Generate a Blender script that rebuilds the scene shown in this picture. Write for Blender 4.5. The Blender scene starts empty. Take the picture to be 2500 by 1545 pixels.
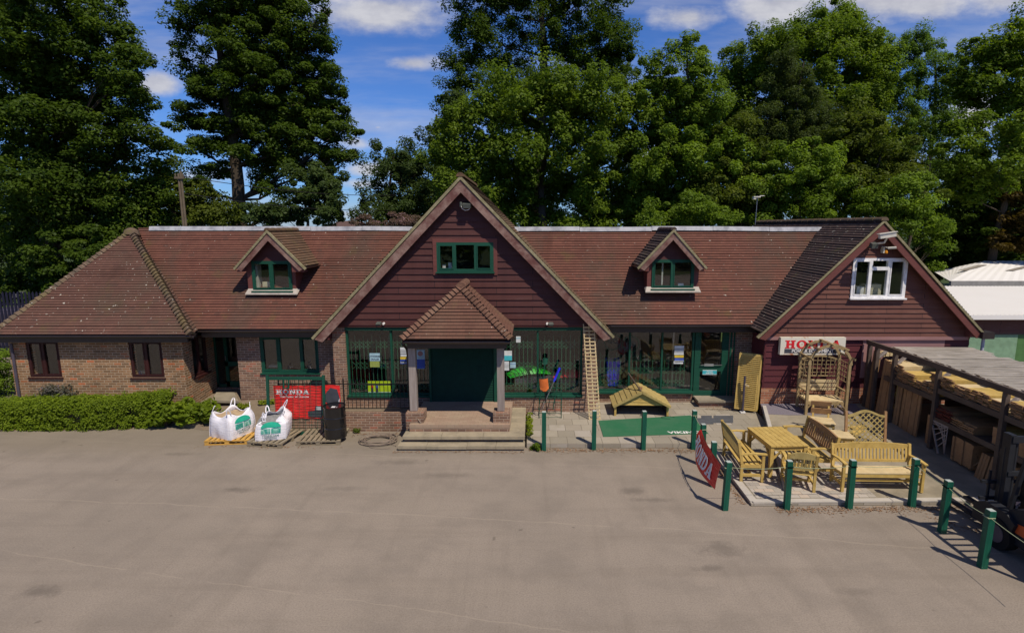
import bpy, bmesh, math, random
import numpy as np
from mathutils import Vector, Matrix, Euler
R = math.radians
S = bpy.context.scene
# ---------------------------------------------------------------- camera
PITCH = 9.276; CAMH = 5.75; FPX = 1350.0; CX = 1300.0; CY = 772.5
cam = bpy.data.cameras.new('camera'); camo = bpy.data.objects.new('camera', cam)
S.collection.objects.link(camo); S.camera = camo
camo.location = (0, 0, CAMH); camo.rotation_euler = (R(90 - PITCH), 0, 0)
cam.sensor_width = 36; cam.lens = FPX / 2500 * 36; cam.shift_x = -0.02
cam.clip_start = 0.1; cam.clip_end = 3000
# ---------------------------------------------------------------- sun and sky
SUNV = Vector((0.337, -0.447, 0.828)).normalized()
sl = bpy.data.lights.new('sun', 'SUN'); sl.energy = 4.5; sl.angle = R(0.53); sl.color = (1, .89, .74)
so = bpy.data.objects.new('sun', sl); S.collection.objects.link(so)
so.rotation_euler = (-SUNV).to_track_quat('-Z', 'Y').to_euler(); so.location = (10, -10, 30)
S.view_settings.view_transform = 'Standard'; S.view_settings.look = 'None'
S.view_settings.exposure = 0; S.view_settings.gamma = 1; S.view_settings.use_curve_mapping = False
P_ = R(PITCH)
def ray(u, v):
    x = (u - CX) / FPX; y = (v - CY) / FPX
    return Vector((x, math.cos(P_) - y * math.sin(P_), -math.sin(P_) - y * math.cos(P_)))
def G(u, v, z=0.0):
    d = ray(u, v); t = (z - CAMH) / d.z; return Vector((d.x * t, d.y * t, z))
def W(u, v, Y):
    d = ray(u, v); t = Y / d.y; return Vector((d.x * t, Y, CAMH + d.z * t))
def WX(u, v, X):
    d = ray(u, v); t = X / d.x; return Vector((X, d.y * t, CAMH + d.z * t))

class NT:
    def __init__(s, nt): s.nt = nt; s.n = nt.nodes; s.l = nt.links
    def add(s, t, **k):
        n = s.n.new(t)
        for a, b in k.items(): setattr(n, a, b)
        return n
    def put(s, sock, v):
        if isinstance(v, bpy.types.NodeSocket): s.l.new(v, sock)
        elif v is not None:
            if hasattr(sock.default_value, '__len__') and not hasattr(v, '__len__'): v = [v] * len(sock.default_value)
            if hasattr(v, '__len__') and len(v) == 3 and len(sock.default_value) == 4: v = (*v, 1)
            sock.default_value = v
    def math(s, op, a, b=None, c=None, clamp=False):
        n = s.add('ShaderNodeMath', operation=op, use_clamp=clamp)
        s.put(n.inputs[0], a); s.put(n.inputs[1], b)
        if c is not None: s.put(n.inputs[2], c)
        return n.outputs[0]
    def mix(s, f, a, b, bt='MIX'):
        n = s.add('ShaderNodeMix', data_type='RGBA', blend_type=bt)
        s.put(n.inputs[0], f); s.put(n.inputs[6], a); s.put(n.inputs[7], b); return n.outputs[2]
    def noise(s, vec, scale, detail=3, rough=.55, dims='3D', dist=0):
        n = s.add('ShaderNodeTexNoise', noise_dimensions=dims)
        s.put(n.inputs['Vector'], vec); n.inputs['Scale'].default_value = scale
        n.inputs['Detail'].default_value = detail; n.inputs['Roughness'].default_value = rough
        n.inputs['Distortion'].default_value = dist
        return n.outputs[0]
    def ramp(s, f, stops, interp='LINEAR'):
        n = s.add('ShaderNodeValToRGB'); n.color_ramp.interpolation = interp
        e = n.color_ramp.elements
        while len(e) < len(stops): e.new(.5)
        for i, (p, c) in enumerate(stops):
            e[i].position = p; e[i].color = (*c, 1) if hasattr(c, '__len__') else (c, c, c, 1)
        s.put(n.inputs[0], f); return n.outputs[0]
    def smooth(s, v, a, b):
        n = s.add('ShaderNodeMapRange', interpolation_type='SMOOTHSTEP')
        s.put(n.inputs[0], v); n.inputs[1].default_value = a; n.inputs[2].default_value = b; return n.outputs[0]
    def map(s, vec, scale=(1, 1, 1), loc=(0, 0, 0), rot=(0, 0, 0)):
        n = s.add('ShaderNodeMapping'); s.put(n.inputs[0], vec)
        n.inputs[1].default_value = loc; n.inputs[2].default_value = rot; n.inputs[3].default_value = scale; return n.outputs[0]
    def sep(s, v): n = s.add('ShaderNodeSeparateXYZ'); s.put(n.inputs[0], v); return n.outputs
    def comb(s, x, y, z=0): n = s.add('ShaderNodeCombineXYZ'); s.put(n.inputs[0], x); s.put(n.inputs[1], y); s.put(n.inputs[2], z); return n.outputs[0]

w = bpy.data.worlds.new('World'); S.world = w; w.use_nodes = True
t = NT(w.node_tree); t.n.clear()
sky = t.add('ShaderNodeTexSky', sky_type='NISHITA'); sky.sun_disc = False
sky.sun_elevation = math.asin(SUNV.z); sky.sun_rotation = math.atan2(SUNV.x, SUNV.y)
sky.air_density = 1.0; sky.dust_density = .3; sky.ozone_density = 3.0
tc = t.add('ShaderNodeTexCoord').outputs['Generated']
x, y, z = t.sep(tc)
ya = t.math('MAXIMUM', t.math('ABSOLUTE', y), .05)
px = t.math('DIVIDE', x, ya); pz = t.math('DIVIDE', z, ya)
cv = t.comb(px, t.math('MULTIPLY', pz, 1.9), t.math('SIGN', y))
n1 = t.noise(cv, 3.2, 7, .6); n2 = t.noise(cv, 11, 6, .62)
nn = t.math('ADD', t.math('MULTIPLY', t.math('SUBTRACT', n1, .5), 1.9), t.math('MULTIPLY', t.math('SUBTRACT', n2, .5), 1.0))
def pd(u, v): d = ray(u, v); return d.x / d.y, d.z / d.y
cl = None
for u, v, ru, rv, s_ in [(930, 30, 260, 62, 1), (780, -10, 200, 50, .8), (1008, 155, 95, 24, .9), (385, 205, 75, 32, .9), (1690, 45, 110, 40, .85), (1890, 22, 140, 58, .95),
                     (2200, 5, 260, 56, 1), (2450, 0, 150, 50, .9), (2500, 95, 70, 40, .9), (860, 345, 70, 24, .7), (905, 412, 80, 22, .75), (890, 450, 90, 16, .6), (2380, 280, 110, 70, .8), (250, 330, 160, 50, .6), (500, 430, 260, 60, .7), (1560, 380, 160, 40, .5),
                     (922, 312, 22, 12, .6), (850, 520, 200, 26, .5), (1200, -60, 300, 60, .6)]:
    a, b = pd(u, v); ra = ru / FPX; rb = rv / FPX
    e = t.math('ADD', t.math('POWER', t.math('DIVIDE', t.math('SUBTRACT', px, a), ra), 2), t.math('POWER', t.math('DIVIDE', t.math('SUBTRACT', pz, b), rb), 2))
    m = t.math('MULTIPLY', t.math('SUBTRACT', 1.25, t.math('SQRT', e)), s_)
    cl = m if cl is None else t.math('MAXIMUM', cl, m)
front = t.math('GREATER_THAN', y, 0)
cl = t.math('ADD', t.math('MULTIPLY', cl, front), t.math('MULTIPLY', t.math('SUBTRACT', 1, front), .15))
dens = t.smooth(t.math('ADD', cl, nn), .18, 1.0)
wisp = t.math('MULTIPLY', t.smooth(t.noise(t.comb(px, t.math('MULTIPLY', pz, 6), 3.3), 2.2, 6, .6), .40, .78), .46)
dens = t.math('MAXIMUM', t.math('MULTIPLY', dens, .9), wisp)
ccol = t.mix(t.smooth(n2, .3, .7), (.56, .56, .62), (.78, .77, .79))
skc = t.mix(1.0, sky.outputs[0], (.68, 1.10, 1.90), 'MULTIPLY')
skc = t.mix(t.smooth(z, .38, .85), skc, t.mix(1.0, skc, (.50, .50, .50), 'MULTIPLY'))
# cloud radiance is given for background strength BG
BG = .062
ccol = t.mix(1.0, ccol, (.88 / BG,) * 3, 'MULTIPLY')
col = t.mix(t.math('MULTIPLY', dens, t.math('GREATER_THAN', z, -.02)), skc, ccol)
bg = t.add('ShaderNodeBackground'); t.put(bg.inputs[0], col); bg.inputs[1].default_value = BG
t.l.new(bg.outputs[0], t.add('ShaderNodeOutputWorld').inputs[0])

# ---------------------------------------------------------------- materials
MATS = {}
def mat(name, f=None, rough=.75, spec=.3, metal=0, bump=None, bstr=.3, bdist=.01):
    if name in MATS: return MATS[name]
    m = bpy.data.materials.new(name); m.use_nodes = True; t = NT(m.node_tree)
    b = t.n['Principled BSDF']; b.inputs['Roughness'].default_value = rough
    b.inputs['Specular IOR Level'].default_value = spec; b.inputs['Metallic'].default_value = metal
    if callable(f): c = f(t)
    else:
        c = f
        ob = t.add('ShaderNodeTexCoord').outputs['Object']
        n = t.noise(ob, 6, 4)
        c = t.mix(t.ramp(n, [(.3, 0), (.75, 1)]), tuple(x * .8 for x in f), tuple(min(1, x * 1.15) for x in f))
    t.put(b.inputs['Base Color'], c)
    if bump:
        bn = t.add('ShaderNodeBump'); bn.inputs['Strength'].default_value = bstr; bn.inputs['Distance'].default_value = bdist
        t.put(bn.inputs['Height'], bump(t)); t.l.new(bn.outputs[0], b.inputs['Normal'])
    MATS[name] = m; return m
def OB(t): return t.add('ShaderNodeTexCoord').outputs['Object']
def UV(t): return t.add('ShaderNodeUVMap').outputs[0]
def cell(t, cw, ch, off=.5, jit=.0):
    u, v, _ = t.sep(UV(t))
    rr = t.math('DIVIDE', v, ch); row = t.math('FLOOR', rr)
    uu = t.math('ADD', t.math('DIVIDE', u, cw), t.math('MULTIPLY', t.math('MODULO', t.math('ABSOLUTE', row), 2), off))
    colm = t.math('FLOOR', uu)
    wn = t.add('ShaderNodeTexWhiteNoise', noise_dimensions='2D'); t.put(wn.inputs['Vector'], t.comb(colm, row))
    fu = t.math('SUBTRACT', uu, colm); fv = t.math('SUBTRACT', rr, row)
    return wn.outputs[0], wn.outputs[1], fu, fv
def gapmask(t, fu, fv, gu, gv):
    a = t.math('LESS_THAN', fu, gu); b = t.math('LESS_THAN', fv, gv)
    return t.math('MAXIMUM', a, b)
def brick(name, stops, mortar=(.33, .28, .22)):
    def f(t):
        r, c3, fu, fv = cell(t, .225, .075)
        c = t.ramp(r, stops, 'CONSTANT')
        n = t.noise(OB(t), 22, 4); c = t.mix(t.math('MULTIPLY', t.smooth(n, .3, .8), .45), c, (.09, .065, .045))
        n2 = t.noise(OB(t), .9, 4); 
        g = gapmask(t, fu, fv, .055, .17)
        c = t.mix(g, c, mortar)
        return t.mix(t.smooth(n2, .45, .8), c, t.mix(1, c, (.62, .62, .6), 'MULTIPLY'))
    def bp(t):
        r, c3, fu, fv = cell(t, .225, .075); return t.math('SUBTRACT', 1, gapmask(t, fu, fv, .055, .17))
    return mat(name, f, .85, .2, bump=bp, bstr=.7, bdist=.008)
brick('brick_mixed', [(0, (.25, .14, .070)), (.25, (.31, .175, .088)), (.5, (.20, .118, .062)), (.7, (.34, .195, .10)), (.87, (.38, .15, .065)), (.95, (.50, .15, .055))], (.50, .40, .28))
brick('brick_brown', [(0, (.23, .135, .092)), (.3, (.27, .155, .105)), (.55, (.19, .112, .082)), (.8, (.31, .18, .12)), (.93, (.36, .14, .09))], (.44, .35, .27))
brick('brick_red', [(0, (.33, .12, .065)), (.4, (.40, .15, .08)), (.7, (.27, .10, .06)), (.9, (.46, .22, .12))], (.38, .30, .22))
def tile(name, A, B, dark, lichen=0, moss=0, sp=(.55, .53, .45)):
    def f(t):
        r, c3, fu, fv = cell(t, .165, .1)
        o = OB(t)
        big = t.noise(t.map(o, (.55, .55, .22)), 1.1, 5, .6); mid = t.noise(t.map(o, (1, 1, .5)), 2.6, 5, .65)
        c = t.mix(r, A, B); st = t.noise(t.map(o, (1.3, 1.3, .12)), 1.0, 4, .6); c = t.mix(t.math('MULTIPLY', t.smooth(st, .52, .72), .55), c, tuple(x * .55 for x in A))
        c = t.mix(t.math('MULTIPLY', t.smooth(big, .44, .66), .75), c, t.mix(r, dark, tuple(x * 1.5 for x in dark)))
        c = t.mix(t.math('MULTIPLY', t.smooth(mid, .5, .8), .35), c, tuple(x * 1.55 for x in A))
        wnz = t.math('GREATER_THAN', r, .965)
        c = t.mix(t.math('MULTIPLY', wnz, .25), c, (.06, .05, .04))
        if moss: c = t.mix(t.math('MULTIPLY', t.smooth(t.noise(o, 1.5, 6, .7), .58 - moss * .1, .75), moss), c, (.13, .12, .03))
        if lichen:
            sp_ = t.noise(o, 13, 2, .5); sp2 = t.noise(o, .8, 2)
            m = t.math('MULTIPLY', t.smooth(sp_, .735 - lichen * .05, .76 - lichen * .05), t.smooth(sp2, .35, .6))
            c = t.mix(m, c, sp)
        g = t.math('LESS_THAN', fu, .05)
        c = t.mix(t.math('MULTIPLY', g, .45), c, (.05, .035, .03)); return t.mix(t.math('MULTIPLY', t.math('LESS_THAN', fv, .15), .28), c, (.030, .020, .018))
    def bp(t):
        r, c3, fu, fv = cell(t, .165, .1); return t.math('ADD', r, t.math('MULTIPLY', t.noise(OB(t), 40, 3), .5))
    return mat(name, f, .85, .25, bump=bp, bstr=.5, bdist=.008)
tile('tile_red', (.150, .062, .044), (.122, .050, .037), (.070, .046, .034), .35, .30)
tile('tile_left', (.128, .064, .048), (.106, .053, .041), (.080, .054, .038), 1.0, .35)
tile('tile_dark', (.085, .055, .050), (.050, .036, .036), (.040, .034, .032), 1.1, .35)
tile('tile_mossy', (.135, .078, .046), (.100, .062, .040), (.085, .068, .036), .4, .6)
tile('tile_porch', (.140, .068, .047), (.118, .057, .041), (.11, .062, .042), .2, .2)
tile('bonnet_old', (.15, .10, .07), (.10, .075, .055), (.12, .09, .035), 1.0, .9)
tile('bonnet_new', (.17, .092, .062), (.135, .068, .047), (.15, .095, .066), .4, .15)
def paintwood(name, A, B, scale=3, streak=(.4, 6, 6), am=1.0):
    def f(t):
        o = OB(t); n = t.noise(t.map(o, streak), scale, 6, .65); n2 = t.noise(o, .7, 3)
        c = t.mix(t.smooth(n, .3, .72), A, B)
        return t.mix(t.math('MULTIPLY', t.smooth(n2, .4, .7), .35 * am), c, tuple(x * .6 for x in A))
    def bp(t): return t.noise(t.map(OB(t), streak), 14, 5)
    return mat(name, f, .6, .3, bump=bp, bstr=.25)
def clad(name, A, B, C, bh):
    def f(t):
        r, c3, fu, fv = cell(t, 2.9, bh, .37)
        o = OB(t); n = t.noise(t.map(o, (.5, 5, 5)), 3, 6, .65)
        c = t.mix(r, A, B)
        c = t.mix(t.math('MULTIPLY', t.smooth(n, .5, .8), .7), c, C)
        st = t.noise(t.map(o, (2.2, 2.2, .25)), 1.5, 5, .6); c = t.mix(t.math('MULTIPLY', t.smooth(st, .5, .75), .45), c, tuple(x * .55 for x in A))
        return t.mix(t.math('LESS_THAN', fu, .005), c, (.015, .008, .008))
    def bp(t): return t.noise(t.map(OB(t), (.4, 8, 8)), 14, 5)
    return mat(name, f, .62, .3, bump=bp, bstr=.3)
clad('cladding_maroon', (.078, .026, .022), (.062, .020, .019), (.105, .054, .048), .19)
clad('cladding_brown', (.140, .055, .038), (.112, .043, .031), (.20, .11, .08), .145)
clad('cladding_low', (.095, .020, .026), (.075, .018, .022), (.10, .035, .035), .19)
paintwood('bargeboard_worn', (.125, .050, .042), (.29, .195, .16), 2.2, (1.6, 2, 1.6), .5)
paintwood('bargeboard_brown', (.16, .055, .045), (.12, .040, .035))
paintwood('trim_pink', (.33, .18, .17), (.28, .15, .145))
paintwood('trim_maroon', (.075, .016, .016), (.10, .03, .028))
paintwood('green_paint', (.006, .060, .036), (.008, .074, .045))
mat('green_post_paint', lambda t: t.mix(t.smooth(t.noise(OB(t), 30, 4, .7), .66, .70), t.mix(t.smooth(t.noise(t.map(OB(t), (8, 8, 1)), 2, 5, .7), .3, .7), (.004, .065, .040), (.009, .100, .062)), (.20, .19, .14)), .5, .3)
paintwood('verge_mortar', (.20, .18, .09), (.33, .29, .18), 9, (1, 1, 1))
paintwood('weathered_grey', (.24, .215, .18), (.50, .46, .41), 3.5, (.6, 7, 5))
paintwood('weathered_post', (.25, .21, .19), (.36, .32, .29), 2.5, (6, 6, .5))
paintwood('dark_timber', (.075, .055, .045), (.12, .09, .07), 2.5, (3, 1, 3))
def newwood(name, A, B, k=1):
    def f(t):
        o = OB(t); ri = t.add('ShaderNodeObjectInfo').outputs['Random']
        oo = t.add('ShaderNodeVectorMath', operation='ADD'); t.put(oo.inputs[0], o); t.put(oo.inputs[1], t.comb(t.math('MULTIPLY', ri, 9), ri, ri))
        n = t.noise(t.map(oo.outputs[0], (5, 5, 5)), 1.3, 6, .7); kn = t.noise(oo.outputs[0], 9, 1)
        c = t.mix(t.smooth(n, .3, .72), A, B); c = t.mix(t.math('MULTIPLY', t.smooth(t.noise(oo.outputs[0], 2.3, 4), .45, .7), .5), c, (B[0] * .8, B[1] * .86, B[2] * .95)); c = t.mix(t.math('MULTIPLY', ri, .22), c, tuple(x * .6 for x in B))
        c = t.mix(t.math('MULTIPLY', t.smooth(kn, .72, .76), .6), c, tuple(x * .35 for x in B))
        return c
    return mat(name, f, .6, .3)
newwood('new_pine', (.60, .43, .135), (.46, .31, .085))
newwood('green_pine', (.46, .36, .14), (.35, .26, .09))
newwood('pale_pine', (.66, .54, .32), (.55, .42, .22))
newwood('dull_pine', (.40, .24, .115), (.29, .165, .08))
newwood('board_ends', (.42, .245, .12), (.27, .15, .075))
newwood('red_netting', (.20, .035, .025), (.10, .02, .015))
newwood('arbour_wood', (.40, .30, .15), (.28, .20, .10))
newwood('pallet_yellow', (.62, .36, .08), (.48, .27, .06))
newwood('pallet_grey', (.30, .25, .17), (.21, .17, .115))
mat('black_gutter', (.030, .022, .022), .35, .5)
mat('slate_pipe', (.07, .06, .085), .4, .5)
mat('grey_pipe', (.42, .44, .50), .4, .5)
mat('lead', lambda t: t.mix(t.smooth(t.noise(OB(t), 2.5, 5, .7), .35, .7), (.46, .47, .50), (.24, .25, .28)), .6, .3)
mat('flashing_white', (.42, .38, .33), .7)
mat('white_pvc', (.80, .80, .80), .3, .5)
mat('white_plain', (.75, .74, .72), .7)
mat('brown_frame', (.040, .012, .011), .5, .3)
mat('rail_black', (.015, .012, .012), .5, .4)
mat('black_gloss', (.010, .010, .011), .12, .6)
mat('black_rubber', (.012, .012, .013), .8, .2)
mat('forklift_dark', (.018, .020, .026), .55, .3)
mat('forklift_orange', (.62, .10, .02), .4, .5)
mat('steel', (.35, .35, .37), .35, .5, .8)
mat('floodlight_grey', (.085, .095, .085), .5)
mat('cam_white', (.62, .60, .52), .5)
mat('amber', (.70, .28, .02), .4)
mat('sign_red', (.62, .022, .030), .45)
mat('sign_grey', (.06, .065, .08), .5)
mat('letter_white', (.78, .76, .74), .6); mat('post_cap', (.42, .47, .44), .7)
mat('ink', (.03, .03, .05), .7)
mat('poster_lightblue', (.34, .52, .60), .6)
mat('poster_white', (.62, .66, .68), .6)
mat('poster_teal', (.05, .42, .50), .6)
mat('poster_blue', (.05, .10, .42), .6)
mat('poster_yellow', (.62, .46, .05), .6)
mat('poster_olive', (.28, .34, .08), .6)
mat('poster_lime', (.50, .66, .02), .6)
mat('plastic_orange', (.80, .20, .05), .45)
mat('plastic_blue', (.03, .04, .75), .4)
mat('plastic_green', (.02, .40, .03), .35)
mat('plastic_red', (.70, .01, .04), .25, .6)
mat('plastic_brown', (.16, .07, .04), .5)
mat('hose_grey', (.23, .18, .14), .6)
mat('rope_fibre', (.32, .36, .22), .8)
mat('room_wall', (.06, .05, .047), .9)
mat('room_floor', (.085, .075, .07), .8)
mat('curtain_pale', (.40, .40, .36), .9)
mat('box_cream', (.55, .50, .36), .8)
mat('grille_green', (.03, .13, .07), .5)
mat('shutter_green', (.004, .036, .022), .6, .2)
mat('concrete_step', lambda t: t.mix(t.smooth(t.noise(OB(t), 2.2, 7, .7), .35, .7), (.34, .29, .205), t.mix(t.smooth(t.noise(OB(t), 14, 4), .3, .7), (.20, .175, .13), (.25, .215, .15))), .9, .2)
mat('concrete_slab', lambda t: t.mix(t.smooth(t.noise(OB(t), 1.5, 6, .65), .35, .7), t.mix(t.noise(OB(t), 25, 4), (.26, .225, .17), (.33, .29, .22)), (.20, .175, .13)), .9, .2)
mat('green_mat', lambda t: t.mix(t.smooth(t.noise(OB(t), 1.7, 6, .7), .35, .7), t.mix(t.noise(OB(t), 60, 3), (.016, .100, .044), (.034, .160, .078)), (.045, .14, .075)), .9, .2, bump=lambda t: t.noise(OB(t), 4, 3), bstr=.4, bdist=.03)
mat('soil', lambda t: t.mix(t.noise(OB(t), 5, 7, .7), (.12, .09, .06), (.27, .22, .165)), .95, .1)
mat('leaf_litter', lambda t: t.mix(t.smooth(t.noise(OB(t), 30, 5, .7), .35, .65), (.12, .06, .03), (.36, .24, .15)), .95, .1)
mat('slate_chips', lambda t: t.mix(t.noise(OB(t), 40, 4, .7), (.06, .055, .07), (.28, .25, .29)), .9, .2)
mat('grey_fill', lambda t: t.mix(t.noise(OB(t), 14, 6, .7), (.10, .10, .10), (.36, .36, .36)), .9, .2)
mat('sand_fill', lambda t: t.mix(t.noise(OB(t), 20, 6, .7), (.35, .25, .15), (.50, .38, .24)), .9, .2)
mat('bag_white', lambda t: t.mix(t.noise(t.map(OB(t), (1, 1, 9)), 4, 4, .6), (.72, .71, .76), (.84, .83, .88)), .55, .3, bump=lambda t: t.noise(t.map(OB(t), (1, 1, 6)), 5, 5, .6), bstr=.5, bdist=.03)
mat('bag_logo', (.02, .40, .26), .6)
mat('bag_text', (.16, .26, .24), .6)
mat('banner_red', lambda t: t.mix(t.smooth(t.noise(t.map(OB(t), (1, 1, 6)), 3, 3), .3, .7), (.62, .018, .018), (.78, .035, .03)), .4, .4, bump=lambda t: t.noise(t.map(OB(t), (1, 1, 8)), 3, 3), bstr=.8, bdist=.03)
mat('sign_board_white', lambda t: t.mix(t.smooth(t.noise(OB(t), 3.2, 5, .7), .56, .66), (.66, .63, .53), (.42, .13, .04)), .5)
mat('white_roof', lambda t: t.mix(t.noise(OB(t), .8, 5, .65), (.74, .72, .68), (.80, .79, .77)), .6)
mat('roof_light', (.26, .23, .19), .6)
mat('roof_edge_grey', (.30, .29, .27), .6)
mat('green_door', (.075, .17, .055), .6)
mat('green_door_pale', (.20, .33, .21), .6)
mat('far_brick', (.28, .09, .05), .9)
mat('far_roof', (.10, .06, .05), .9)
mat('pole_wood', (.14, .11, .075), .9)
mat('bark', lambda t: t.mix(t.noise(t.map(OB(t), (4, 4, 1)), 3, 5, .7), (.035, .028, .022), (.10, .08, .06)), .95, .1)
mat('palisade', (.012, .012, .03), .6)
mat('blossom', (.45, .28, .34), .8)
def paving(t):
    r, c3, fu, fv = cell(t, .46, .46, .5)
    o = OB(t); n = t.noise(o, 1.1, 6, .7)
    c = t.ramp(r, [(0, (.33, .29, .235)), (.3, (.37, .33, .265)), (.55, (.29, .26, .21)), (.8, (.40, .36, .31))], 'CONSTANT')
    c = t.mix(t.math('MULTIPLY', t.smooth(n, .4, .75), .6), c, (.24, .21, .15))
    c = t.mix(t.math('MULTIPLY', t.noise(o, 18, 4), .35), c, (.20, .18, .14))
    return t.mix(gapmask(t, fu, fv, .03, .03), c, (.15, .13, .10))
mat('paving_mixed', paving, .85, .25)
def setts(t):
    r, c3, fu, fv = cell(t, .21, .14, .5)
    o = OB(t); c = t.ramp(r, [(0, (.44, .40, .36)), (.3, (.36, .33, .29)), (.6, (.48, .40, .33)), (.85, (.31, .29, .27))], 'CONSTANT')
    c = t.mix(t.math('MULTIPLY', t.noise(o, 14, 4), .5), c, (.30, .27, .22))
    return t.mix(gapmask(t, fu, fv, .045, .06), c, (.17, .15, .12))
mat('paving_setts', setts, .85, .25)
def redpave(t):
    r, c3, fu, fv = cell(t, .21, .105, .5)
    o = OB(t); c = t.mix(r, (.29, .20, .145), (.35, .245, .18)); c = t.mix(t.math('MULTIPLY', t.smooth(t.noise(o, 1.6, 6, .7), .4, .7), .6), c, (.33, .27, .19))
    return t.mix(gapmask(t, fu, fv, .04, .07), c, (.22, .17, .12))
mat('paving_brick', redpave, .85, .25)
mat('slate_paver', (.085, .09, .10), .7)
mat('stone_strip', lambda t: t.mix(t.noise(OB(t), 5, 5), (.36, .33, .29), (.50, .47, .42)), .85)
def tarmac(t):
    o = OB(t); x, y, z = t.sep(o)
    big = t.noise(t.map(o, (1, .6, 1)), .28, 6, .62); mid = t.noise(t.map(o, (1, 1.2, 1), rot=(0, 0, .5)), .9, 6, .65); fine = t.noise(o, 38, 4, .7); sp = t.noise(o, 75, 1)
    c = t.mix(t.smooth(big, .32, .68), (.305, .258, .212), (.265, .226, .187))
    c = t.mix(t.math('MULTIPLY', t.smooth(mid, .40, .70), .55), c, (.205, .176, .148))
    st = t.noise(t.map(o, (.35, 1.5, 1), rot=(0, 0, .9)), .9, 5, .6)
    c = t.mix(t.math('MULTIPLY', t.smooth(st, .5, .8), .35), c, (.31, .26, .205))
    c = t.mix(t.math('MULTIPLY', t.smooth(fine, .35, .7), .45), c, (.135, .112, .09))
    tr1 = t.noise(t.map(o, (.12, 1.6, 1), rot=(0, 0, -.35)), 1.0, 6, .7); tr2 = t.noise(t.map(o, (1.8, .12, 1), rot=(0, 0, .25)), 1.0, 6, .7)
    c = t.mix(t.math('MULTIPLY', t.smooth(tr1, .46, .70), .24), c, (.155, .128, .102)); c = t.mix(t.math('MULTIPLY', t.smooth(tr2, .48, .72), .24), c, (.15, .125, .10))
    dr = t.noise(o, 3.2, 2, .5); c = t.mix(t.math('MULTIPLY', t.smooth(dr, .72, .77), .5), c, (.10, .085, .07)); gr = t.noise(o, 26, 1); c = t.mix(t.math('MULTIPLY', t.smooth(gr, .76, .80), .6), c, (.09, .075, .06))
    c = t.mix(t.math('MULTIPLY', t.smooth(sp, .70, .76), .35), c, (.42, .38, .34))
    wob = t.math('MULTIPLY', t.math('SUBTRACT', t.noise(o, .6, 4), .5), .35)
    br = t.noise(o, 1.3, 3)
    for a, b, q, wd in [(10.12, -.108, -.002, .02), (12.85, -.102, .0015, .015), (7.2, -.20, 0, .012)]:
        d = t.math('ABSOLUTE', t.math('ADD', t.math('SUBTRACT', y, t.math('ADD', t.math('ADD', a, t.math('MULTIPLY', x, b)), t.math('MULTIPLY', t.math('MULTIPLY', x, x), q))), wob))
        m = t.math('MULTIPLY', t.math('SUBTRACT', 1, t.smooth(d, wd * .3, wd * 1.6)), t.smooth(br, .36, .55))
        c = t.mix(t.math('MULTIPLY', m, .34), c, (.36, .305, .24))
    ws = t.math('MULTIPLY', t.math('SUBTRACT', t.noise(o, 3.6, 6, .75), .5), 3.2)
    for sx, sy, rx, ry, k in [(-6.48, 11.46, .42, .12, 0.54), (-7.86, 7.99, .3, .16, 0.54), (2.2, 11.4, .28, .16, 0.54), (2.5, 11.0, .38, .1, 0.45), (3.4, 9.2, .4, .22, 0.49), (-4.2, 11.5, .5, .1, 0.25), (-2.0, 12.2, .5, .12, .35), (5.2, 8.0, .35, .1, 0.31), (-9, 13.4, .5, .1, .4), (3.0, 8.6, .25, .1, .5), (-3.3, 12.9, .6, .15, .4)]:
        e = t.math('SQRT', t.math('ADD', t.math('POWER', t.math('DIVIDE', t.math('SUBTRACT', x, sx), rx), 2), t.math('POWER', t.math('DIVIDE', t.math('SUBTRACT', y, sy), ry), 2)))
        m = t.math('SUBTRACT', 1, t.smooth(t.math('ADD', e, ws), .2, 1.5)); c = t.mix(t.math('MULTIPLY', m, k), c, (.10, .085, .072))
    # silt and moss where the yard meets the building
    ed = t.smooth(t.math('ADD', y, t.math('MULTIPLY', ws, .5)), 12.7, 14.2)
    c = t.mix(t.math('MULTIPLY', ed, .42), c, (.17, .145, .10))
    return c
mat('tarmac', tarmac, .9, .2, bump=lambda t: t.noise(OB(t), 70, 3), bstr=.5, bdist=.006)
mat('field_grass', lambda t: t.mix(t.noise(OB(t), .5, 6), (.035, .055, .018), (.06, .085, .028)), .95, .1)
mat('road_grey', (.10, .10, .11), .9)
def leafmat(name, A, B, C=None, tr=.35):
    m = bpy.data.materials.new(name); m.use_nodes = True; t = NT(m.node_tree); b = t.n['Principled BSDF']
    at = t.add('ShaderNodeAttribute', attribute_name='var'); f = at.outputs['Fac']
    c = t.ramp(f, [(0, A), (.75, B), (1, C or tuple(x * 1.3 for x in B))])
    c = t.mix(t.math('MULTIPLY', t.smooth(t.noise(OB(t), .35, 3), .35, .65), .45), c, A)
    t.put(b.inputs['Base Color'], c); b.inputs['Roughness'].default_value = .5; b.inputs['Specular IOR Level'].default_value = .12
    tl = t.add('ShaderNodeBsdfTranslucent'); t.put(tl.inputs[0], t.mix(1, c, (1.2, 1.25, .45), 'MULTIPLY'))
    mx = t.add('ShaderNodeMixShader'); mx.inputs[0].default_value = tr + .12
    t.l.new(b.outputs[0], mx.inputs[1]); t.l.new(tl.outputs[0], mx.inputs[2]); t.l.new(mx.outputs[0], t.n['Material Output'].inputs[0])
    MATS[name] = m; return m
leafmat('leaf_oak', (0.040, 0.075, 0.009), (0.089, 0.142, 0.016), (0.154, 0.217, 0.026))
leafmat('leaf_mid', (.075, .128, .013), (.160, .235, .024), (.26, .345, .038))
leafmat('leaf_bright', (.092, .152, .016), (.190, .285, .030), (.28, .40, .048))
leafmat('leaf_birch', (.045, .070, .018), (.085, .118, .032), (.12, .16, .045))
leafmat('leaf_grey', (.040, .068, .018), (.080, .122, .034), (.12, .17, .045))
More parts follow.
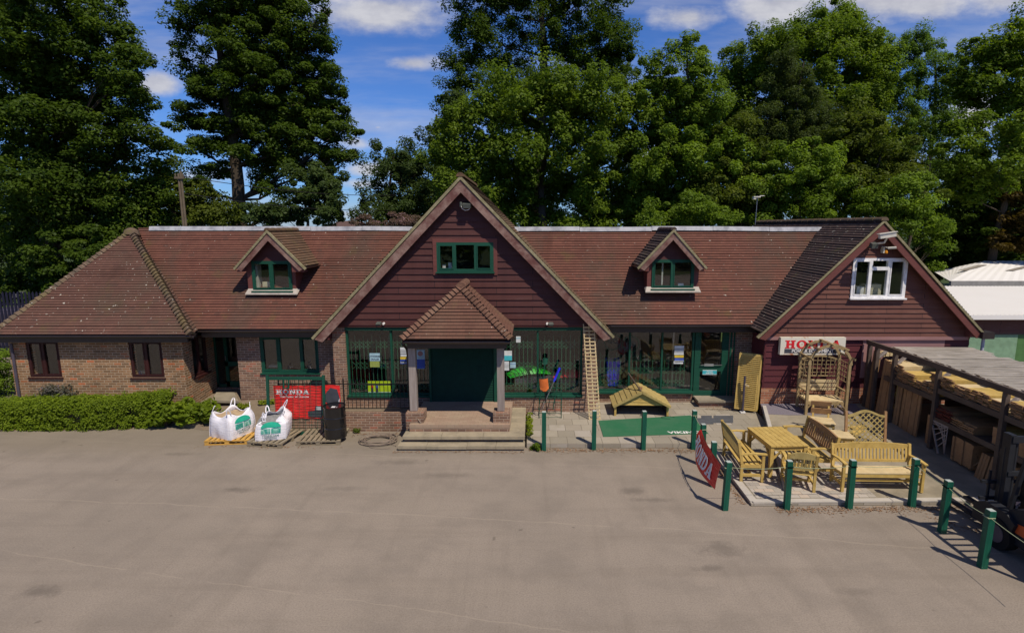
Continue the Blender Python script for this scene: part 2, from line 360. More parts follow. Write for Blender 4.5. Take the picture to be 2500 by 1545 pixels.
leafmat('leaf_ash', (.08, .14, .024), (.15, .245, .05), (.22, .33, .07), .45)
leafmat('leaf_olive', (.062, .092, .012), (.120, .155, .022), (.20, .23, .03))
leafmat('leaf_copper', (.05, .038, .010), (.11, .075, .018), (.17, .11, .025))
leafmat('leaf_hedge', (.100, .150, .010), (.210, .290, .020), (.32, .40, .04))
leafmat('leaf_yellow', (.14, .18, .012), (.24, .30, .02), (.33, .38, .04))
leafmat('leaf_lavender', (.10, .11, .07), (.16, .15, .13), (.22, .18, .34))
leafmat('leaf_pink', (.10, .08, .05), (.20, .12, .12), (.42, .27, .30))
def glass(name, k=.10, tint=(.75, .8, .78)):
    m = bpy.data.materials.new(name); m.use_nodes = True; t = NT(m.node_tree); t.n.remove(t.n['Principled BSDF'])
    tr = t.add('ShaderNodeBsdfTransparent'); tr.inputs[0].default_value = (*tint, 1)
    g = t.add('ShaderNodeBsdfGlossy'); g.inputs['Roughness'].default_value = .02; g.inputs['Color'].default_value = (1, 1, 1, 1)
    lw = t.add('ShaderNodeLayerWeight'); lw.inputs[0].default_value = .5
    bn = t.add('ShaderNodeBump'); bn.inputs['Strength'].default_value = .12; bn.inputs['Distance'].default_value = .02
    t.put(bn.inputs['Height'], t.noise(OB(t), 1.2, 2)); t.l.new(bn.outputs[0], g.inputs['Normal'])
    f = t.math('ADD', t.math('MULTIPLY', t.math('POWER', lw.outputs[1], 5), .9), .045 + k, clamp=True)
    mx = t.add('ShaderNodeMixShader'); t.put(mx.inputs[0], f); t.l.new(tr.outputs[0], mx.inputs[1]); t.l.new(g.outputs[0], mx.inputs[2])
    t.l.new(mx.outputs[0], t.n['Material Output'].inputs[0]); MATS[name] = m
glass('window_glass', .015, (.95, .97, .96)); glass('shop_glass', .0, (.97, .985, .975))

# ---------------------------------------------------------------- mesh helpers
COL = S.collection
def mlist(m): return [MATS[x] for x in (m if isinstance(m, (list, tuple)) else [m])]
class MB:
    def __init__(s): s.v = []; s.f = []; s.uv = []; s.mi = []; s.m = 0
    def face(s, pts, uv=None):
        b = len(s.v); s.v += [tuple(p) for p in pts]; s.f.append(tuple(range(b, b + len(pts)))); s.mi.append(s.m)
        if uv is None:
            p = [Vector(q) for q in pts]; n = Vector((0, 0, 0))
            for i in range(len(p)): n += p[i].cross(p[(i + 1) % len(p)])
            a = [abs(c) for c in n]
            if a[0] >= a[1] and a[0] >= a[2]: uv = [(q[1], q[2]) for q in p]
            elif a[1] >= a[2]: uv = [(q[0], q[2]) for q in p]
            else: uv = [(q[0], q[1]) for q in p]
        s.uv.append(uv)
    def hexa(s, c):
        for q in ((0, 3, 2, 1), (4, 5, 6, 7), (0, 1, 5, 4), (1, 2, 6, 5), (2, 3, 7, 6), (3, 0, 4, 7)): s.face([c[i] for i in q])
    def box(s, x0, x1, y0, y1, z0, z1):
        if x0 > x1: x0, x1 = x1, x0
        if y0 > y1: y0, y1 = y1, y0
        if z0 > z1: z0, z1 = z1, z0
        s.hexa([(x0, y0, z0), (x1, y0, z0), (x1, y1, z0), (x0, y1, z0), (x0, y0, z1), (x1, y0, z1), (x1, y1, z1), (x0, y1, z1)])
    def bar(s, p, q, w, h, up=(0, 0, 1)):
        p = Vector(p); q = Vector(q); d = (q - p)
        if d.length < 1e-6: return
        d.normalize(); up = Vector(up)
        if abs(d.dot(up)) > .99: up = Vector((0, 1, 0))
        sx = d.cross(up).normalized() * w / 2; sy = sx.cross(d).normalized() * h / 2
        s.hexa([p - sx - sy, p + sx - sy, q + sx - sy, q - sx - sy, p - sx + sy, p + sx + sy, q + sx + sy, q - sx + sy])
    def tube(s, pts, r, n=8, cap=True):
        pts = [Vector(p) for p in pts]; rs = r if hasattr(r, '__len__') else [r] * len(pts); rings = []
        u = None
        for i, p in enumerate(pts):
            d = (pts[min(i + 1, len(pts) - 1)] - pts[max(i - 1, 0)]).normalized()
            if u is None: u = d.orthogonal().normalized()
            u = (u - d * u.dot(d)).normalized(); v = d.cross(u)
            rings.append([p + (u * math.cos(2 * math.pi * k / n) + v * math.sin(2 * math.pi * k / n)) * rs[i] for k in range(n)])
        for i in range(len(rings) - 1):
            for k in range(n): s.face([rings[i][k], rings[i][(k + 1) % n], rings[i + 1][(k + 1) % n], rings[i + 1][k]])
        if cap: s.face(list(reversed(rings[0]))); s.face(rings[-1])
    def lathe(s, c, prof, n=24):
        c = Vector(c)
        P = [[c + Vector((r * math.cos(2 * math.pi * k / n), r * math.sin(2 * math.pi * k / n), z)) for k in range(n)] for r, z in prof]
        for i in range(len(P) - 1):
            for k in range(n): s.face([P[i][k], P[i][(k + 1) % n], P[i + 1][(k + 1) % n], P[i + 1][k]])
        s.face(list(reversed(P[0]))); s.face(P[-1])
    def prism(s, poly, off):
        off = Vector(off); a = [Vector(p) for p in poly]; b = [p + off for p in a]
        s.face(a); s.face(list(reversed(b)))
        for i in range(len(a)): j = (i + 1) % len(a); s.face([a[j], a[i], b[i], b[j]])
    def build(s, name, m, parent=None, smooth=False, bevel=0):
        me = bpy.data.meshes.new(name); me.from_pydata(s.v, [], s.f)
        for x in mlist(m): me.materials.append(x)
        me.polygons.foreach_set('material_index', s.mi)
        uvl = me.uv_layers.new(name='UVMap'); flat = [c for f in s.uv for q in f for c in q]
        uvl.data.foreach_set('uv', flat)
        bm = bmesh.new(); bm.from_mesh(me); bmesh.ops.remove_doubles(bm, verts=bm.verts, dist=1e-5)
        if bevel: 
            bmesh.ops.bevel(bm, geom=[e for e in bm.edges if len(e.link_faces) == 2 and e.calc_face_angle(0) > .6], offset=bevel, segments=2, affect='EDGES', profile=.6, clamp_overlap=True)
        bmesh.ops.recalc_face_normals(bm, faces=bm.faces) if smooth == 'recalc' else None
        bm.to_mesh(me); bm.free()
        if smooth: me.polygons.foreach_set('use_smooth', [True] * len(me.polygons))
        me.update()
        o = bpy.data.objects.new(name, me); COL.objects.link(o)
        if parent: o.parent = parent
        return o
def tag(o, label=None, cat=None, group=None, kind=None):
    if label: o['label'] = label
    if cat: o['category'] = cat
    if group: o['group'] = group
    if kind: o['kind'] = kind
    return o
def thing(name, label, cat, group=None, loc=(0, 0, 0), rz=0):
    o = bpy.data.objects.new(name, None); COL.objects.link(o); o.empty_display_size = .2
    o.location = loc; o.rotation_euler = (0, 0, rz); return tag(o, label, cat, group)
def dup(o, parent=None, depth=0):
    c = o.copy(); COL.objects.link(c)
    if parent: c.parent = parent
    for ch in list(o.children): dup(ch, c, depth + 1)
    return c
def clone(root, label, loc, rz=None, group=None):
    kids = list(root.children); r = root.copy(); COL.objects.link(r); r.location = loc
    if rz is not None: r.rotation_euler = (0, 0, rz)
    r['label'] = label
    if group: r['group'] = group
    for k in kids: dup(k, r)
    return r
def move_origin(root, loc):
    """parts were meshed in world coordinates: put the thing's origin at loc"""
    L = Vector(loc); root.location = L
    for ch in root.children:
        ch.location = -L
def polyLR(poly):
    """poly: list of (u,v) convex; returns L(v),R(v)"""
    def LR(v):
        xs = []
        for i in range(len(poly)):
            (u0, v0), (u1, v1) = poly[i], poly[(i + 1) % len(poly)]
            if (v0 - v) * (v1 - v) <= 1e-12 and abs(v1 - v0) > 1e-9: xs.append(u0 + (u1 - u0) * (v - v0) / (v1 - v0))
        if not xs: return None
        return min(xs), max(xs)
    return LR
def strips(mb, O, U, V, N, poly, gauge, lip, holes=(), wob=0, uo=0, thick=.05):
    """overlapping courses (tiles, boards) over a convex polygon given in (u,v) metres"""
    O = Vector(O); U = Vector(U).normalized(); V = Vector(V).normalized(); N = Vector(N).normalized()
    poly = [(round(p[0], 5), round(p[1], 5)) for p in poly]; vmin = min(p[1] for p in poly); vmax = max(p[1] for p in poly); LR = polyLR(poly)
    rng = random.Random(int(abs(O.x * 77 + O.y * 31 + vmax * 13)))
    k = 0; v0 = vmin
    while v0 < vmax - 1e-4:
        v1 = min(v0 + gauge, vmax)
        cuts = sorted({v0, v1} | {h for hh in holes for h in hh[2:4] if v0 < h < v1} | {p[1] for p in poly if v0 < p[1] < v1})
        lp = lip * (1 + wob * rng.uniform(-1, 1)); vj = 0
        for a, b in zip(cuts[:-1], cuts[1:]):
            if b - a < 2e-5: continue
            A = LR(a + 1e-6); B = LR(b - 1e-6)
            if not A or not B: continue
            oa = lp * (1 - (a - v0) / gauge) ; ob = lp * (1 - (b - v0) / gauge)
            segs = [(A[0], A[1], B[0], B[1])]
            for h in holes:
                if h[2] < b - 1e-5 and h[3] > a + 1e-5:
                    ns = []
                    for s_ in segs:
                        if h[0] > min(s_[0], s_[2]): ns.append((s_[0], min(h[0], s_[1]), s_[2], min(h[0], s_[3])))
                        if h[1] < max(s_[1], s_[3]): ns.append((max(h[1], s_[0]), s_[1], max(h[1], s_[2]), s_[3]))
                    segs = ns
            for (l0, r0, l1, r1) in segs:
                if r0 - l0 < 1e-4 and r1 - l1 < 1e-4: continue
                L = r0 - l0; nseg = 1
                q = [O + U * l0 + V * a + N * oa, O + U * r0 + V * a + N * oa, O + U * r1 + V * b + N * ob, O + U * l1 + V * b + N * ob]
                vv = k * gauge
                mb.face(q, [(l0 + uo, vv + (a - v0) + 1e-4), (r0 + uo, vv + (a - v0) + 1e-4), (r1 + uo, vv + (b - v0) - 1e-4), (l1 + uo, vv + (b - v0) - 1e-4)])
                if a == v0:
                    mb.face([O + U * l0 + V * a, O + U * r0 + V * a, q[1], q[0]], [(l0 + uo, vv), (r0 + uo, vv), (r0 + uo, vv + .001), (l0 + uo, vv + .001)])
        v0 = v1; k += 1
    if thick and not holes:
        pts = [O + U * p[0] + V * p[1] - N * thick for p in poly]; mb.face(list(reversed(pts)))
        for i in range(len(poly)):
            j = (i + 1) % len(poly); a = O + U * poly[i][0] + V * poly[i][1]; b = O + U * poly[j][0] + V * poly[j][1]
            mb.face([a - N * thick, b - N * thick, b, a])
def wallpanel(mb, x0, x1, z0, z1, Y, th, holes=()):
    """wall facing -Y with rectangular openings; front, back, reveals, ends"""
    xs = sorted({x0, x1} | {c for h in holes for c in h[:2]}); zs = sorted({z0, z1} | {c for h in holes for c in h[2:]})
    xs = [c for c in xs if x0 <= c <= x1]; zs = [c for c in zs if z0 <= c <= z1]
    for a, b in zip(xs[:-1], xs[1:]):
        for c, d in zip(zs[:-1], zs[1:]):
            mx, mz = (a + b) / 2, (c + d) / 2
            if any(h[0] < mx < h[1] and h[2] < mz < h[3] for h in holes): continue
            mb.face([(a, Y, c), (b, Y, c), (b, Y, d), (a, Y, d)]); mb.face([(a, Y + th, d), (b, Y + th, d), (b, Y + th, c), (a, Y + th, c)])
    for h in holes:
        a, b, c, d = h
        mb.face([(a, Y, c), (a, Y, d), (a, Y + th, d), (a, Y + th, c)]); mb.face([(b, Y, d), (b, Y, c), (b, Y + th, c), (b, Y + th, d)])
        mb.face([(a, Y, d), (b, Y, d), (b, Y + th, d), (a, Y + th, d)]); mb.face([(a, Y, c), (a, Y + th, c), (b, Y + th, c), (b, Y, c)])
    mb.face([(x0, Y, z0), (x0, Y, z1), (x0, Y + th, z1), (x0, Y + th, z0)]); mb.face([(x1, Y, z1), (x1, Y, z0), (x1, Y + th, z0), (x1, Y + th, z1)])
    mb.face([(x0, Y, z1), (x1, Y, z1), (x1, Y + th, z1), (x0, Y + th, z1)])
def text_mb(body, size, extr=.004, align='CENTER', font_bold=0, sx=1.0):
    cu = bpy.data.curves.new('t', 'FONT'); cu.body = body; cu.size = size; cu.extrude = extr; cu.align_x = align; cu.align_y = 'CENTER'; cu.offset = font_bold
    o = bpy.data.objects.new('t', cu); COL.objects.link(o); bpy.context.view_layer.update()
    me = bpy.data.meshes.new_from_object(o.evaluated_get(bpy.context.evaluated_depsgraph_get()))
    mb = MB()
    for p in me.polygons: mb.face([(me.vertices[i].co.x * sx, me.vertices[i].co.y, me.vertices[i].co.z) for i in p.vertices])
    bpy.data.objects.remove(o); bpy.data.curves.remove(cu); bpy.data.meshes.remove(me); return mb
def xform(mb, M):
    mb.v = [tuple(M @ Vector(p)) for p in mb.v]; return mb
def slab_word(H, Wd, th):
    """five wide slab-serif capitals H O N D A, drawn from plates, in x right / y up / z thickness"""
    mb = MB(); st = .26; cw = 1.0; gap = .10; se = .13
    def pl(pts): mb.prism([(p[0] * sc_x + ox, p[1] * H, 0) for p in pts], (0, 0, th))
    sc_x = Wd / (5 * cw + 4 * gap); ox = 0
    def serif(x0, x1, y): pl([(x0, y), (x1, y), (x1, y + se), (x0, y + se)])
    def stem(x0, x1): pl([(x0, 0), (x1, 0), (x1, 1), (x0, 1)])
    # H
    stem(.12, .12 + st); stem(.88 - st, .88); pl([(.38, .42), (.62, .42), (.62, .60), (.38, .60)])
    for y in (0, 1 - se): serif(0, .12, y); serif(.38, .46, y); serif(.54, .62, y); serif(.88, 1, y)
    ox += (cw + gap) * sc_x
    N = 28
    for i in range(N):
        a = 2 * math.pi * i / N; b = 2 * math.pi * (i + 1) / N
        f = lambda A, ro: (.5 + .5 * ro * math.cos(A), .5 + .52 * (ro if ro == 1 else .72) * math.sin(A))
        g = lambda A: (.5 + .24 * math.cos(A), .5 + .36 * math.sin(A))
        pl([f(a, 1), f(b, 1), g(b), g(a)])
    ox += (cw + gap) * sc_x
    stem(.08, .08 + .18); stem(.92 - .18, .92); pl([(.08, 1), (.40, 1), (.92, 0), (.62, 0)])
    serif(0, .08, 0); serif(.26, .36, 0); serif(0, .08, 1 - se); serif(.64, .74, 1 - se); serif(.92, 1, 1 - se)
    ox += (cw + gap) * sc_x
    stem(.10, .10 + st); serif(0, .1, 0); serif(0, .1, 1 - se)
    for i in range(14):
        a = -math.pi / 2 + math.pi * i / 14; b = -math.pi / 2 + math.pi * (i + 1) / 14
        f = lambda A: (.46 + .54 * math.cos(A), .5 + .5 * math.sin(A)); g = lambda A: (.46 + .28 * math.cos(A), .5 + .35 * math.sin(A))
        pl([f(a), f(b), g(b), g(a)])
    pl([(.36, 0), (.46, 0), (.46, .15), (.36, .15)]); pl([(.36, .85), (.46, .85), (.46, 1), (.36, 1)])
    ox += (cw + gap) * sc_x
    pl([(.06, 0), (.24, 0), (.56, 1), (.38, 1)]); pl([(.62, 0), (.94, 0), (.64, 1), (.38, 1)]); pl([(.26, .22), (.66, .22), (.62, .38), (.32, .38)])
    serif(0, .06, 0); serif(.24, .36, 0); serif(.54, .62, 0); serif(.94, 1.02, 0)
    return mb
XZ = Matrix(((1, 0, 0, 0), (0, 0, -1, 0), (0, 1, 0, 0), (0, 0, 0, 1)))   # x right, y up -> facing -Y

# ---------------------------------------------------------------- setting
def sheet(name, pts, m, kind='structure', uvs=None):
    mb = MB(); mb.face(pts); return tag(mb.build(name, m), kind=kind)
sheet('ground', [(-600, -300, -.03), (600, -300, -.03), (600, 1500, -.03), (-600, 1500, -.03)], 'field_grass')
sheet('yard_tarmac', [(-34, -30, 0), (26, -30, 0), (26, 24, 0), (-34, 24, 0)], 'tarmac')
sheet('road', [(-140, 44, -.02), (-26, 44, -.02), (-26, 49, -.02), (-140, 49, -.02)], 'road_grey')
# low rise of soil against the left wall
mb = MB()
mb.face([(-16.2, 15.75, .40), (-16.2, 15.3, .12), (-10.8, 15.6, .12), (-10.0, 15.75, .40)])
mb.face([(-10.8, 15.6, .004), (-9.4, 15.05, .004), (-7.3, 14.98, .03), (-6.15, 15.0, .28), (-6.15, 16.65, .46), (-10.6, 17.8, .46), (-10.2, 15.75, .42)])
tag(mb.build('planting_bed', 'soil'), kind='structure')
# terrace behind the retaining wall, left of porch
mb = MB(); mb.box(-7.3, -3.3, 15.07, 16.65, 0, .27); tag(mb.build('terrace_floor', 'soil'), kind='structure')
# front patio between steps and right terrace
mb = MB(); mb.box(-.15, 5.35, 13.78, 17.25, 0, .12);
mb.face([(4.55, 13.78, .118), (4.55, 10.72, .06), (5.4, 10.72, .06), (6.6, 13.78, .118)]); mb.face([(5.35, 13.78, .12), (6.6, 13.78, .12), (7.0, 17.25, .12), (5.35, 17.25, .12)])
mb.face([(4.55, 10.72, .06), (4.55, 13.78, .118), (4.55, 13.78, 0), (4.55, 10.72, 0)])
mb.face([(4.55, 10.72, 0), (10.0, 10.80, 0), (10.0, 10.80, .06), (4.55, 10.72, .06)])
tag(mb.build('patio', 'paving_mixed'), kind='structure')
def tz(Y): return .07 + (Y - 10.74) * .055
mb = MB()
mb.face([(5.35, 10.74, tz(10.74)), (13.2, 10.9, tz(10.9)), (13.2, 16.3, tz(16.3)), (7.0, 16.3, tz(16.3)), (7.0, 16.1, tz(16.1))])
mb.face([(5.35, 10.74, tz(10.74)), (7.0, 16.1, tz(16.1)), (7.0, 16.1, 0), (5.35, 10.74, 0)])
tag(mb.build('terrace', 'concrete_slab'), kind='structure')
mb = MB(); d = .004
mb.face([(4.75, 10.92, .072), (5.41, 10.92, .072), (5.95, 12.9, .110), (4.75, 12.9, .110)]); mb.face([(5.44, 10.92, tz(10.92) + d), (7.3, 10.95, tz(10.95) + d), (7.3, 12.6, tz(12.6) + d), (5.95, 12.6, tz(12.6) + d)])
o = mb.build('terrace_setts', 'paving_setts'); tag(o, kind='structure')
mb = MB(); mb.bar((4.62, 10.78, .075), (4.62, 13.7, .13), .15, .03); mb.bar((4.6, 10.80, .072), (9.8, 10.86, .085), .14, .03); mb.bar((5.5, 11.2, .12), (7.0, 16.05, .36), .10, .10)
tag(mb.build('stone_edging', 'stone_strip'), kind='structure')
mb = MB(); mb.face([(6.75, 15.5, tz(15.5) + .006), (7.5, 15.4, tz(15.4) + .006), (9.7, 15.5, tz(15.5) + .006), (9.9, 16.3, tz(16.3) + .006), (7.0, 16.3, tz(16.3) + .006)])
tag(mb.build('slate_chippings', 'slate_chips'), kind='structure')
mb = MB()
for u0, v0, u1, v1 in [(1700, 1020, 1742, 1035), (1742, 1014, 1790, 1032), (1712, 1014, 1738, 1020)]:
    a, b, c, e = G(u0, v1, .124), G(u1, v1, .124), G(u1, v0, .124), G(u0, v0, .124); mb.face([a, b, c, e])
tag(mb.build('slate_pavers', 'slate_paver'), kind='structure')
mb = MB()
rng = random.Random(3)
for a, b, wd, n in [((-.1, 13.62), (4.4, 13.60), .16, 900), ((4.42, 10.8), (4.48, 12.6), .10, 260), ((5.0, 10.55), (9.0, 10.62), .16, 900), ((-3.6, 13.5), (-.2, 13.5), .07, 260), ((-16, 15.1), (-11.5, 15.2), .12, 500), ((-8.9, 13.85), (-5.0, 13.8), .12, 120), ((-5.0, 14.75), (-3.6, 14.7), .15, 160), ((7.9, 10.3), (8.6, 9.6), .2, 120), ((5.4, 16.5), (6.9, 16.4), .12, 220)]:
    A = Vector((*a, 0)); B_ = Vector((*b, 0)); dd = (B_ - A).normalized(); s_ = Vector((-dd.y, dd.x, 0))
    for i in range(n):
        f = rng.random(); wv = wd * (.5 + .8 * abs(math.sin(f * 9 + a[0]))); p = A.lerp(B_, f) + s_ * rng.gauss(0, wv * .5); z_ = .006 if p.y < 16 and a[1] < 16 else .15
        an = rng.uniform(0, 6.3); L = rng.uniform(.008, .028); u_ = Vector((math.cos(an), math.sin(an), rng.uniform(-.3, .3))) * L; v_ = Vector((-math.sin(an), math.cos(an), rng.uniform(-.3, .3))) * L * .6; c_ = Vector((p.x, p.y, z_ + abs(u_.z) + abs(v_.z)))
        mb.face([c_ - u_, c_ - v_, c_ + u_, c_ + v_])
tag(mb.build('leaf_litter', 'leaf_litter'), kind='stuff')

# ---------------------------------------------------------------- the shop building
B = thing('shop_building', 'long brick and maroon clad shop with red tiled roofs, two dormers and green framed windows', 'shop building')
EZ_L, EZ_R, RZ = 2.72, 2.73, 5.68
EY_L, EY_R = 16.20, 16.92
RY = 18.95
# --- walls
wl_holes = []
def px_hole(u0, v0, u1, v1, Y):
    a = W(u0, v0, Y); b = W(u1, v1, Y); return (a.x, b.x, b.z, a.z)
YW = 15.75
h1 = px_hole(60.3, 832.7, 152.8, 920.8, YW); h2 = px_hole(311.6, 832.7, 402.9, 921.6, YW)
mb = MB(); wallpanel(mb, -15.25, -10.2, 0, 2.7, YW, .28, [h1, h2])
mb.face([(-15.25, YW, 0), (-15.25, YW, 2.7), (-15.25, 19.5, 2.7), (-15.25, 19.5, 0)])
# side wall facing +X with a window opening
sx0 = -10.2; sx1 = -10.42
def sidew(mb, y0, y1, z0, z1): 
    f = lambda y: sx0 + (sx1 - sx0) * (y - YW) / (17.75 - YW)
    mb.face([(f(y0), y0, z0), (f(y1), y1, z0), (f(y1), y1, z1), (f(y0), y0, z1)])
sidew(mb, YW, 16.28, 0, 2.7); sidew(mb, 16.28, 17.05, 0, 1.22); sidew(mb, 16.28, 17.05, 2.4, 2.7); sidew(mb, 17.05, 17.75, 0, 2.7)
mb.build('wall', 'brick_mixed', B)
YL = 16.65
hl = px_hole(631.7, 821, 780.6, 913, YL)
xl = W(578, 850, YL).x
mb = MB(); wallpanel(mb, xl, -6.1, .1, 2.75, YL, .28, [hl])
mb.face([(xl, YL, .1), (xl, YL, 2.75), (xl, 17.75, 2.75), (xl, 17.75, .1)]); wallpanel(mb, -10.5, xl, 2.42, 2.75, 17.75, .2)
mb.box(-10.5, xl, 17.6, 17.9, .1, .5)
mb.build('wall', 'brick_brown', B)
YC = 16.30
xcL = W(812.7, 850, YC).x; xcR = W(1457, 900, YC).x
xgL0 = W(846, 900, YC).x; xgR1 = W(1422, 900, YC).x
xd0 = W(1052.5, 900, 16.15).x; xd1 = W(1206, 900, 16.15).x
zs = .62
mb = MB(); wallpanel(mb, xcL, xgL0, 0, 2.83, YC, .3); wallpanel(mb, xgL0, xd0, 0, zs, YC, .3); mb.face([(xcL, YC + .3, 0), (xcL, YC + .3, 2.83), (xcL, 17, 2.83), (xcL, 17, 0)]); mb.build('wall', 'brick_brown', B)
mb = MB(); wallpanel(mb, xgR1, xcR, 0, 2.83, YC, .3); wallpanel(mb, xd1, xgR1, 0, zs, YC, .3); mb.face([(xcR, 17.3, 0), (xcR, 17.3, 2.83), (xcR, YC + .3, 2.83), (xcR, YC + .3, 0)])
mb.build('wall', 'brick_brown', B)
YR = 17.25
xr0 = xcR + .02; xrs = W(1693, 900, YR).x; zr = W(1600, 956.6, YR).z
xdr = W(1777, 900, YR).x
mb = MB(); wallpanel(mb, xr0, xrs, 0, zr, YR, .3); wallpanel(mb, xdr, 7.35, 0, 2.75, YR, .3)
mb.build('wall', 'brick_brown', B)
# right gable walls
YG = 16.30; xg0 = 6.98; xg1 = 13.15
zgb = W(1950, 822, YG).z; zpl = W(1900, 947, YG).z
mb = MB(); wallpanel(mb, xg0, xg1, 0, zpl, YG, .3); mb.face([(xg0, YG, 0), (xg0, YG, zpl), (xg0, 17.3, zpl), (xg0, 17.3, 0)])
mb.build('plinth', 'brick_red', B)
mb = MB(); strips(mb, (xg0, YG + .02, zpl), (1, 0, 0), (0, 0, 1), (0, -1, 0), [(0, 0), (xg1 - xg0, 0), (xg1 - xg0, zgb - zpl), (0, zgb - zpl)], .19, .022)
strips(mb, (xg0 + .02, 17.3, zpl), (0, -1, 0), (0, 0, 1), (-1, 0, 0), [(0, 0), (1.0, 0), (1.0, zgb - zpl), (0, zgb - zpl)], .19, .022)
mb.build('cladding', 'cladding_low', B)
mb = MB(); a = W(2240, 822, YG); mb.box(9.95, 12.4, YG - .012, YG + .01, 1.2, zgb - .005); mb.build('wall_panel', 'trim_pink', B)
# --- roofs
mb = MB()   # left wing: front slope, right slope, left slope
A = Vector((-13.30, 18.55, 5.60)); cL = Vector((-15.45, 15.45, 2.70)); cR = Vector((-9.72, 15.45, 2.70))
V = Vector((0, A.y - cL.y, A.z - cL.z)); vl = V.length; V = V / vl; N = Vector((0, -V.z, V.y))
strips(mb, cL, (1, 0, 0), V, N, [(0, 0), (cR.x - cL.x, 0), (A.x - cL.x, vl)], .1, .024, wob=.3)
def slope3(mb, e0, e1, top0, top1=None, gauge=.1, lip=.024):
    """roof face with eave e0->e1 (left to right seen from outside) and one or two upper corners"""
    e0 = Vector(e0); e1 = Vector(e1); t0 = Vector(top0); U = (e1 - e0).normalized(); d = t0 - e0; V = (d - U * d.dot(U)).normalized(); N = U.cross(V)
    f = lambda p: ((Vector(p) - e0).dot(U), (Vector(p) - e0).dot(V))
    poly = [(0, 0), f(e1)] + ([f(top1)] if top1 is not None else []) + [f(t0)]
    strips(mb, e0, U, V, N, poly, gauge, lip, wob=.3)
wU = Vector((-.28, .8, 0)).normalized(); slope3(mb, cR, cR + wU * 3.3, A, A + wU * .6)
slope3(mb, (-9.72, 15.45, 2.70), (-9.72, 19.5, 2.70), A + Vector((0, 0, 0)), None) if False else None
slope3(mb, (-15.45, 20.5, 2.7), (-15.45, 15.45, 2.7), A + Vector((0, .2, 0)))
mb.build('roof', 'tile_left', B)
CGX = -2.03; CGZ = 7.15; CGK = 1.035       # central gable ridge and slope
def cgx(z, side): return CGX + side * (CGZ - z) / CGK
mb = MB()
slope3(mb, (-10.55, EY_L, EZ_L), (cgx(EZ_L, -1) + .25, EY_L, EZ_L), (-13.35, RY, RZ), (cgx(RZ, -1) + .3, RY, RZ))
mb.face([(-13.3, RY + .02, RZ - .02), (CGX, RY + .02, RZ - .02), (CGX, RY + 3.2, 2.7), (-13.3, RY + 3.2, 2.7)])
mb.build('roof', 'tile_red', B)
RGX = 10.03; RGZ = 5.93; RGK = 1.0
mb = MB()
e1x = 7.15; t1x = RGX - (RGZ - RZ) / RGK + .15; RYR = 19.05
slope3(mb, (cgx(EZ_R, 1) - .25, EY_R, EZ_R), (e1x, EY_R, EZ_R), (cgx(RZ, 1) - .3, RYR, RZ), (t1x, RYR, RZ))
mb.face([(CGX, RYR + .02, RZ - .02), (t1x, RYR + .02, RZ - .02), (t1x, RYR + 3.2, 2.7), (CGX, RYR + 3.2, 2.7)])
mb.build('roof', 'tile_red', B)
def gable_roof(name, m, X, Z, k, y0, y1, zl, zr, parent, mr=None, gauge=.1):
    xl_ = X - (Z - zl) / k; xr_ = X + (Z - zr) / k
    mb = MB(); slope3(mb, (xl_, y1, zl), (xl_, y0, zl), (X, y1, Z), (X, y0, Z), gauge); a = mb.build(name, m, parent)
    mb = MB(); slope3(mb, (xr_, y0, zr), (xr_, y1, zr), (X, y0, Z), (X, y1, Z), gauge); b = mb.build(name, mr or m, parent)
    return a, b
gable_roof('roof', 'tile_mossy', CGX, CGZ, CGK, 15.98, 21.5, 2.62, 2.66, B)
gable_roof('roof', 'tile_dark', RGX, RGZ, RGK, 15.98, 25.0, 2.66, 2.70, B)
# --- ridges, hips
def ridge_tiles(mb, p, q, r=.11, L=.42, n=7):
    p = Vector(p); q = Vector(q); D = q - p; k = max(1, int(D.length / L)); d = D.normalized(); sx = d.cross(Vector((0, 0, 1))).normalized(); up = sx.cross(d)
    for i in range(k):
        a = p + D * (i / k); b = p + D * ((i + 1) / k); ra, rb = r * 1.10, r * .97
        A_ = [a + sx * math.cos(math.pi * j / n) * ra + up * (math.sin(math.pi * j / n) * ra) for j in range(n + 1)]
        B_ = [b + sx * math.cos(math.pi * j / n) * rb + up * (math.sin(math.pi * j / n) * rb) for j in range(n + 1)]
        for j in range(n): mb.face([A_[j + 1], A_[j], B_[j], B_[j + 1]])
        mb.face([c for c in A_])
def bonnets(mb, lo, hi, k, w, h, lip=.03):
    lo = Vector(lo); hi = Vector(hi); D = hi - lo; d = D.normalized(); sx = d.cross(Vector((0, 0, 1))).normalized(); up = sx.cross(d); n = 6
    for i in range(k):
        a = lo + D * (i / k); b = lo + D * ((i + 1.25) / k)
        A_ = [a + sx * (w * (j / n * 2 - 1)) + up * (h * (1 - (j / n * 2 - 1) ** 2) + lip - .35 * w * abs(j / n * 2 - 1)) for j in range(n + 1)]
        B_ = [b + sx * (w * .6 * (j / n * 2 - 1)) + up * (h * .7 * (1 - (j / n * 2 - 1) ** 2) - .35 * w * abs(j / n * 2 - 1)) for j in range(n + 1)]
        for j in range(n): mb.face([A_[j], A_[j + 1], B_[j + 1], B_[j]])
        mb.face([c for c in reversed(A_)])
mb = MB(); bonnets(mb, cR + Vector((0, 0, .02)), A, 36, .13, .09); bonnets(mb, cL, A, 30, .12, .06)
mb.build('hip_tiles', 'bonnet_old', B)
mb = MB(); mb.lathe(A + Vector((0, 0, -.12)), [(.24, 0), (.20, .13), (.10, .20), (.03, .22)], 12); mb.build('hip_cap', 'bonnet_old', B)
mb = MB(); ridge_tiles(mb, (CGX, 15.96, CGZ - .03), (CGX, 20, CGZ - .03)); mb.build('ridge_tiles', 'tile_mossy', B)
mb = MB(); ridge_tiles(mb, (RGX, 15.96, RGZ - .03), (RGX, 25, RGZ - .03), .10); mb.build('ridge_tiles', 'bonnet_old', B)
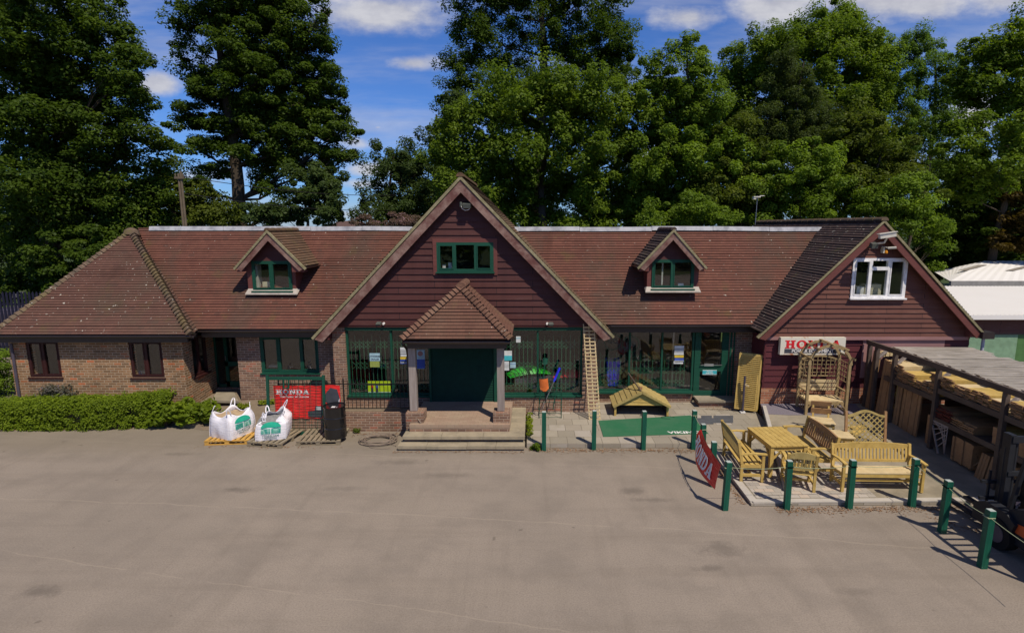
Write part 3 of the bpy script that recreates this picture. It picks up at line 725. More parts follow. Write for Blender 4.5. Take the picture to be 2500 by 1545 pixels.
rng = random.Random(5)
for x0, x1, yy in [(-12.9, cgx(RZ, -1) + .1, RY), (cgx(RZ, 1) - .1, t1x, RYR)]:
    mb = MB(); xx = x0
    while xx < x1 - .05:
        L = min(rng.uniform(1.7, 3.0), x1 - xx); dz = rng.uniform(-.018, .022); dz2 = rng.uniform(-.01, .015)
        mb.hexa([(xx, yy - .14, RZ - .09 + dz), (xx + L - .012, yy - .14, RZ - .09 + dz2), (xx + L - .012, yy + .15, RZ - .09 + dz2), (xx, yy + .15, RZ - .09 + dz), (xx, yy - .10, RZ + .045 + dz), (xx + L - .012, yy - .10, RZ + .045 + dz2), (xx + L - .012, yy + .10, RZ + .05 + dz2), (xx, yy + .10, RZ + .05 + dz)])
        xx += L
    mb.build('ridge_flashing', 'lead', B)
# --- gable cladding
wcx0, wcx1 = W(1066, 600, YC).x, W(1205, 600, YC).x; wcz1, wcz0 = W(1130, 591.7, YC).z, W(1130, 663, YC).z
zb = 2.83
mb = MB(); kk = .10
pl = [(cgx(zb, -1) + kk, 0), (cgx(zb, 1) - kk, 0), (CGX, CGZ - .12 - zb)]
strips(mb, (0, YC - .02, zb), (1, 0, 0), (0, 0, 1), (0, -1, 0), pl, .19, .030, holes=[(wcx0, wcx1, wcz0 - zb, wcz1 - zb)], thick=.02)
mb.build('gable_cladding', 'cladding_maroon', B)
q = [W(2081, 630, YG), W(2212, 632, YG), W(2206, 728, YG), W(2072, 727, YG)]
gx0 = (q[0].x + q[3].x) / 2; gx1 = (q[1].x + q[2].x) / 2; gz1 = q[0].z; gz0 = q[2].z + .02
mb = MB(); pl = [(RGX - (RGZ - zgb) / RGK + .1, 0), (RGX + (RGZ - zgb) / RGK - .1, 0), (RGX, RGZ - .12 - zgb)]
strips(mb, (0, YG - .03, zgb), (1, 0, 0), (0, 0, 1), (0, -1, 0), pl, .145, .030, holes=[(gx0, gx1, gz0 - zgb, gz1 - zgb)], thick=.02)
mb.build('gable_cladding', 'cladding_brown', B)
mb = MB(); mb.box(xg0 + .05, xg1 - .1, YG - .075, YG + .0, zgb - .085, zgb + .012); mb.build('trim_board', 'trim_pink', B)
mb = MB(); mb.box(xcL - .02, xcR + .02, YC - .03, YC + .12, zb - .06, zb - .005); mb.build('window_head', 'trim_maroon', B)
# --- barge boards and verges
def barge(X, Z, k, y, zl, zr, w, m, mv, t_=.05, drop=.09, vw=.085, proud=.03):
    for side, zf in ((-1, zl), (1, zr)):
        xf = X + side * (Z - zf) / k; d = Vector((xf - X, 0, zf - Z)).normalized(); n = Vector((-d.z, 0, d.x)) * (1 if side < 0 else -1)
        if n.z > 0: n = -n
        top = Vector((X, y, Z)) ; L = Vector((xf, y, zf))
        cut = drop
        mb = MB(); a = top + Vector((0, 0, n.z and cut / n.z)); a = Vector((X, y, Z - cut / abs(n.z))); b = L + n * cut; b2 = b + d * .12
        c = Vector((X, y, Z - (cut + w) / abs(n.z))); e = b + n * w * 1.0 + d * .02
        mb.prism([a, b2, e, c] if side > 0 else [a, c, e, b2], (0, t_, 0)); mb.build('barge_board', m, B_cur)
        mb = MB(); a = Vector((X, y - proud, Z + .0)); b = L + Vector((0, -proud, 0)) + d * .14; c = Vector((X, y - proud, Z - vw / abs(n.z))); e = b + n * vw
        mb.prism([a, b, e, c] if side > 0 else [a, c, e, b], (0, .09, 0)); mb.build('verge', mv, B_cur)
B_cur = B
barge(CGX, CGZ, CGK, 16.0, 2.60, 2.64, .23, 'bargeboard_worn', 'verge_mortar', vw=.075)
barge(RGX, RGZ, RGK, 16.0, 2.62, 2.68, .17, 'bargeboard_brown', 'verge_mortar', vw=.06)
for s_, xw in ((-1, xcL), (1, xcR)):
    mb = MB(); xf = cgx(2.55, s_); mb.prism([(xf, 16.06, 2.52), (xw, 16.06, 2.42), (xw, 16.06, 2.98), (cgx(2.98, s_) - s_ * .1, 16.06, 2.98)], (0, .40, 0)); mb.build('eaves_box', 'trim_maroon', B)
mb = MB(); xf = RGX + (RGZ - 2.68) / RGK; mb.prism([(xf + .1, 16.05, 2.55), (xg1 - .2, 16.05, 2.50), (xg1 - .2, 16.05, 2.9), (xf - .2, 16.05, 2.82)], (0, .22, 0))
mb.build('eaves_box', 'bargeboard_brown', B)
# soffits
mb = MB()
for X, Z, k, y0, y1, zl in ((CGX, CGZ, CGK, 16.02, 16.3, 2.65), (RGX, RGZ, RGK, 16.02, 16.3, 2.7)):
    for s_ in (-1, 1):
        xf = X + s_ * (Z - zl) / k; mb.face([(X, y0, Z - .14), (xf, y0, zl - .14), (xf, y1, zl - .14), (X, y1, Z - .14)])
mb.build('soffit', 'trim_maroon', B)
# --- gutters and fascias
def gutter(mb, p, q, r=.055):
    p = Vector(p); q = Vector(q); d = (q - p).normalized(); sx = d.cross(Vector((0, 0, 1))).normalized(); n = 6
    for (ra, flip) in ((r, 0), (r * .86, 1)):
        f = lambda c: [c + sx * math.cos(math.pi + math.pi * j / n) * ra + Vector((0, 0, math.sin(math.pi + math.pi * j / n) * ra)) for j in range(n + 1)]
        a = f(p); b = f(q)
        for j in range(n): mb.face([a[j], a[j + 1], b[j + 1], b[j]] if not flip else [b[j], b[j + 1], a[j + 1], a[j]])
    for c in (p, q): mb.face([c + sx * math.cos(math.pi + math.pi * j / n) * r + Vector((0, 0, math.sin(math.pi + math.pi * j / n) * r)) for j in range(n + 1)])
for p_, q_, r_ in (((-15.5, 15.40, 2.67), (-9.66, 15.40, 2.67), .055), ((-9.66, 15.40, 2.67), (-9.97, 16.16, 2.67), .055), ((-9.97, 16.14, 2.68), (-6.42, 16.14, 2.70), .055), ((2.42, 16.86, 2.70), (6.95, 16.86, 2.71), .055), ((RGX + (RGZ - 2.7) / RGK + .05, 15.95, 2.64), (RGX + (RGZ - 2.7) / RGK + .05, 22, 2.64), .07)):
    mb = MB(); gutter(mb, p_, q_, r_); mb.build('gutter', 'black_gutter', B)
mb = MB(); mb.box(13.2, 13.55, 15.9, 16.25, 2.48, 2.68); mb.build('rainwater_hopper', 'black_gutter', B)
mb = MB(); mb.box(-15.3, -9.85, 15.47, 15.50, 2.47, 2.66); mb.face([(-9.85, 15.48, 2.48), (-9.85, 15.48, 2.66), (-10.0, 16.2, 2.66), (-10.0, 16.2, 2.48)]); mb.face([(-15.3, 15.50, 2.5), (-9.85, 15.50, 2.5), (-9.85, 15.8, 2.5), (-15.3, 15.8, 2.5)]); mb.build('fascia', 'black_gutter', B)
mb = MB(); mb.box(-9.9, -6.48, 16.22, 16.25, 2.47, 2.68); mb.face([(-10.5, 16.25, 2.5), (-6.48, 16.25, 2.5), (-6.48, 17.9, 2.5), (-10.5, 17.9, 2.5)]); mb.build('fascia', 'black_gutter', B)
mb = MB(); mb.box(2.36, 6.98, 16.94, 16.97, 2.48, 2.70); mb.face([(2.36, 16.97, 2.51), (7.0, 16.97, 2.51), (7.0, 17.5, 2.51), (2.36, 17.5, 2.51)]); mb.build('fascia', 'black_gutter', B)
def pipe(pts, r, m): mb = MB(); mb.tube(pts, r, 10); return mb.build('downpipe', m, B, smooth=False)
pipe([W(27, 838, 15.66), W(27, 838, 15.66) - Vector((0, 0, 2.4))], .036, 'slate_pipe')
pipe([W(2403, 812, 16.1), W(2403, 812, 16.1) - Vector((0, 0, 2.4))], .045, 'grey_pipe')
pipe([(-3.40, 14.16, 2.72), (-3.40, 14.35, 2.62), (-3.42, 14.72, 2.45), (-3.42, 14.80, 2.25), (-3.40, 14.80, 1.15), (-3.36, 14.82, .62), (-3.40, 14.78, .12)], .035, 'black_gutter')
# --- windows
def window(x0, x1, z0, z1, Y, fm, mull=(), fw=.055, depth=.07, sill=.05, gl='window_glass', opener=True, trans=None, parent=None, name='window'):
    parent = parent or B
    mb = MB(); y0, y1 = Y, Y + depth
    mb.box(x0, x1, y0, y1, z0, z0 + fw); mb.box(x0, x1, y0, y1, z1 - fw, z1); mb.box(x0, x0 + fw, y0, y1, z0 + fw, z1 - fw); mb.box(x1 - fw, x1, y0, y1, z0 + fw, z1 - fw)
    for m_ in mull: mb.box(m_ - fw * .5, m_ + fw * .5, y0, y1, z0 + fw, z1 - fw)
    if opener:
        e = [x0 + fw] + [m for m in mull] + [x1 - fw]
        for i in range(len(e) - 1):
            a = e[i] + (fw * .5 if i else 0); b = e[i + 1] - (fw * .5 if i < len(e) - 2 else 0); g = .028; zz0, zz1 = z0 + fw, z1 - fw
            if i == 1 and len(e) == 4: continue
            mb.box(a, b, y0 - .012, y0 + .03, zz0, zz0 + g); mb.box(a, b, y0 - .012, y0 + .03, zz1 - g, zz1); mb.box(a, a + g, y0 - .012, y0 + .03, zz0 + g, zz1 - g); mb.box(b - g, b, y0 - .012, y0 + .03, zz0 + g, zz1 - g)
    if trans: mb.box(trans[0], trans[1], y0, y1, trans[2] - fw * .5, trans[2] + fw * .5)
    f = mb.build(name, fm, parent)
    mb = MB(); mb.box(x0 + .01, x1 - .01, Y + .035, Y + .041, z0 + .01, z1 - .01); mb.build('pane', gl, f)
    if sill: mb = MB(); mb.box(x0 - .03, x1 + .03, Y - .07, Y + .03, z0 - .045, z0 - .003); mb.build('sill', fm, f)
    return f
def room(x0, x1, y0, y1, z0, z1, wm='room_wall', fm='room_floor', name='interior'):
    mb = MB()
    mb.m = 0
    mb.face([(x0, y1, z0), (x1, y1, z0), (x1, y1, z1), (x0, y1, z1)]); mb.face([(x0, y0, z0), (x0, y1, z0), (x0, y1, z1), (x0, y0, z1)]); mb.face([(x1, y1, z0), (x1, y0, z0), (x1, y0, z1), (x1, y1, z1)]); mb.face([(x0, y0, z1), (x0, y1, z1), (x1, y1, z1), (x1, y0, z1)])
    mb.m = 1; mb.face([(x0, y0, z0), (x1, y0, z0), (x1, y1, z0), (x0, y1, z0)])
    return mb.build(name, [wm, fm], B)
for h in (h1, h2):
    window(h[0], h[1], h[2], h[3], YW + .02, 'brown_frame', [(h[0] + h[1]) / 2 - .03], .06)
    mb = MB(); k = int((h[1] - h[0]) / .075)
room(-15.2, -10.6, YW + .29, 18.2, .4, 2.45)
f = lambda y: sx0 + (sx1 - sx0) * (y - YW) / 2.0
mb = MB()   # side window, facing +X
for a, b, c, d_ in ((16.28, 17.05, 1.22, 1.28), (16.28, 17.05, 2.34, 2.4), (16.28, 16.34, 1.28, 2.34), (16.99, 17.05, 1.28, 2.34), (16.63, 16.70, 1.28, 2.34)):
    mb.box(f(16.6) - .08, f(16.6) + .0, a, b, c, d_)
mb.box(f(16.6) - .02, f(16.6) + .08, 16.24, 17.09, 1.16, 1.215)
fr = mb.build('window', 'brown_frame', B); mb = MB(); mb.box(f(16.6) - .05, f(16.6) - .044, 16.29, 17.04, 1.23, 2.39); mb.build('pane', 'window_glass', fr)
hm = [W(680, 860, YL).x, W(733.7, 860, YL).x]
window(hl[0], hl[1], hl[2] + .04, hl[3], YL + .02, 'green_paint', hm, .075, sill=1)
room(hl[0] - .4, hl[1] + .4, YL + .29, 19, .6, 2.45)
# recessed door on the left
mb = MB(); dx0, dx1, dz0, dz1 = -10.42, xl, .5, 2.42; ym = 17.66
for a, b, c, d_ in ((dx0, dx0 + .07, dz0, dz1), (dx0 + .33, dx0 + .43, dz0, dz1), (dx1 - .09, dx1, dz0, dz1), (dx0, dx1, dz1 - .08, dz1), (dx0 + .33, dx1, dz0, dz0 + .2), (dx0 + .33, dx1, 1.22, 1.36), (dx0, dx0 + .33, dz0, dz0 + .1)): mb.box(a, b, ym, ym + .06, c, d_)
dr = mb.build('door', 'green_paint', B); mb = MB(); mb.box(dx0, dx1, ym + .03, ym + .036, dz0, dz1); mb.build('pane', 'window_glass', dr)
mb = MB(); mb.box(dx0 + .37, dx0 + .39, ym - .05, ym - .03, 1.42, 1.56); mb.build('handle', 'steel', dr)
room(dx0, dx1, ym + .1, 20, .5, 2.45)
a, b = G(540, 957, .45), G(583, 978, .45)
mb = MB(); mb.prism([G(528, 957, .46), G(517, 977, .46), G(583, 979, .46), G(572, 957, .46)][::-1], (0, 0, -.07)); tag(mb.build('door_slab', 'concrete_slab'), 'pale stone slab step at the recessed left doorway', 'step')
# central glazing
ztop = zb - .06
gl0, gl1 = xgL0, xd0; gr0, gr1 = xd1, xgR1
def shopfront(x0, x1, z0, z1, Y, mulls, fw=.06, name='shop_window', tr=True):
    mb = MB()
    for a, b, c, d_ in ((x0, x1, z0, z0 + .075), (x0, x1, z1 - fw, z1), (x0, x0 + fw, z0 + .075, z1 - fw), (x1 - fw, x1, z0 + .075, z1 - fw)): mb.box(a, b, Y, Y + .08, c, d_)
    for m_ in mulls: mb.box(m_ - .028, m_ + .028, Y - .012, Y + .08, z0 + .075, z1 - fw)
    f = mb.build(name, 'green_paint', B)
    mb = MB(); mb.box(x0 + .01, x1 - .01, Y + .04, Y + .046, z0 + .02, z1 - .01); mb.build('pane', 'shop_glass', f)
    mb = MB(); mb.box(x0 - .01, x1 + .01, Y - .13, Y - .005, z0 - .03, z0 + .03); mb.build('sill', 'green_paint', f); return f
m1 = W(956.5, 880, YC + .08).x; m2 = W(1313, 880, YC + .08).x
shopfront(gl0, gl1, zs, ztop + .02, YC + .08, [m1]); shopfront(gr0, gr1, zs, ztop + .02, YC + .08, [m2])
for a, b in ((gl0, gl1), (gr0, gr1)): mb = MB(); mb.box(a, b, YC + .02, YC + .09, ztop - .11, ztop + .03); mb.build('window_transom', 'green_paint', B)
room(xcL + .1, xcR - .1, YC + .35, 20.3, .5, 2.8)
# roller shutter door
mb = MB(); zz = .5
strips(mb, (xd0, 16.16, .5), (1, 0, 0), (0, 0, 1), (0, -1, 0), [(0, 0), (xd1 - xd0, 0), (xd1 - xd0, 2.2), (0, 2.2)], .075, .018)
dr = mb.build('roller_shutter', 'shutter_green', B)
mb = MB(); mb.box(xd0 - .06, xd0, 16.1, 16.3, .5, 2.7); mb.box(xd1, xd1 + .1, 16.1, 16.3, .5, 2.7); mb.box(xd0, xd1, 16.1, 16.3, 2.7, 2.83); mb.build('door_frame', 'green_paint', B)
# right glazing
rm = [W(1537, 880, YR).x, W(1616, 880, YR).x]
shopfront(xr0, xrs, zr, 2.55, YR + .02, rm)
room(xr0 + .05, 6.1, YR + .31, 20.4, .48, 2.55)
mb = MB(); dx0, dx1 = W(1695, 900, YR).x, W(1777, 900, YR).x; dz0 = W(1740, 967, YR).z
for a, b, c, d_ in ((dx0, dx0 + .19, dz0, 2.55), (dx1 - .21, dx1, dz0, 2.55), (dx0 + .19, dx1 - .21, dz0, dz0 + .17), (dx0 + .19, dx1 - .21, dz0 + .82, dz0 + 1.0), (dx0 + .19, dx1 - .21, 2.45, 2.55)): mb.box(a, b, YR + .02, YR + .09, c, d_)
dr = mb.build('door', 'green_paint', B); mb = MB(); mb.box(dx0 + .15, dx1 - .18, YR + .05, YR + .056, dz0 + .1, 2.5); mb.build('pane', 'shop_glass', dr)
mb = MB(); mb.box(dx0 + .19, dx1 - .2, YR - .03, YR - .01, dz0 + 1.03, dz0 + 1.055); mb.build('handle', 'steel', dr)
mb = MB(); mb.box(dx0, dx1, YR - .03, YR + .1, dz0 - .03, dz0 - .002); mb.build('threshold', 'white_plain', dr)
mb = MB(); mb.box(dx1 + .02, dx1 + .08, YR - .03, YR + .02, dz0, 2.5); mb.build('door_frame', 'green_paint', B); mb = MB(); mb.box(dx1 + .13, dx1 + .17, YR - .03, YR + .02, dz0, 2.5); mb.build('door_frame', 'green_paint', B)
# security grilles
def grille(x0, x1, z0, z1, Y, name='security_grille'):
    mb = MB(); n = int((x1 - x0) / .125); st = (x1 - x0) / n; H = z1 - z0
    for i in range(n + 1):
        x_ = x0 + i * st; mb.box(x_ - .0075, x_ + .0075, Y, Y + .012, z0, z1 + (.12 if i % 2 else 0))
    for f_ in (.02, .42, .82):
        zc = z0 + H * f_
        for i in range(n - 1):
            a = x0 + i * st
            mb.bar((a, Y - .004, zc), (a + 2 * st, Y - .004, zc + .24), .010, .010, (0, 1, 0)); mb.bar((a + 2 * st, Y + .014, zc), (a, Y + .014, zc + .24), .010, .010, (0, 1, 0))
    return mb.build(name, 'grille_green', B)
grille(gl0 + .1, gl1 - .05, zs + .1, 2.35, YC + .22); grille(gr0 + .1, gr1 - .1, zs + .1, 2.35, YC + .22); grille(xr0 + .1, xrs - .1, zr + .1, 1.6, YR + .22)
# gable windows
window(wcx0, wcx1, wcz0, wcz1, YC - .06, 'green_paint', [W(1110.5, 620, YC).x, W(1161, 620, YC).x], .075, .1)
mb = MB()
for a, b, c, d_ in ((wcx0 - .11, wcx0, wcz0 - .1, wcz1 + .11), (wcx1, wcx1 + .11, wcz0 - .1, wcz1 + .11), (wcx0, wcx1, wcz1, wcz1 + .11)): mb.box(a, b, YC - .062, YC - .005, c, d_)
mb.build('window_trim', 'bargeboard_brown', B)
room(wcx0 - .2, wcx1 + .2, YC + .12, 18.3, 4.2, 5.9)
fr = window(gx0, gx1, gz0, gz1, YG - .08, 'white_pvc', [gx0 + (gx1 - gx0) * .335, gx0 + (gx1 - gx0) * .665], .075, .11, opener=True)
mb = MB(); zt = gz0 + (gz1 - gz0) * .74; a, b = gx0 + (gx1 - gx0) * .335, gx0 + (gx1 - gx0) * .665
mb.box(a + .03, b - .03, YG - .09, YG - .0, zt - .05, zt + .05); mb.build('transom', 'white_pvc', fr)
room(gx0 - .02, gx1 + .02, YG + .12, 18.5, 3.3, 4.82)
# --- dormers
def dormer(apex, fl, fr_, win, ch, flash, Y, yb, tl, tr_, side_mat):
    """px measurements -> a dormer at barge plane Y"""
    a = W(*apex, Y); L = W(*fl, Y); Rr = W(*fr_, Y); Yf = Y + .30
    xc = a.x; zt = a.z; zf = (L.z + Rr.z) / 2; k = (zt - zf) / ((Rr.x - L.x) / 2); xc = (L.x + Rr.x) / 2
    c0, c1 = W(ch[0], 700, Yf).x, W(ch[1], 700, Yf).x; zb_ = W(apex[0], flash, Yf).z
    wx0, wx1 = W(win[0], 680, Yf).x, W(win[2], 680, Yf).x; wz1, wz0 = W(win[0], win[1], Yf).z, W(win[0], win[3], Yf).z
    D = bpy.data.objects.new('dormer', None)
    mb = MB()
    mb.box(c0 + .01, c1 - .01, Yf, Yf + .09, zb_ - .05, zb_ + .03); D = mb.build('dormer', 'bargeboard_brown', B)
    for xa, xb, xo in ((c0, wx0, c0), (wx1, c1, c1)):
        mb = MB(); mb.box(xa, xb, Yf - .02, Yf + .1, zb_ + .031, zf + .25); mb.build('jamb', 'bargeboard_brown', D)
        mb = MB(); mb.face([(xo, Yf + .1, zb_), (xo, Yf + .1, zf + .3), (xo, yb, zf + .3), (xo, yb, zb_)]); mb.build('cheek', 'bargeboard_brown', D)
    mb = MB(); h = zt - .1 - wz1; half = h / k
    strips(mb, (0, Yf - .02, wz1), (1, 0, 0), (0, 0, 1), (0, -1, 0), [(max(c0, xc - half), 0), (min(c1, xc + half), 0), (xc, h)], .16, .02, thick=.02); mb.build('dormer_cladding', 'cladding_maroon', D)
    for side, m in ((-1, tl), (1, tr_)):
        xf = xc + side * (zt - zf) / k; mb = MB()
        e0, e1 = ((xf, yb, zf), (xf, Y + .02, zf)) if side < 0 else ((xf, Y + .02, zf), (xf, yb, zf))
        t0, t1 = ((xc, yb, zt), (xc, Y + .02, zt)) if side < 0 else ((xc, Y + .02, zt), (xc, yb, zt))
        slope3(mb, e0, e1, t0, t1); mb.build('dormer_roof', m, D)
        d = Vector((xf - xc, 0, zf - zt)).normalized(); n = Vector((abs(d.z) * -side, 0, -abs(d.x)))
        A0 = Vector((xc, Y, zt)); L0 = Vector((xf, Y, zf)); w_ = .155; dr_ = .06
        mb = MB(); pts = [A0 + Vector((0, 0, -dr_ / abs(n.z))), L0 + n * dr_ + d * .04, L0 + n * (dr_ + w_) + d * .0, A0 + Vector((0, 0, -(dr_ + w_) / abs(n.z)))]
        mb.prism(pts if side > 0 else pts[::-1], (0, .045, 0)); mb.build('barge_board', 'bargeboard_worn', D)
        mb = MB(); pts = [A0 + Vector((0, -.03, .01)), L0 + Vector((0, -.03, .01)) + d * .1, L0 + Vector((0, -.03, 0)) + n * .055 + d * .1, A0 + Vector((0, -.03, -.055 / abs(n.z)))]
        mb.prism(pts if side > 0 else pts[::-1], (0, .07, 0)); mb.build('verge', 'verge_mortar', D)
        mb = MB(); gutter(mb, (xf + side * .04, Y + .03, zf - .02), (xf + side * .04, yb - .9, zf - .02), .05); mb.build('gutter', 'black_gutter', D)
        mb = MB(); mb.prism([(xf, Y + .05, zf - .17), ((c0 if side < 0 else c1), Y + .05, zf - .17), ((c0 if side < 0 else c1), Y + .05, zf + .1), (xf - side * .1, Y + .05, zf)], (0, .25, 0)); mb.build('eaves_box', 'bargeboard_brown', D)
    mb = MB(); ridge_tiles(mb, (xc, Y - .02, zt - .02), (xc, yb + .1, zt - .02), .085, .35); mb.build('ridge_tiles', side_mat, D)
    mb = MB(); s_ = .06; mb.hexa([(c0 - s_, Yf - .13, zb_ - .12), (c1 + s_, Yf - .13, zb_ - .12), (c1 + s_, Yf + .1, zb_ + .03), (c0 - s_, Yf + .1, zb_ + .03), (c0 - s_, Yf - .13, zb_ - .09), (c1 + s_, Yf - .13, zb_ - .09), (c1, Yf - .01, zb_ + .07), (c0, Yf - .01, zb_ + .07)]); mb.build('flashing', 'flashing_white', D)
    wf = window(wx0, wx1, wz0 + .04, wz1, Yf - .05, 'green_paint', [wx0 + (wx1 - wx0) * .49], .065, .09, parent=B, name='dormer_window')
    rm_ = MB(); room(wx0 - .1, wx1 + .1, Yf + .11, yb - .2, wz0 - .1, zf + .3)
    return wx0, wx1, wz0, wz1, Yf
dA = dormer((654.4, 562), (575, 649), (742, 652), (617.9, 637, 714, 712.5), (607, 724), 709, 16.72, 18.8, 'tile_mossy', 'tile_mossy', 'tile_mossy')
dB = dormer((1645.5, 560), (1561, 648), (1722, 650), (1590.7, 633.6, 1693, 707.4), (1579, 1704), 704, 17.05, 19.0, 'tile_dark', 'tile_mossy', 'tile_dark')
for (x0, x1, z0, z1, Y), lb in ((dA, 'left'), (dB, 'right')):
    pass
# --- entrance porch
pe = 2.84; pY0 = 14.15; pYa = 15.12; px0 = W(981, 828, pY0).x; px1 = W(1248, 828, pY0).x
pA = W(1124, 700, pYa); pz = pA.z; pxc = pA.x + .02
mb = MB()
slope3(mb, (px0, pY0, pe), (px1, pY0, pe), (pxc, pYa, pz))
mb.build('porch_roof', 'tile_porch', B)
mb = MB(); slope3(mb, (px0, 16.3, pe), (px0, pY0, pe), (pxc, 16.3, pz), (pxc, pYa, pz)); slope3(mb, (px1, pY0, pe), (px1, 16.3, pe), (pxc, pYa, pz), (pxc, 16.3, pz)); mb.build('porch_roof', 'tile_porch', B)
mb = MB(); bonnets(mb, (px0, pY0, pe), (pxc, pYa, pz), 17, .13, .08, .045); bonnets(mb, (px1, pY0, pe), (pxc, pYa, pz), 17, .13, .08, .045); mb.build('porch_hip_tiles', 'bonnet_new', B)
mb = MB(); ridge_tiles(mb, (pxc, pYa - .1, pz + .0), (pxc, 16.28, pz + .0), .125, .35, 10); mb.build('porch_ridge_tiles', 'bonnet_new', B)
mb = MB(); gutter(mb, (px0 + .02, pY0 - .04, pe - .06), (px1 - .02, pY0 - .04, pe - .06), .06); mb.build('porch_gutter', 'black_gutter', B)
mb = MB(); mb.box(px0 + .12, px1 - .12, pY0 + .05, pY0 + .16, pe - .26, pe - .08); mb.box(px0 + .12, px0 + .2, pY0 + .16, 16.28, pe - .22, pe - .08); mb.box(px1 - .2, px1 - .12, pY0 + .16, 16.28, pe - .22, pe - .08); mb.face([(px0, pY0, pe - .06), (px1, pY0, pe - .06), (px1, 16.3, pe - .06), (px0, 16.3, pe - .06)]); mb.build('porch_beam', 'black_gutter', B)
for (u0, u1, pu0, pu1) in ((1003, 1020, 991, 1034), (1215, 1232, 1204, 1244)):
    Yp = 14.55
    a, b = W(u0, 1000, Yp).x, W(u1, 1000, Yp).x; c, e = W(pu0, 1030, 14.3).x, W(pu1, 1030, 14.3).x
    mb = MB(); mb.box(a, b, Yp - .09, Yp + .09, .78, 2.60)
    pass
    mb.build('porch_post', 'weathered_post', B)
    mb = MB(); mb.box(c, e, 14.3, 14.78, .3, .77); mb.build('brick_pier', 'brick_brown', B)
# the floor and steps under it
E1 = thing('entrance_steps', 'wide concrete entrance steps with brick risers and a paved landing under the porch', 'steps')
mb = MB(); rng = random.Random(2)
def slabs(mb, x0, x1, y0, y1, z0, z1, cuts):
    e = [x0] + cuts + [x1]
    for a, b in zip(e[:-1], e[1:]): mb.box(a + .004, b - .004, y0 + rng.uniform(-.012, .012), y1, z0, z1 + rng.uniform(-.003, .003))
slabs(mb, -3.5, -.2, 13.58, 13.95, .05, .13, [-2.75, -1.7, -.95]); mb.build('tread', 'concrete_step', E1)
mb = MB(); slabs(mb, -3.42, -.2, 13.82, 14.22, .22, .30, [-2.4, -1.3]); mb.box(-.62, -.2, 14.22, 16.2, .22, .30); mb.box(-.62, -.22, 13.95, 16.2, 0, .22); mb.build('tread', 'concrete_step', E1)
mb = MB(); mb.box(-3.4, -.62, 13.93, 14.5, .0, .22); mb.box(-3.46, -.24, 13.64, 13.9, 0, .05); mb.box(-3.3, -.62, 14.16, 14.3, .22, .46); mb.build('riser', 'brick_brown', E1)
mb = MB(); mb.box(-3.3, -.60, 14.15, 16.16, .40, .50); mb.build('landing', 'paving_brick', E1)
# retaining wall and railing
mb = MB(); mb.box(-7.3, -3.3, 14.95, 15.07, 0, .56)
tag(mb.build('retaining_wall', 'brick_brown'), 'low brown brick retaining wall under the black railing', 'wall')
mb = MB(); mb.box(-16.2, -12.1, 15.28, 15.4, 0, .16); mb.bar((-12.1, 15.34, .08), (-10.6, 15.95, .08), .12, .16); 
tag(mb.build('planter_wall', 'brick_brown'), 'low brick edging wall along the foot of the clipped hedge', 'wall')
def railing():
    T = thing('railing', 'black metal railing with spiked bars on the low brick wall', 'railing'); Y = 15.0
    mb = MB(); mb.box(-7.15, -3.35, Y - .012, Y + .012, .66, .685); mb.box(-7.15, -3.35, Y - .012, Y + .012, 1.37, 1.395); mb.build('rail', 'rail_black', T)
    n = 33
    for i in range(n + 1):
        x_ = -7.12 + i * (3.74 / n); mb = MB()
        big = i in (0, 16, n)
        r_ = .017 if big else .007
        mb.box(x_ - r_, x_ + r_, Y - r_, Y + r_, .57 if big else .66, 1.52 if big else 1.46)
        b_ = 1.52 if big else 1.46
        mb.hexa([(x_ - r_, Y - r_, b_), (x_ + r_, Y - r_, b_), (x_ + r_, Y + r_, b_), (x_ - r_, Y + r_, b_), (x_ - .001, Y - .001, b_ + .07), (x_ + .001, Y - .001, b_ + .07), (x_ + .001, Y + .001, b_ + .07), (x_ - .001, Y + .001, b_ + .07)])
        mb.build('post' if big else 'bar', 'rail_black', T)
railing()
mb = MB(); a, b = G(1668, 972, .36), 0
mb.box(5.25, 6.7, 16.75, 17.3, .12, .28); st = thing('door_step', 'brick step with two stone slabs in front of the green shop door', 'step'); mb.build('riser', 'brick_brown', st)
mb = MB(); mb.box(5.2, 5.97, 16.68, 17.24, .285, .345); mb.box(5.98, 6.72, 16.68, 17.24, .285, .345); mb.build('tread', 'concrete_slab', st)

# ---------------------------------------------------------------- things in the yard
def simple(name, mb, m, label, cat, group=None, **k):
    return tag(mb.build(name, m, **k), label, cat, group)
# bollards
bol = [(1328, 1099), (1449.5, 1097), (1570, 1097), (1692, 1096), (1714, 1136), (1739.5, 1186.5), (1769, 1243.6), (1920, 1242), (2072, 1240), (2225, 1236), (2299, 1299), (2397, 1384)]
blab = ['green bollard beside the entrance steps with a weed at its foot', 'green bollard in front of the leaning wooden lattice ladder', 'green bollard in front of the green mat and wooden shelter', 'green bollard at the right end of the green mat, rope knotted round its top', 'green bollard behind the far end of the red banner', 'green bollard behind the middle of the red banner', 'green bollard at the near corner holding the red banner', 'green bollard in front of the wooden armchair', 'green bollard in front of the left arm of the wide bench', 'green bollard in front of the right arm of the wide bench', 'green bollard in the forklift shadow, second from the right edge', 'nearest green bollard, beside the forklift wheel']
b0 = thing('bollard', blab[0], 'bollard', 'square green bollards along the paved edge')
mb = MB(); mb.box(-.055, .055, -.055, .055, -.02, 1.045); mb.build('post', 'green_post_paint', b0, bevel=.004)
mb = MB(); mb.box(-.048, .048, -.048, .048, 1.046, 1.054); mb.build('post_top', 'post_cap', b0)
BP = []
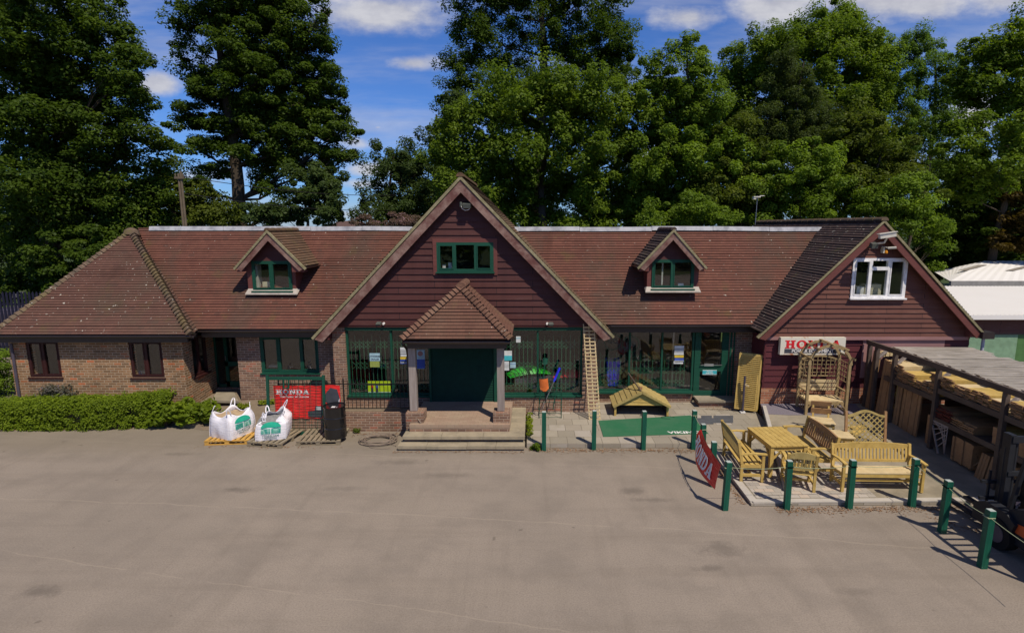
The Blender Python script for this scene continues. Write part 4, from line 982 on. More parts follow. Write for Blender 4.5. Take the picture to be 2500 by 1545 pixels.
for i, (u, v) in enumerate(bol):
    p = G(u, v, 0); o = b0 if i == 0 else clone(b0, blab[i], p)
    o.location = p; o.rotation_euler = (R(random.Random(i).uniform(-1.2, 1.2)), R(random.Random(i + 9).uniform(-1.3, 1.3)), R(random.Random(i + 50).uniform(-5, 5))); BP.append(p)
ropes = [(3, 4), (6, 7), (7, 8), (8, 9), (9, 10), (10, 11)]
rl = ['thin rope from the mat corner bollard to the banner', 'thin rope passing in front of the wooden armchair', 'thin rope hanging in front of the left half of the wide bench', 'thin rope hanging in front of the right half of the wide bench', 'thin rope over the kerb towards the forklift', 'thin rope between the two bollards by the forklift']
for (i, j), l in zip(ropes, rl):
    a = BP[i] + Vector((0, 0, .93)); b = BP[j] + Vector((0, 0, .93)); mb = MB()
    mb.tube([a.lerp(b, k / 12) - Vector((0, 0, .05 * 4 * (k / 12) * (1 - k / 12))) for k in range(13)], .006, 5)
    for c in (a, b): mb.box(c.x - .062, c.x + .062, c.y - .062, c.y + .062, c.z - .006, c.z + .006)
    simple('rope', mb, 'rope_fibre', l, 'rope', 'ropes strung between the bollards')
a = BP[11] + Vector((0, 0, .93)); mb = MB(); b = a + Vector((-.05, -1.5, .02)); mb.tube([a.lerp(b, k / 8) - Vector((0, 0, .2 * (k / 8) * (1 - k / 8))) for k in range(9)], .006, 5)
simple('rope', mb, 'rope_fibre', 'thin rope running from the nearest bollard past the forklift out of view', 'rope', 'ropes strung between the bollards')
# red banner on three bollards
def banner():
    T = thing('banner', 'red banner with white capitals slung between green bollards beside the wooden bench', 'banner'); mb = MB()
    # hung from posts 4..6 : top edge z .93 at far end, runs to z .9 at near end, sags
    P = BP[4] + Vector((-.07, .0, 0)); Q = BP[6] + Vector((-.08, .12, 0)); n = 20
    top = lambda s: P.lerp(Q, s) + Vector((-.05 * math.sin(math.pi * s), 0, .93 - .02 * s)); 
    low = lambda s: P.lerp(Q, s) + Vector((-.10 - .16 * math.sin(math.pi * s), 0, .93 - .50 - .05 * s + .36 * max(0, 1 - s * 3.2)))
    for i in range(n):
        a, b = i / n, (i + 1) / n; m_ = 4
        for j in range(m_):
            c, e = j / m_, (j + 1) / m_; pt = lambda s, r: top(s).lerp(low(s), r) + Vector((-.015 * math.sin(math.pi * r), 0, 0))
            mb.face([pt(a, c), pt(a, e), pt(b, e), pt(b, c)])
    mb.build('cloth', 'banner_red', T, smooth=True)
    wd = slab_word(.28, 1.62, .002)
    v = []
    for (x_, y_, z_) in wd.v:
        s = .10 + x_ / 2.06; r = 1 - (y_ + .10) / .5
        s = min(.99, s); p = top(s).lerp(low(s), min(.95, max(.05, r))) + Vector((-.015 * math.sin(math.pi * r) - .028 - z_, -.006, 0)); v.append(tuple(p))
    wd.v = v; wd.build('lettering', 'letter_white', T)
banner()
# steps-side weeds etc come later; wooden furniture
def bench(name, L, label, cat, group, loc, rz, m, dep=.52, slats=None, topm=None, arch=.05, sh=.42, bh=.92, seatm=None):
    T = thing(name, label, cat, group); h = L / 2; rk = .10
    bp = lambda z: dep / 2 - .03 + max(0, z - sh) * .18
    for sx in (-1, 1):
        x_ = sx * (h - .03)
        mb = MB(); mb.bar((x_, -dep / 2 + .03, 0), (x_, -dep / 2 + .03, .62), .055, .06); mb.build('leg', m, T)
        mb = MB(); mb.bar((x_, dep / 2 - .03, 0), (x_, dep / 2 - .03, sh), .055, .06); mb.bar((x_, dep / 2 - .03, sh - .01), (x_, bp(bh), bh), .055, .06); mb.build('leg', m, T)
        mb = MB(); mb.bar((x_, -dep / 2 - .04, .645), (x_, -.05, .66), .075, .03); mb.bar((x_, -.051, .66), (x_, bp(.63), .63), .065, .03); mb.build('armrest', m, T)
        mb = MB(); mb.bar((x_, -dep / 2 + .05, .15), (x_, dep / 2 - .05, .15), .035, .06); mb.bar((x_, -dep / 2 + .05, sh - .05), (x_, dep / 2 - .05, sh - .06), .035, .075); mb.build('side_rail', m, T)
    mb = MB(); n = 5
    for i in range(n):
        y_ = -dep / 2 + .05 + i * (dep - .1) / (n - 1); mb.bar((-h + .01, y_, sh - .012 * (i > 0) * i), (h - .01, y_, sh - .012 * (i > 0) * i), .075, .022)
    mb.build('seat', seatm or m, T)
    mb = MB(); mb.bar((-h + .05, -dep / 2 + .035, sh - .055), (h - .05, -dep / 2 + .035, sh - .055), .03, .08); mb.bar((-h + .05, 0, .15), (h - .05, 0, .15), .03, .05); mb.build('seat_rail', m, T)
    mb = MB(); k = 10
    for i in range(k):
        a, b = -1 + 2 * i / k, -1 + 2 * (i + 1) / k; f = lambda q: bh - .02 + arch * (1 - q * q)
        za, zb2 = f(a), f(b); z0_ = bh - .11
        y0_ = bp(bh)
        mb.hexa([(a * (h - .05), y0_ - .022, z0_), (b * (h - .05), y0_ - .022, z0_), (b * (h - .05), y0_ + .014, z0_), (a * (h - .05), y0_ + .014, z0_), (a * (h - .05), y0_ - .022, za), (b * (h - .05), y0_ - .022, zb2), (b * (h - .05), y0_ + .014, zb2), (a * (h - .05), y0_ + .014, za)])
    mb.bar((-h + .05, bp(sh + .1), sh + .09), (h - .05, bp(sh + .1), sh + .09), .03, .06); 
    ns = slats or int((L - .16) / .085)
    for i in range(ns):
        x_ = -h + .10 + i * (L - .20) / (ns - 1); mb.bar((x_, bp(sh + .12), sh + .115), (x_, bp(bh - .1), bh - .105), .045, .018, (0, 1, 0))
    mb.build('backrest', topm or m, T)
    T.location = loc; T.rotation_euler = (0, 0, rz); return T
bench('garden_bench', 1.74, 'wide pale wooden bench facing the yard behind two green bollards', 'bench', 'wooden garden benches', (7.52, 11.38, tz(11.4)), R(-1.5), 'new_pine', slats=21, bh=.88, seatm='pale_pine')
bench('garden_bench', 1.48, 'wooden bench left of the table, its back towards the red banner', 'bench', 'wooden garden benches', (4.96, 12.36, .10), R(86), 'new_pine', topm='green_pine')
bench('garden_bench', 1.48, 'wooden bench right of the table, brown slatted back towards the lattice panel', 'bench', 'wooden garden benches', (6.56, 12.50, tz(12.4)), R(-91), 'new_pine', topm='dull_pine')
bench('garden_armchair', .62, 'wooden slatted armchair seen from behind, between bench and table', 'chair', None, (5.84, 11.44, .10), R(166), 'new_pine', slats=7, bh=.86, topm='green_pine', arch=.06)
def table():
    T = thing('garden_table', 'square plank topped wooden table between the two facing benches', 'table'); mb = MB(); w_, l = .88, 1.20
    for i in range(7): x_ = -w_ / 2 + w_ / 7 * (i + .5); mb.box(x_ - w_ / 14 + .004, x_ + w_ / 14 - .004, -l / 2, l / 2, .72, .75)
    mb.build('tabletop', 'new_pine', T)
    for sx in (-1, 1):
        for sy in (-1, 1): mb = MB(); mb.box(sx * (w_ / 2 - .05) - .04, sx * (w_ / 2 - .05) + .04, sy * (l / 2 - .06) - .04, sy * (l / 2 - .06) + .04, 0, .719); mb.build('leg', 'new_pine', T)
    mb = MB(); a, b = w_ / 2 - .05, l / 2 - .06
    for sy in (-1, 1):
        mb.box(-a + .041, a - .041, sy * b - .018, sy * b + .018, .62, .718)
        for sx in (-1, 1): mb.bar((sx * (a - .03), sy * b, .42), (sx * (a - .26), sy * b, .63), .03, .05, (0, 1, 0))
    for sx in (-1, 1):
        mb.box(sx * a - .018, sx * a + .018, -b + .041, b - .041, .62, .718)
        for sy in (-1, 1): mb.bar((sx * a, sy * (b - .03), .42), (sx * a, sy * (b - .26), .63), .03, .05, (1, 0, 0))
    mb.build('apron', 'new_pine', T); T.location = (5.76, 12.42, .12); T.rotation_euler = (0, 0, R(4))
table()
# small chair, small table, companion pieces
def small_table(loc, rz, label):
    T = thing('side_table', label, 'small table', None); mb = MB()
    for i in range(5): y_ = -.22 + .11 * i; mb.box(-.30, .30, y_ - .05, y_ + .05, .40, .425)
    mb.build('tabletop', 'pale_pine', T)
    for sx in (-1, 1):
        for sy in (-1, 1): mb = MB(); mb.box(sx * .25 - .025, sx * .25 + .025, sy * .22 - .025, sy * .22 + .025, 0, .399); mb.build('leg', 'new_pine', T)
    mb = MB(); mb.box(-.224, .224, -.235, -.205, .32, .398); mb.box(-.224, .224, .205, .235, .32, .398); mb.box(-.265, -.235, -.194, .194, .32, .398); mb.box(.235, .265, -.194, .194, .32, .398); mb.build('apron', 'new_pine', T)
    T.location = loc; T.rotation_euler = (0, 0, rz)
small_table((7.74, 13.32, tz(13.3) - .06), R(-8), 'low pale slatted table between brown bench back and lattice panel')
def lowchair():
    T = thing('low_chair', 'small low wooden chair with two board back below the arbour seat', 'chair'); mb = MB()
    for i in range(5): y_ = -.24 + .105 * i; mb.box(-.27, .27, y_ - .048, y_ + .048, .37, .395)
    mb.build('seat', 'pale_pine', T)
    mb = MB(); mb.bar((-.25, .245, .56), (.25, .245, .56), .024, .17, (0, -.25, 1)); mb.bar((-.25, .29, .74), (.25, .29, .74), .024, .17, (0, -.25, 1)); mb.build('backrest', 'dull_pine', T)
    for sx in (-1, 1):
        mb = MB(); mb.bar((sx * .19, .22, .0), (sx * .19, .235, .40), .045, .045); mb.bar((sx * .19, .24, .39), (sx * .19, .32, .80), .045, .03); mb.build('leg', 'new_pine', T); mb = MB(); mb.bar((sx * .22, -.24, 0), (sx * .22, -.24, .368), .045, .045); mb.build('leg', 'new_pine', T)
    mb = MB(); mb.box(-.196, .196, -.255, -.225, .29, .368); mb.build('apron', 'new_pine', T)
    T.location = (7.74, 14.12, tz(14.1)); T.rotation_euler = (0, 0, R(-16))
lowchair()
def lattice_panel(T, w_, z0, ztf, m, mesh=.115, diag=True, sw=.026):
    mb = MB(); h = w_ / 2
    if diag:
        k = int((w_ + 1.6) / mesh)
        for i in range(-k, k):
            for s in (-1, 1):
                # clip a 45 degree lath to the panel
                pts = []
                N_ = 60
                for j in range(N_ + 1):
                    x_ = -h + w_ * j / N_; z_ = (z0 + .4 + i * mesh * 1.414) + s * x_
                    if z0 <= z_ <= ztf(x_): pts.append((x_, z_))
                if len(pts) > 2: y_ = -.007 * s; mb.bar((pts[0][0], y_, pts[0][1]), (pts[-1][0], y_, pts[-1][1]), .012, sw, (0, 1, 0)) if False else mb.bar((pts[0][0], y_, pts[0][1]), (pts[-1][0], y_, pts[-1][1]), sw, .012, (0, 1, 0))
    mb.build('lattice', m, T)
def trellis():
    T = thing('trellis', 'arched top wooden lattice panel standing behind the wide bench', 'trellis panel'); w_ = .92; f = lambda x_: .76 + .13 * math.cos(math.pi * x_ / (w_ / 2) ) * .5 + .065
    lattice_panel(T, w_, .04, lambda x_: f(x_) - .02, 'green_pine', .10)
    for sx in (-1, 1): mb = MB(); mb.box(sx * (w_ / 2 + .03) - .03, sx * (w_ / 2 + .03) + .03, -.025, .025, 0, .89); mb.build('post', 'dull_pine', T)
    mb = MB(); n = 16
    for i in range(n):
        a, b = -w_ / 2 + w_ * i / n, -w_ / 2 + w_ * (i + 1) / n
        mb.hexa([(a, -.025, f(a) - .03), (b, -.025, f(b) - .03), (b, .025, f(b) - .03), (a, .025, f(a) - .03), (a, -.025, f(a) + .03), (b, -.025, f(b) + .03), (b, .025, f(b) + .03), (a, .025, f(a) + .03)])
    mb.box(-w_ / 2, w_ / 2, -.02, .02, .02, .06); mb.build('frame', 'green_pine', T)
    T.location = (8.50, 13.42, tz(13.4)); T.rotation_euler = (R(-7), 0, R(-2))
trellis()
for i, (x_, y_, rz, l, L) in enumerate([(8.75, 14.2, 30, 'short loose plank lying behind the lattice panel', .5), (8.3, 13.9, -20, 'flat pale board lying on slabs behind the lattice panel', .42), (8.95, 14.5, 12, 'yellowish offcut board furthest behind the lattice panel', .5)]):
    mb = MB(); mb.box(-L / 2, L / 2, -.09, .09, 0, .035); o = simple('plank', mb, 'new_pine', l, 'plank', 'loose boards behind the lattice panel'); o.location = (x_, y_, tz(y_) + .005); o.rotation_euler = (0, 0, R(rz))
def arbour():
    T = thing('arbour_seat', 'wooden arbour seat with lattice sides and arched top in front of the sign', 'arbour seat'); hw = .56; dp = .62; H = 1.62; m = 'arbour_wood'
    for sx in (-1, 1):
        for y_ in (0, dp): mb = MB(); mb.box(sx * hw - .035, sx * hw + .035, y_ - .035, y_ + .035, 0, H); mb.build('post', m, T)
    mb = MB(); mb.box(-hw + .036, hw - .036, .02, dp - .05, .40, .43); mb.build('seat', 'pale_pine', T)
    mb = MB(); mb.box(-hw + .036, hw - .036, .0, .025, .31, .398)
    for sx in (-1, 1): mb.bar((sx * (hw - .04), 0, .22), (sx * (hw - .17), 0, .38), .03, .05, (0, 1, 0))
    mb.build('seat_rail', m, T)
    mb = MB()
    for z_ in (.62, .74, .86): mb.box(-hw + .036, hw - .036, dp - .04, dp - .015, z_ - .045, z_ + .045)
    mb.build('backrest', 'pale_pine', T)
    mb = MB(); f = lambda x_: 1.50 + .12 * (1 - (x_ / hw) ** 2)
    for i in range(8):
        x_ = -hw + .12 + i * (2 * hw - .24) / 7; mb.box(x_ - .009, x_ + .009, dp - .02, dp - .005, 1.02, f(x_))
    for z_ in (1.12, 1.24, 1.36, 1.48): mb.box(-hw + .036, hw - .036, dp - .004, dp + .012, z_ - .010, z_ + .010)
    mb.box(-hw + .036, hw - .036, dp - .02, dp + .02, 1.0, 1.03)
    for i in range(8):
        a, b = -hw + 2 * hw * i / 8, -hw + 2 * hw * (i + 1) / 8; mb.bar((a, dp, f(a)), (b, dp, f(b)), .035, .05, (0, 0, 1))
    mb.build('back_lattice', m, T)
    for sx in (-1, 1):
        mb = MB()
        for a0, a1 in ((.12, .68), (.95, 1.52)):
            for i in range(4): y_ = .10 + i * .14; mb.box(sx * hw - .006, sx * hw + .006, y_ - .008, y_ + .008, a0, a1)
            k = int((a1 - a0) / .12)
            for i in range(k + 1): z_ = a0 + i * (a1 - a0) / k; mb.box(sx * hw + .007, sx * hw + .019, .036, dp - .036, z_ - .008, z_ + .008)
        mb.bar((sx * hw, .036, .69), (sx * hw, dp - .036, .69), .05, .03); mb.build('side_lattice', m, T)
    # curved top arches, front and back, with cross bars
    for y_ in (-.02, dp + .02):
        mb = MB(); pts = []
        for i in range(11): an = math.pi * i / 10; pts.append((-math.cos(an) * (hw + .03), y_, 1.50 + math.sin(an) * .56 * (1 if abs(math.cos(an)) < .98 else 1)))
        for p_, q_ in zip(pts[:-1], pts[1:]): mb.bar(p_, q_, .07, .035, (0, 1, 0))
        mb.build('arch', m, T)
    for an in (18, 52, 90, 128, 162):
        mb = MB(); x_ = -math.cos(R(an)) * (hw + .06); z_ = 1.52 + math.sin(R(an)) * .59; mb.bar((x_, -.22, z_), (x_, dp + .20, z_ ), .06, .025, (math.cos(R(an)) , 0, math.sin(R(an)))); mb.build('cross_bar', m, T)
    T.location = (8.52, 15.42, tz(15.4)); T.rotation_euler = (0, 0, R(-3))
arbour()
# wooden shelter (low hutch)
def hutch():
    T = thing('wooden_shelter', 'low wooden shelter with a shallow pitched boarded roof on the paving', 'animal shelter')
    w_ = .80; d0, d1 = 0, .85; e = .36; pk = .78
    for sx in (-1, 1):
        mb = MB(); t_ = .035
        n = 6
        for i in range(n):
            a, b = i / n, (i + 1) / n
            A_ = Vector((sx * (w_ + .06) * (1 - a), 0, e - .05 + (pk - e + .05) * a)); B_ = Vector((sx * (w_ + .06) * (1 - b), 0, e - .05 + (pk - e + .05) * b))
            o_ = Vector((sx * .3, 0, .9)).normalized() * .02
            P1 = [A_ + Vector((0, d0 - .08, 0)) + o_ * 1.4, B_ + Vector((0, d0 - .08, 0)) + o_ * .3, B_ + Vector((0, d1 + .05, 0)) + o_ * .3, A_ + Vector((0, d1 + .05, 0)) + o_ * 1.4]
            P0 = [q - Vector((0, 0, .02)) for q in P1]; 
            mb.hexa(P0 + P1 if sx < 0 else [P0[1], P0[0], P0[3], P0[2], P1[1], P1[0], P1[3], P1[2]])
        mb.build('roof', 'green_pine', T)
        mb = MB(); mb.bar((sx * (w_ + .05), d0 - .09, e - .06), (0, d0 - .09, pk - .03), .025, .06, (0, 0, 1)); mb.build('verge', 'green_pine', T)
        for y_ in (d0, d1): mb = MB(); mb.box(sx * w_ - .03 - .02 * sx, sx * w_ + .03 - .02 * sx, y_ - .025, y_ + .025, 0, e); mb.build('leg', 'new_pine', T)
    mb = MB(); k = 4
    for y_ in (d0 - .015, d1):
        strips(mb, (0, y_, e - .02), (1, 0, 0), (0, 0, 1), (0, -1, 0), [(-w_, 0), (w_, 0), (0, pk - e - .02)], .095, .014, thick=.012)
    mb.build('gable_boards', 'new_pine', T)
    mb = MB(); mb.box(-.05, .03, .12, .2, pk - .06, pk + .08); mb.build('ridge_block', 'dull_pine', T)
    mb = MB(); mb.bar((-.02, -.05, pk - .02), (-.30, .95, pk + .30), .03, .03); mb.build('prop_stick', 'dark_timber', T)
    mb = MB()
    mb.box(-w_ + .04, w_ - .04, d1 - .02, d1 - .005, .0, e); mb.box(-w_ + .01, -w_ + .03, .04, d1, 0.0, e); mb.box(w_ - .03, w_ - .01, .04, d1, 0, e); mb.build('side_boards', 'dark_timber', T)
    T.location = (3.27, 15.93, .12); T.rotation_euler = (0, 0, R(-2))
hutch()
mb = MB(); pts = []
for i in range(24): an = i / 24 * 5.2; pts.append((4.02 + math.cos(an) * .20, 15.75 + math.sin(an) * .11, .135))
mb.tube(pts, .008, 5); simple('cable', mb, 'black_rubber', 'thin dark cable looped on the paving by the wooden shelter', 'cable')
mb = MB(); mb.lathe((3.35, 15.95, .12), [(.10, 0), (.10, .03), (.04, .05), (.035, .09)], 12); simple('lamp_head', mb, 'steel', 'small metal fitting lying under the wooden shelter', 'fitting')
# green mat
p4 = [G(1473, 1066, .125), G(1729, 1058, .125), G(1686, 1014, .125), G(1461, 1027, .125)]
T = thing('door_mat', 'long green carpet mat with white lettering on the paving', 'mat')
mb = MB(); mb.prism([(p.x, p.y, .123) for p in p4], (0, 0, .012)); mb.build('carpet', 'green_mat', T)
tb = text_mb('VIKING', .22, .001, font_bold=.006, sx=1.25); a = G(1680, 1056, .136); xform(tb, Matrix.Translation((a.x - .10, a.y + .02, .1372)) @ Matrix.Rotation(R(1), 4, 'Z')); tb.build('lettering', 'letter_white', T)
# lattice ladder
def ladder():
    T = thing('lattice_ladder', 'tall narrow wooden lattice leaning on the wall by the shop window', 'lattice')
    b = W(1452, 1024, 15.62); b.z = .125; t_ = W(1437, 791, 16.24); L = (t_ - b).length; d = (t_ - b) / L; h = .155
    nrm = Vector((0, -1, .2))
    for s in (-1, 0, 1): mb = MB(); o_ = Vector((s * h, 0, 0)); mb.bar(b + o_, t_ + o_, .03, .016, (0, -1, 0)); mb.build('stile', 'pale_pine', T)
    mb = MB(); n = 26
    for i in range(n):
        c = b + d * (L * (i + .15) / n) + Vector((0, -.016, 0)); mb.bar(c - Vector((h + .02, 0, 0)), c + Vector((h + .02, 0, 0)), .014, .036, (0, 0, 1))
    mb.build('rungs', 'pale_pine', T)
ladder()
# louvred panels
def louvre(dx, dy, label):
    T = thing('louvred_panel', label, 'fence panel', 'louvred wooden panels leaning by the door'); w_, H_ = .66, 1.72; m = 'new_pine'
    mb = MB(); mb.box(-w_ / 2, -w_ / 2 + .045, -.02, .02, 0, H_); mb.box(w_ / 2 - .045, w_ / 2, -.02, .02, 0, H_); mb.box(-w_ / 2 + .046, w_ / 2 - .046, -.02, .02, H_ - .05, H_); mb.box(-w_ / 2 + .046, w_ / 2 - .046, -.02, .02, 0, .04); mb.build('frame', m, T)
    mb = MB(); n = 28
    for i in range(n): z_ = .07 + i * (H_ - .15) / (n - 1); mb.bar((-w_ / 2 + .045, 0, z_), (w_ / 2 - .045, 0, z_), .024, .028, (0, 0, 1))
    mb.build('slats', m, T); T.location = (6.52 + dx, 16.25 + dy, .2); T.rotation_euler = (R(-9), R(2.5), R(-18))
louvre(0, 0, 'front louvred wooden panel leaning beside the green shop door'); louvre(.06, .10, 'rear louvred wooden panel half hidden behind another by the door')
T = thing('post_anchor', 'slim dark blue metal post with a white foot before the louvred panel', 'post')
mb = MB(); a = G(1806, 1000, .14) - Vector((0, .22, 0)); mb.tube([(a.x, a.y, .16), (a.x + .03, a.y + .05, 1.25)], .035, 8); mb.build('shaft', 'slate_pipe', T)
mb = MB(); mb.box(a.x - .07, a.x + .07, a.y - .06, a.y + .06, .125, .165); mb.build('foot', 'white_plain', T); mb = MB(); mb.bar((a.x + .03, a.y + .02, 1.02), (a.x + .14, a.y - .02, .95), .03, .05); mb.build('tag', 'pale_pine', T)
# tool stand with shovels
T = thing('tool_stand', 'dark green metal stand holding shovels against the shop window', 'tool stand')
mb = MB(); X0, X1, Y0_, Y1_ = .20, .86, 15.72, 16.08
for x_ in (X0, X1):
    for y_ in (Y0_, Y1_): mb.tube([(x_, y_, .13), (x_, y_, .95)], .009, 6)
for z_ in (.16, .62, .95):
    mb.tube([(X0, Y0_, z_), (X1, Y0_, z_), (X1, Y1_, z_), (X0, Y1_, z_), (X0, Y0_, z_)], .008, 6)
mb.build('frame', 'green_paint', T)
def tool(name, label, a, b, rod, head, blade, cat):
    t_ = thing(name, label, cat); mb = MB(); mb.tube([a, b], .014, 8); mb.build('handle', rod, t_)
    d = (Vector(b) - Vector(a)).normalized(); L, w_ = blade; s = d.cross(Vector((0, -1, 0))).normalized(); n = s.cross(d); B0 = Vector(b)
    mb = MB(); pr = [(-.25, 0), (-.85, .12), (-1, .45), (-1, 1), (0, 1.04), (1, 1), (1, .45), (.85, .12), (.25, 0)]
    K = 6
    for i in range(K):
        for j in range(6):
            f0, f1 = i / K, (i + 1) / K; q0, q1 = -1 + j / 3, -1 + (j + 1) / 3
            wd = lambda f: min(1, .3 + f * 4) * w_ / 2
            pt = lambda f, q: B0 + d * (L * f) + s * (wd(f) * q) + n * (-.035 * q * q * min(1, f * 3))
            P = [pt(f0, q0), pt(f0, q1), pt(f1, q1), pt(f1, q0)]; mb.face(P); mb.face([p_ + n * .006 for p_ in P][::-1])
    mb.build('blade', head, t_)
tool('snow_shovel', 'orange plastic shovel standing blade up in the tool stand', W(1335, 1005, 15.8), W(1330, 955, 15.66), 'black_rubber', 'plastic_orange', (.40, .25), 'shovel')
tool('garden_rake', 'long handled tool with blue grip leaning right in the tool stand', W(1322, 1000, 15.85), W(1352, 932, 15.9), 'steel', 'plastic_blue', (.46, .07), 'rake')
for i, (u0, v0, u1, v1, l) in enumerate([(1315, 1000, 1330, 890, 'dark green spade shaft upright at left of tool stand'), (1350, 1000, 1362, 925, 'dark green fork shaft at right of tool stand')]):
    a, b = W(u0, v0, 15.9), W(u1, v1, 16.1); tool('spade', l, a, b, 'green_paint', 'green_paint', (.20, .15), 'spade')
# pallets
def pallet(label, loc, rz, m, w_=1.0, d_=1.1, n=7):
    T = thing('pallet', label, 'pallet', 'wooden pallets below the railing wall')
    mb = MB()
    for i in range(n): x_ = -w_ / 2 + .05 + i * (w_ - .1) / (n - 1); mb.box(x_ - .045, x_ + .045, -d_ / 2, d_ / 2, .105, .125)
    mb.build('deck', m, T); mb = MB()
    for y_ in (-d_ / 2 + .05, 0, d_ / 2 - .05): mb.box(-w_ / 2, w_ / 2, y_ - .045, y_ + .045, .085, .104); mb.box(-w_ / 2, w_ / 2, y_ - .045, y_ + .045, 0.0, .018)
    mb.build('stringers', m, T)
    for y_ in (-d_ / 2 + .05, 0, d_ / 2 - .05):
        for x_ in (-w_ / 2 + .06, 0, w_ / 2 - .06): mb = MB(); mb.box(x_ - .055, x_ + .055, y_ - .04, y_ + .04, .019, .084); mb.build('block', m, T)
    T.location = loc; T.rotation_euler = (0, 0, rz)
pallet('yellow wooden pallet under the left white bulk bag', (-8.18, 14.48, .004), R(4), 'pallet_yellow', 1.15, 1.0, 9)
pallet('grey wooden pallet under the right white bulk bag', (-6.98, 14.36, .004), R(-10), 'pallet_grey')
pallet('grey wooden pallet carrying the black oil drum', (-5.72, 14.42, .004), R(3), 'pallet_grey', 1.15, .95, 9)
# bulk bags
def bag(label, loc, rz, H, fill, fillm, logo, sag=0.0, seed=1, lean=0):
    T = thing('bulk_bag', label, 'bulk bag', 'white woven bulk bags on pallets'); rng = random.Random(seed); n = 40; K = 14; mb = MB(); w_ = .385
    ph = [rng.uniform(0, 6.3) for _ in range(6)]
    def pt(k, j, inner=0):
        f = k / K; a = 2 * math.pi * j / n; c, s = math.cos(a), math.sin(a); e = .11 + .17 * math.sin(f * 3.1) * (1 if sag else .6); r = (abs(c) ** (2 / e) + abs(s) ** (2 / e)) ** (-e / 2)
        b = w_ * (1 + .09 * math.sin(math.pi * min(1, f * 1.05)) - .02 * f) + .010 * math.sin(5 * a + ph[0] + f * 4) + .008 * math.sin(9 * a + ph[1] - 3 * f)
        if f > .8: b *= 1 - (.10 + sag * .3) * (f - .8) / .2
        if inner: b -= .012
        corner = (abs(c * s) * 2) ** 3
        z_ = H * f + (f ** 6) * (.10 * corner - .03 * (1 - corner) + sag * (.12 * math.sin(a * 1 + ph[2]) - .05))
        lx = lean * f
        return Vector((b * r * c + lx, b * r * s, z_))
    for k in range(K):
        for j in range(n): mb.face([pt(k, j), pt(k, j + 1), pt(k + 1, j + 1), pt(k + 1, j)]); 
    for k in range(K - 4, K):
        for j in range(n): mb.face([pt(k, j, 1), pt(k + 1, j, 1), pt(k + 1, j + 1, 1), pt(k, j + 1, 1)])
    for j in range(n): mb.face([pt(K, j), pt(K, j + 1), pt(K, j + 1, 1), pt(K, j, 1)])
    mb.build('sack', 'bag_white', T, smooth=True)
    mb = MB(); kk = K - 1 - int(sag * 2)
    for r0, r1 in ((0.0, .35), (.35, .7), (.7, 1.0)):
        for j in range(n):
            def q(r, jj): p_ = pt(kk, jj, 1); c_ = Vector((lean * kk / K, 0, H * fill)); v_ = c_.lerp(p_, r); v_.z = H * fill + .06 * (1 - r) + .02 * math.sin(jj * 1.3 + r * 9) * (r > 0); return v_
            mb.face([q(r0, j), q(r1, j), q(r1, j + 1), q(r0, j + 1)])
    mb.build('contents', fillm, T, smooth=True)
    for i, j in enumerate((5, 15, 25, 35)):
        p_ = pt(K, j); out = Vector((p_.x, p_.y, 0)).normalized(); m_ = Vector((rng.uniform(-.1, .1), rng.uniform(-.1, .1), 0)); hh = rng.uniform(.10, .26)
        tdir = Vector((-out.y, out.x, 0)); mb = MB(); pts = []
        for k in range(9): a = math.pi * k / 8; pts.append(p_ + tdir * (.05 * math.cos(a)) + (Vector((0, 0, hh)) + m_ + out * rng.uniform(.0, .02)) * math.sin(a) - Vector((0, 0, .03)))
        for a_, b_ in zip(pts[:-1], pts[1:]): mb.bar(a_, b_, .026, .008, out)
        mb.build('lifting_loop', 'bag_white', T)
        mb = MB()
        for k in range(K - 1): mb.bar(pt(k, j) * 1.0 + out * .006, pt(k + 1, j) + out * .006, .02, .008, out)
        mb.build('corner_seam', 'bag_white', T)
    # printed emblem on one side: dome over slatted base, wording below
    side, zc, flip = logo
    def surf(x_, z_):
        f = max(0, min(1, z_ / H)); b = w_ * (1 + .09 * math.sin(math.pi * min(1, f * 1.05)) - .02 * f) * 1.0 + .018; b *= (1 - .18 * (x_ / w_) ** 4 * .5)
        v_ = Vector((x_ + lean * f, -b, z_)) if side == 'front' else Vector((b + lean * f, x_, z_)); return v_
    def patch(mb, poly_fn, x0, x1, nseg=10):
        for i in range(nseg):
            a, b = x0 + (x1 - x0) * i / nseg, x0 + (x1 - x0) * (i + 1) / nseg; l0, h0 = poly_fn(a); l1, h1_ = poly_fn(b)
            M_ = 4
            for k in range(M_): mb.face([surf(a, l0 + (h0 - l0) * k / M_), surf(b, l1 + (h1_ - l1) * k / M_), surf(b, l1 + (h1_ - l1) * (k + 1) / M_), surf(a, l0 + (h0 - l0) * (k + 1) / M_)])
    mb = MB(); g = lambda x_: zc + .15 * math.sqrt(max(0, 1 - (x_ / .25) ** 2)); patch(mb, lambda x_: (zc, max(zc + .002, g(x_))), -.245, .245, 14)
    for i in range(5): z_ = zc - .035 - i * .030; patch(mb, lambda x_: (z_ - .009, z_ + .009), -.245 + 0, -.01, 4); patch(mb, lambda x_: (z_ - .009, z_ + .009), .01, .245, 4)
    mb.build('emblem', 'bag_logo', T)
    for z_, s_, tx in ((zc - .225, .082, 'HORSHAM'), (zc - .295, .068, 'FENCING')):
        tb = text_mb(tx, s_, 0, font_bold=.001, sx=1.05); tb.v = [tuple(surf(x_, z_ + y_) + (Vector((0, -.004, 0)) if side == 'front' else Vector((.004, 0, 0)))) for x_, y_, q_ in tb.v]; tb.build('lettering', 'bag_text', T)
    T.location = loc; T.rotation_euler = (0, 0, rz)
bag('square full white bulk bag of sand on the yellow pallet', (-8.22, 14.46, .13), R(-22), .60, .90, 'sand_fill', ('right', .42, 0), 0, 3)
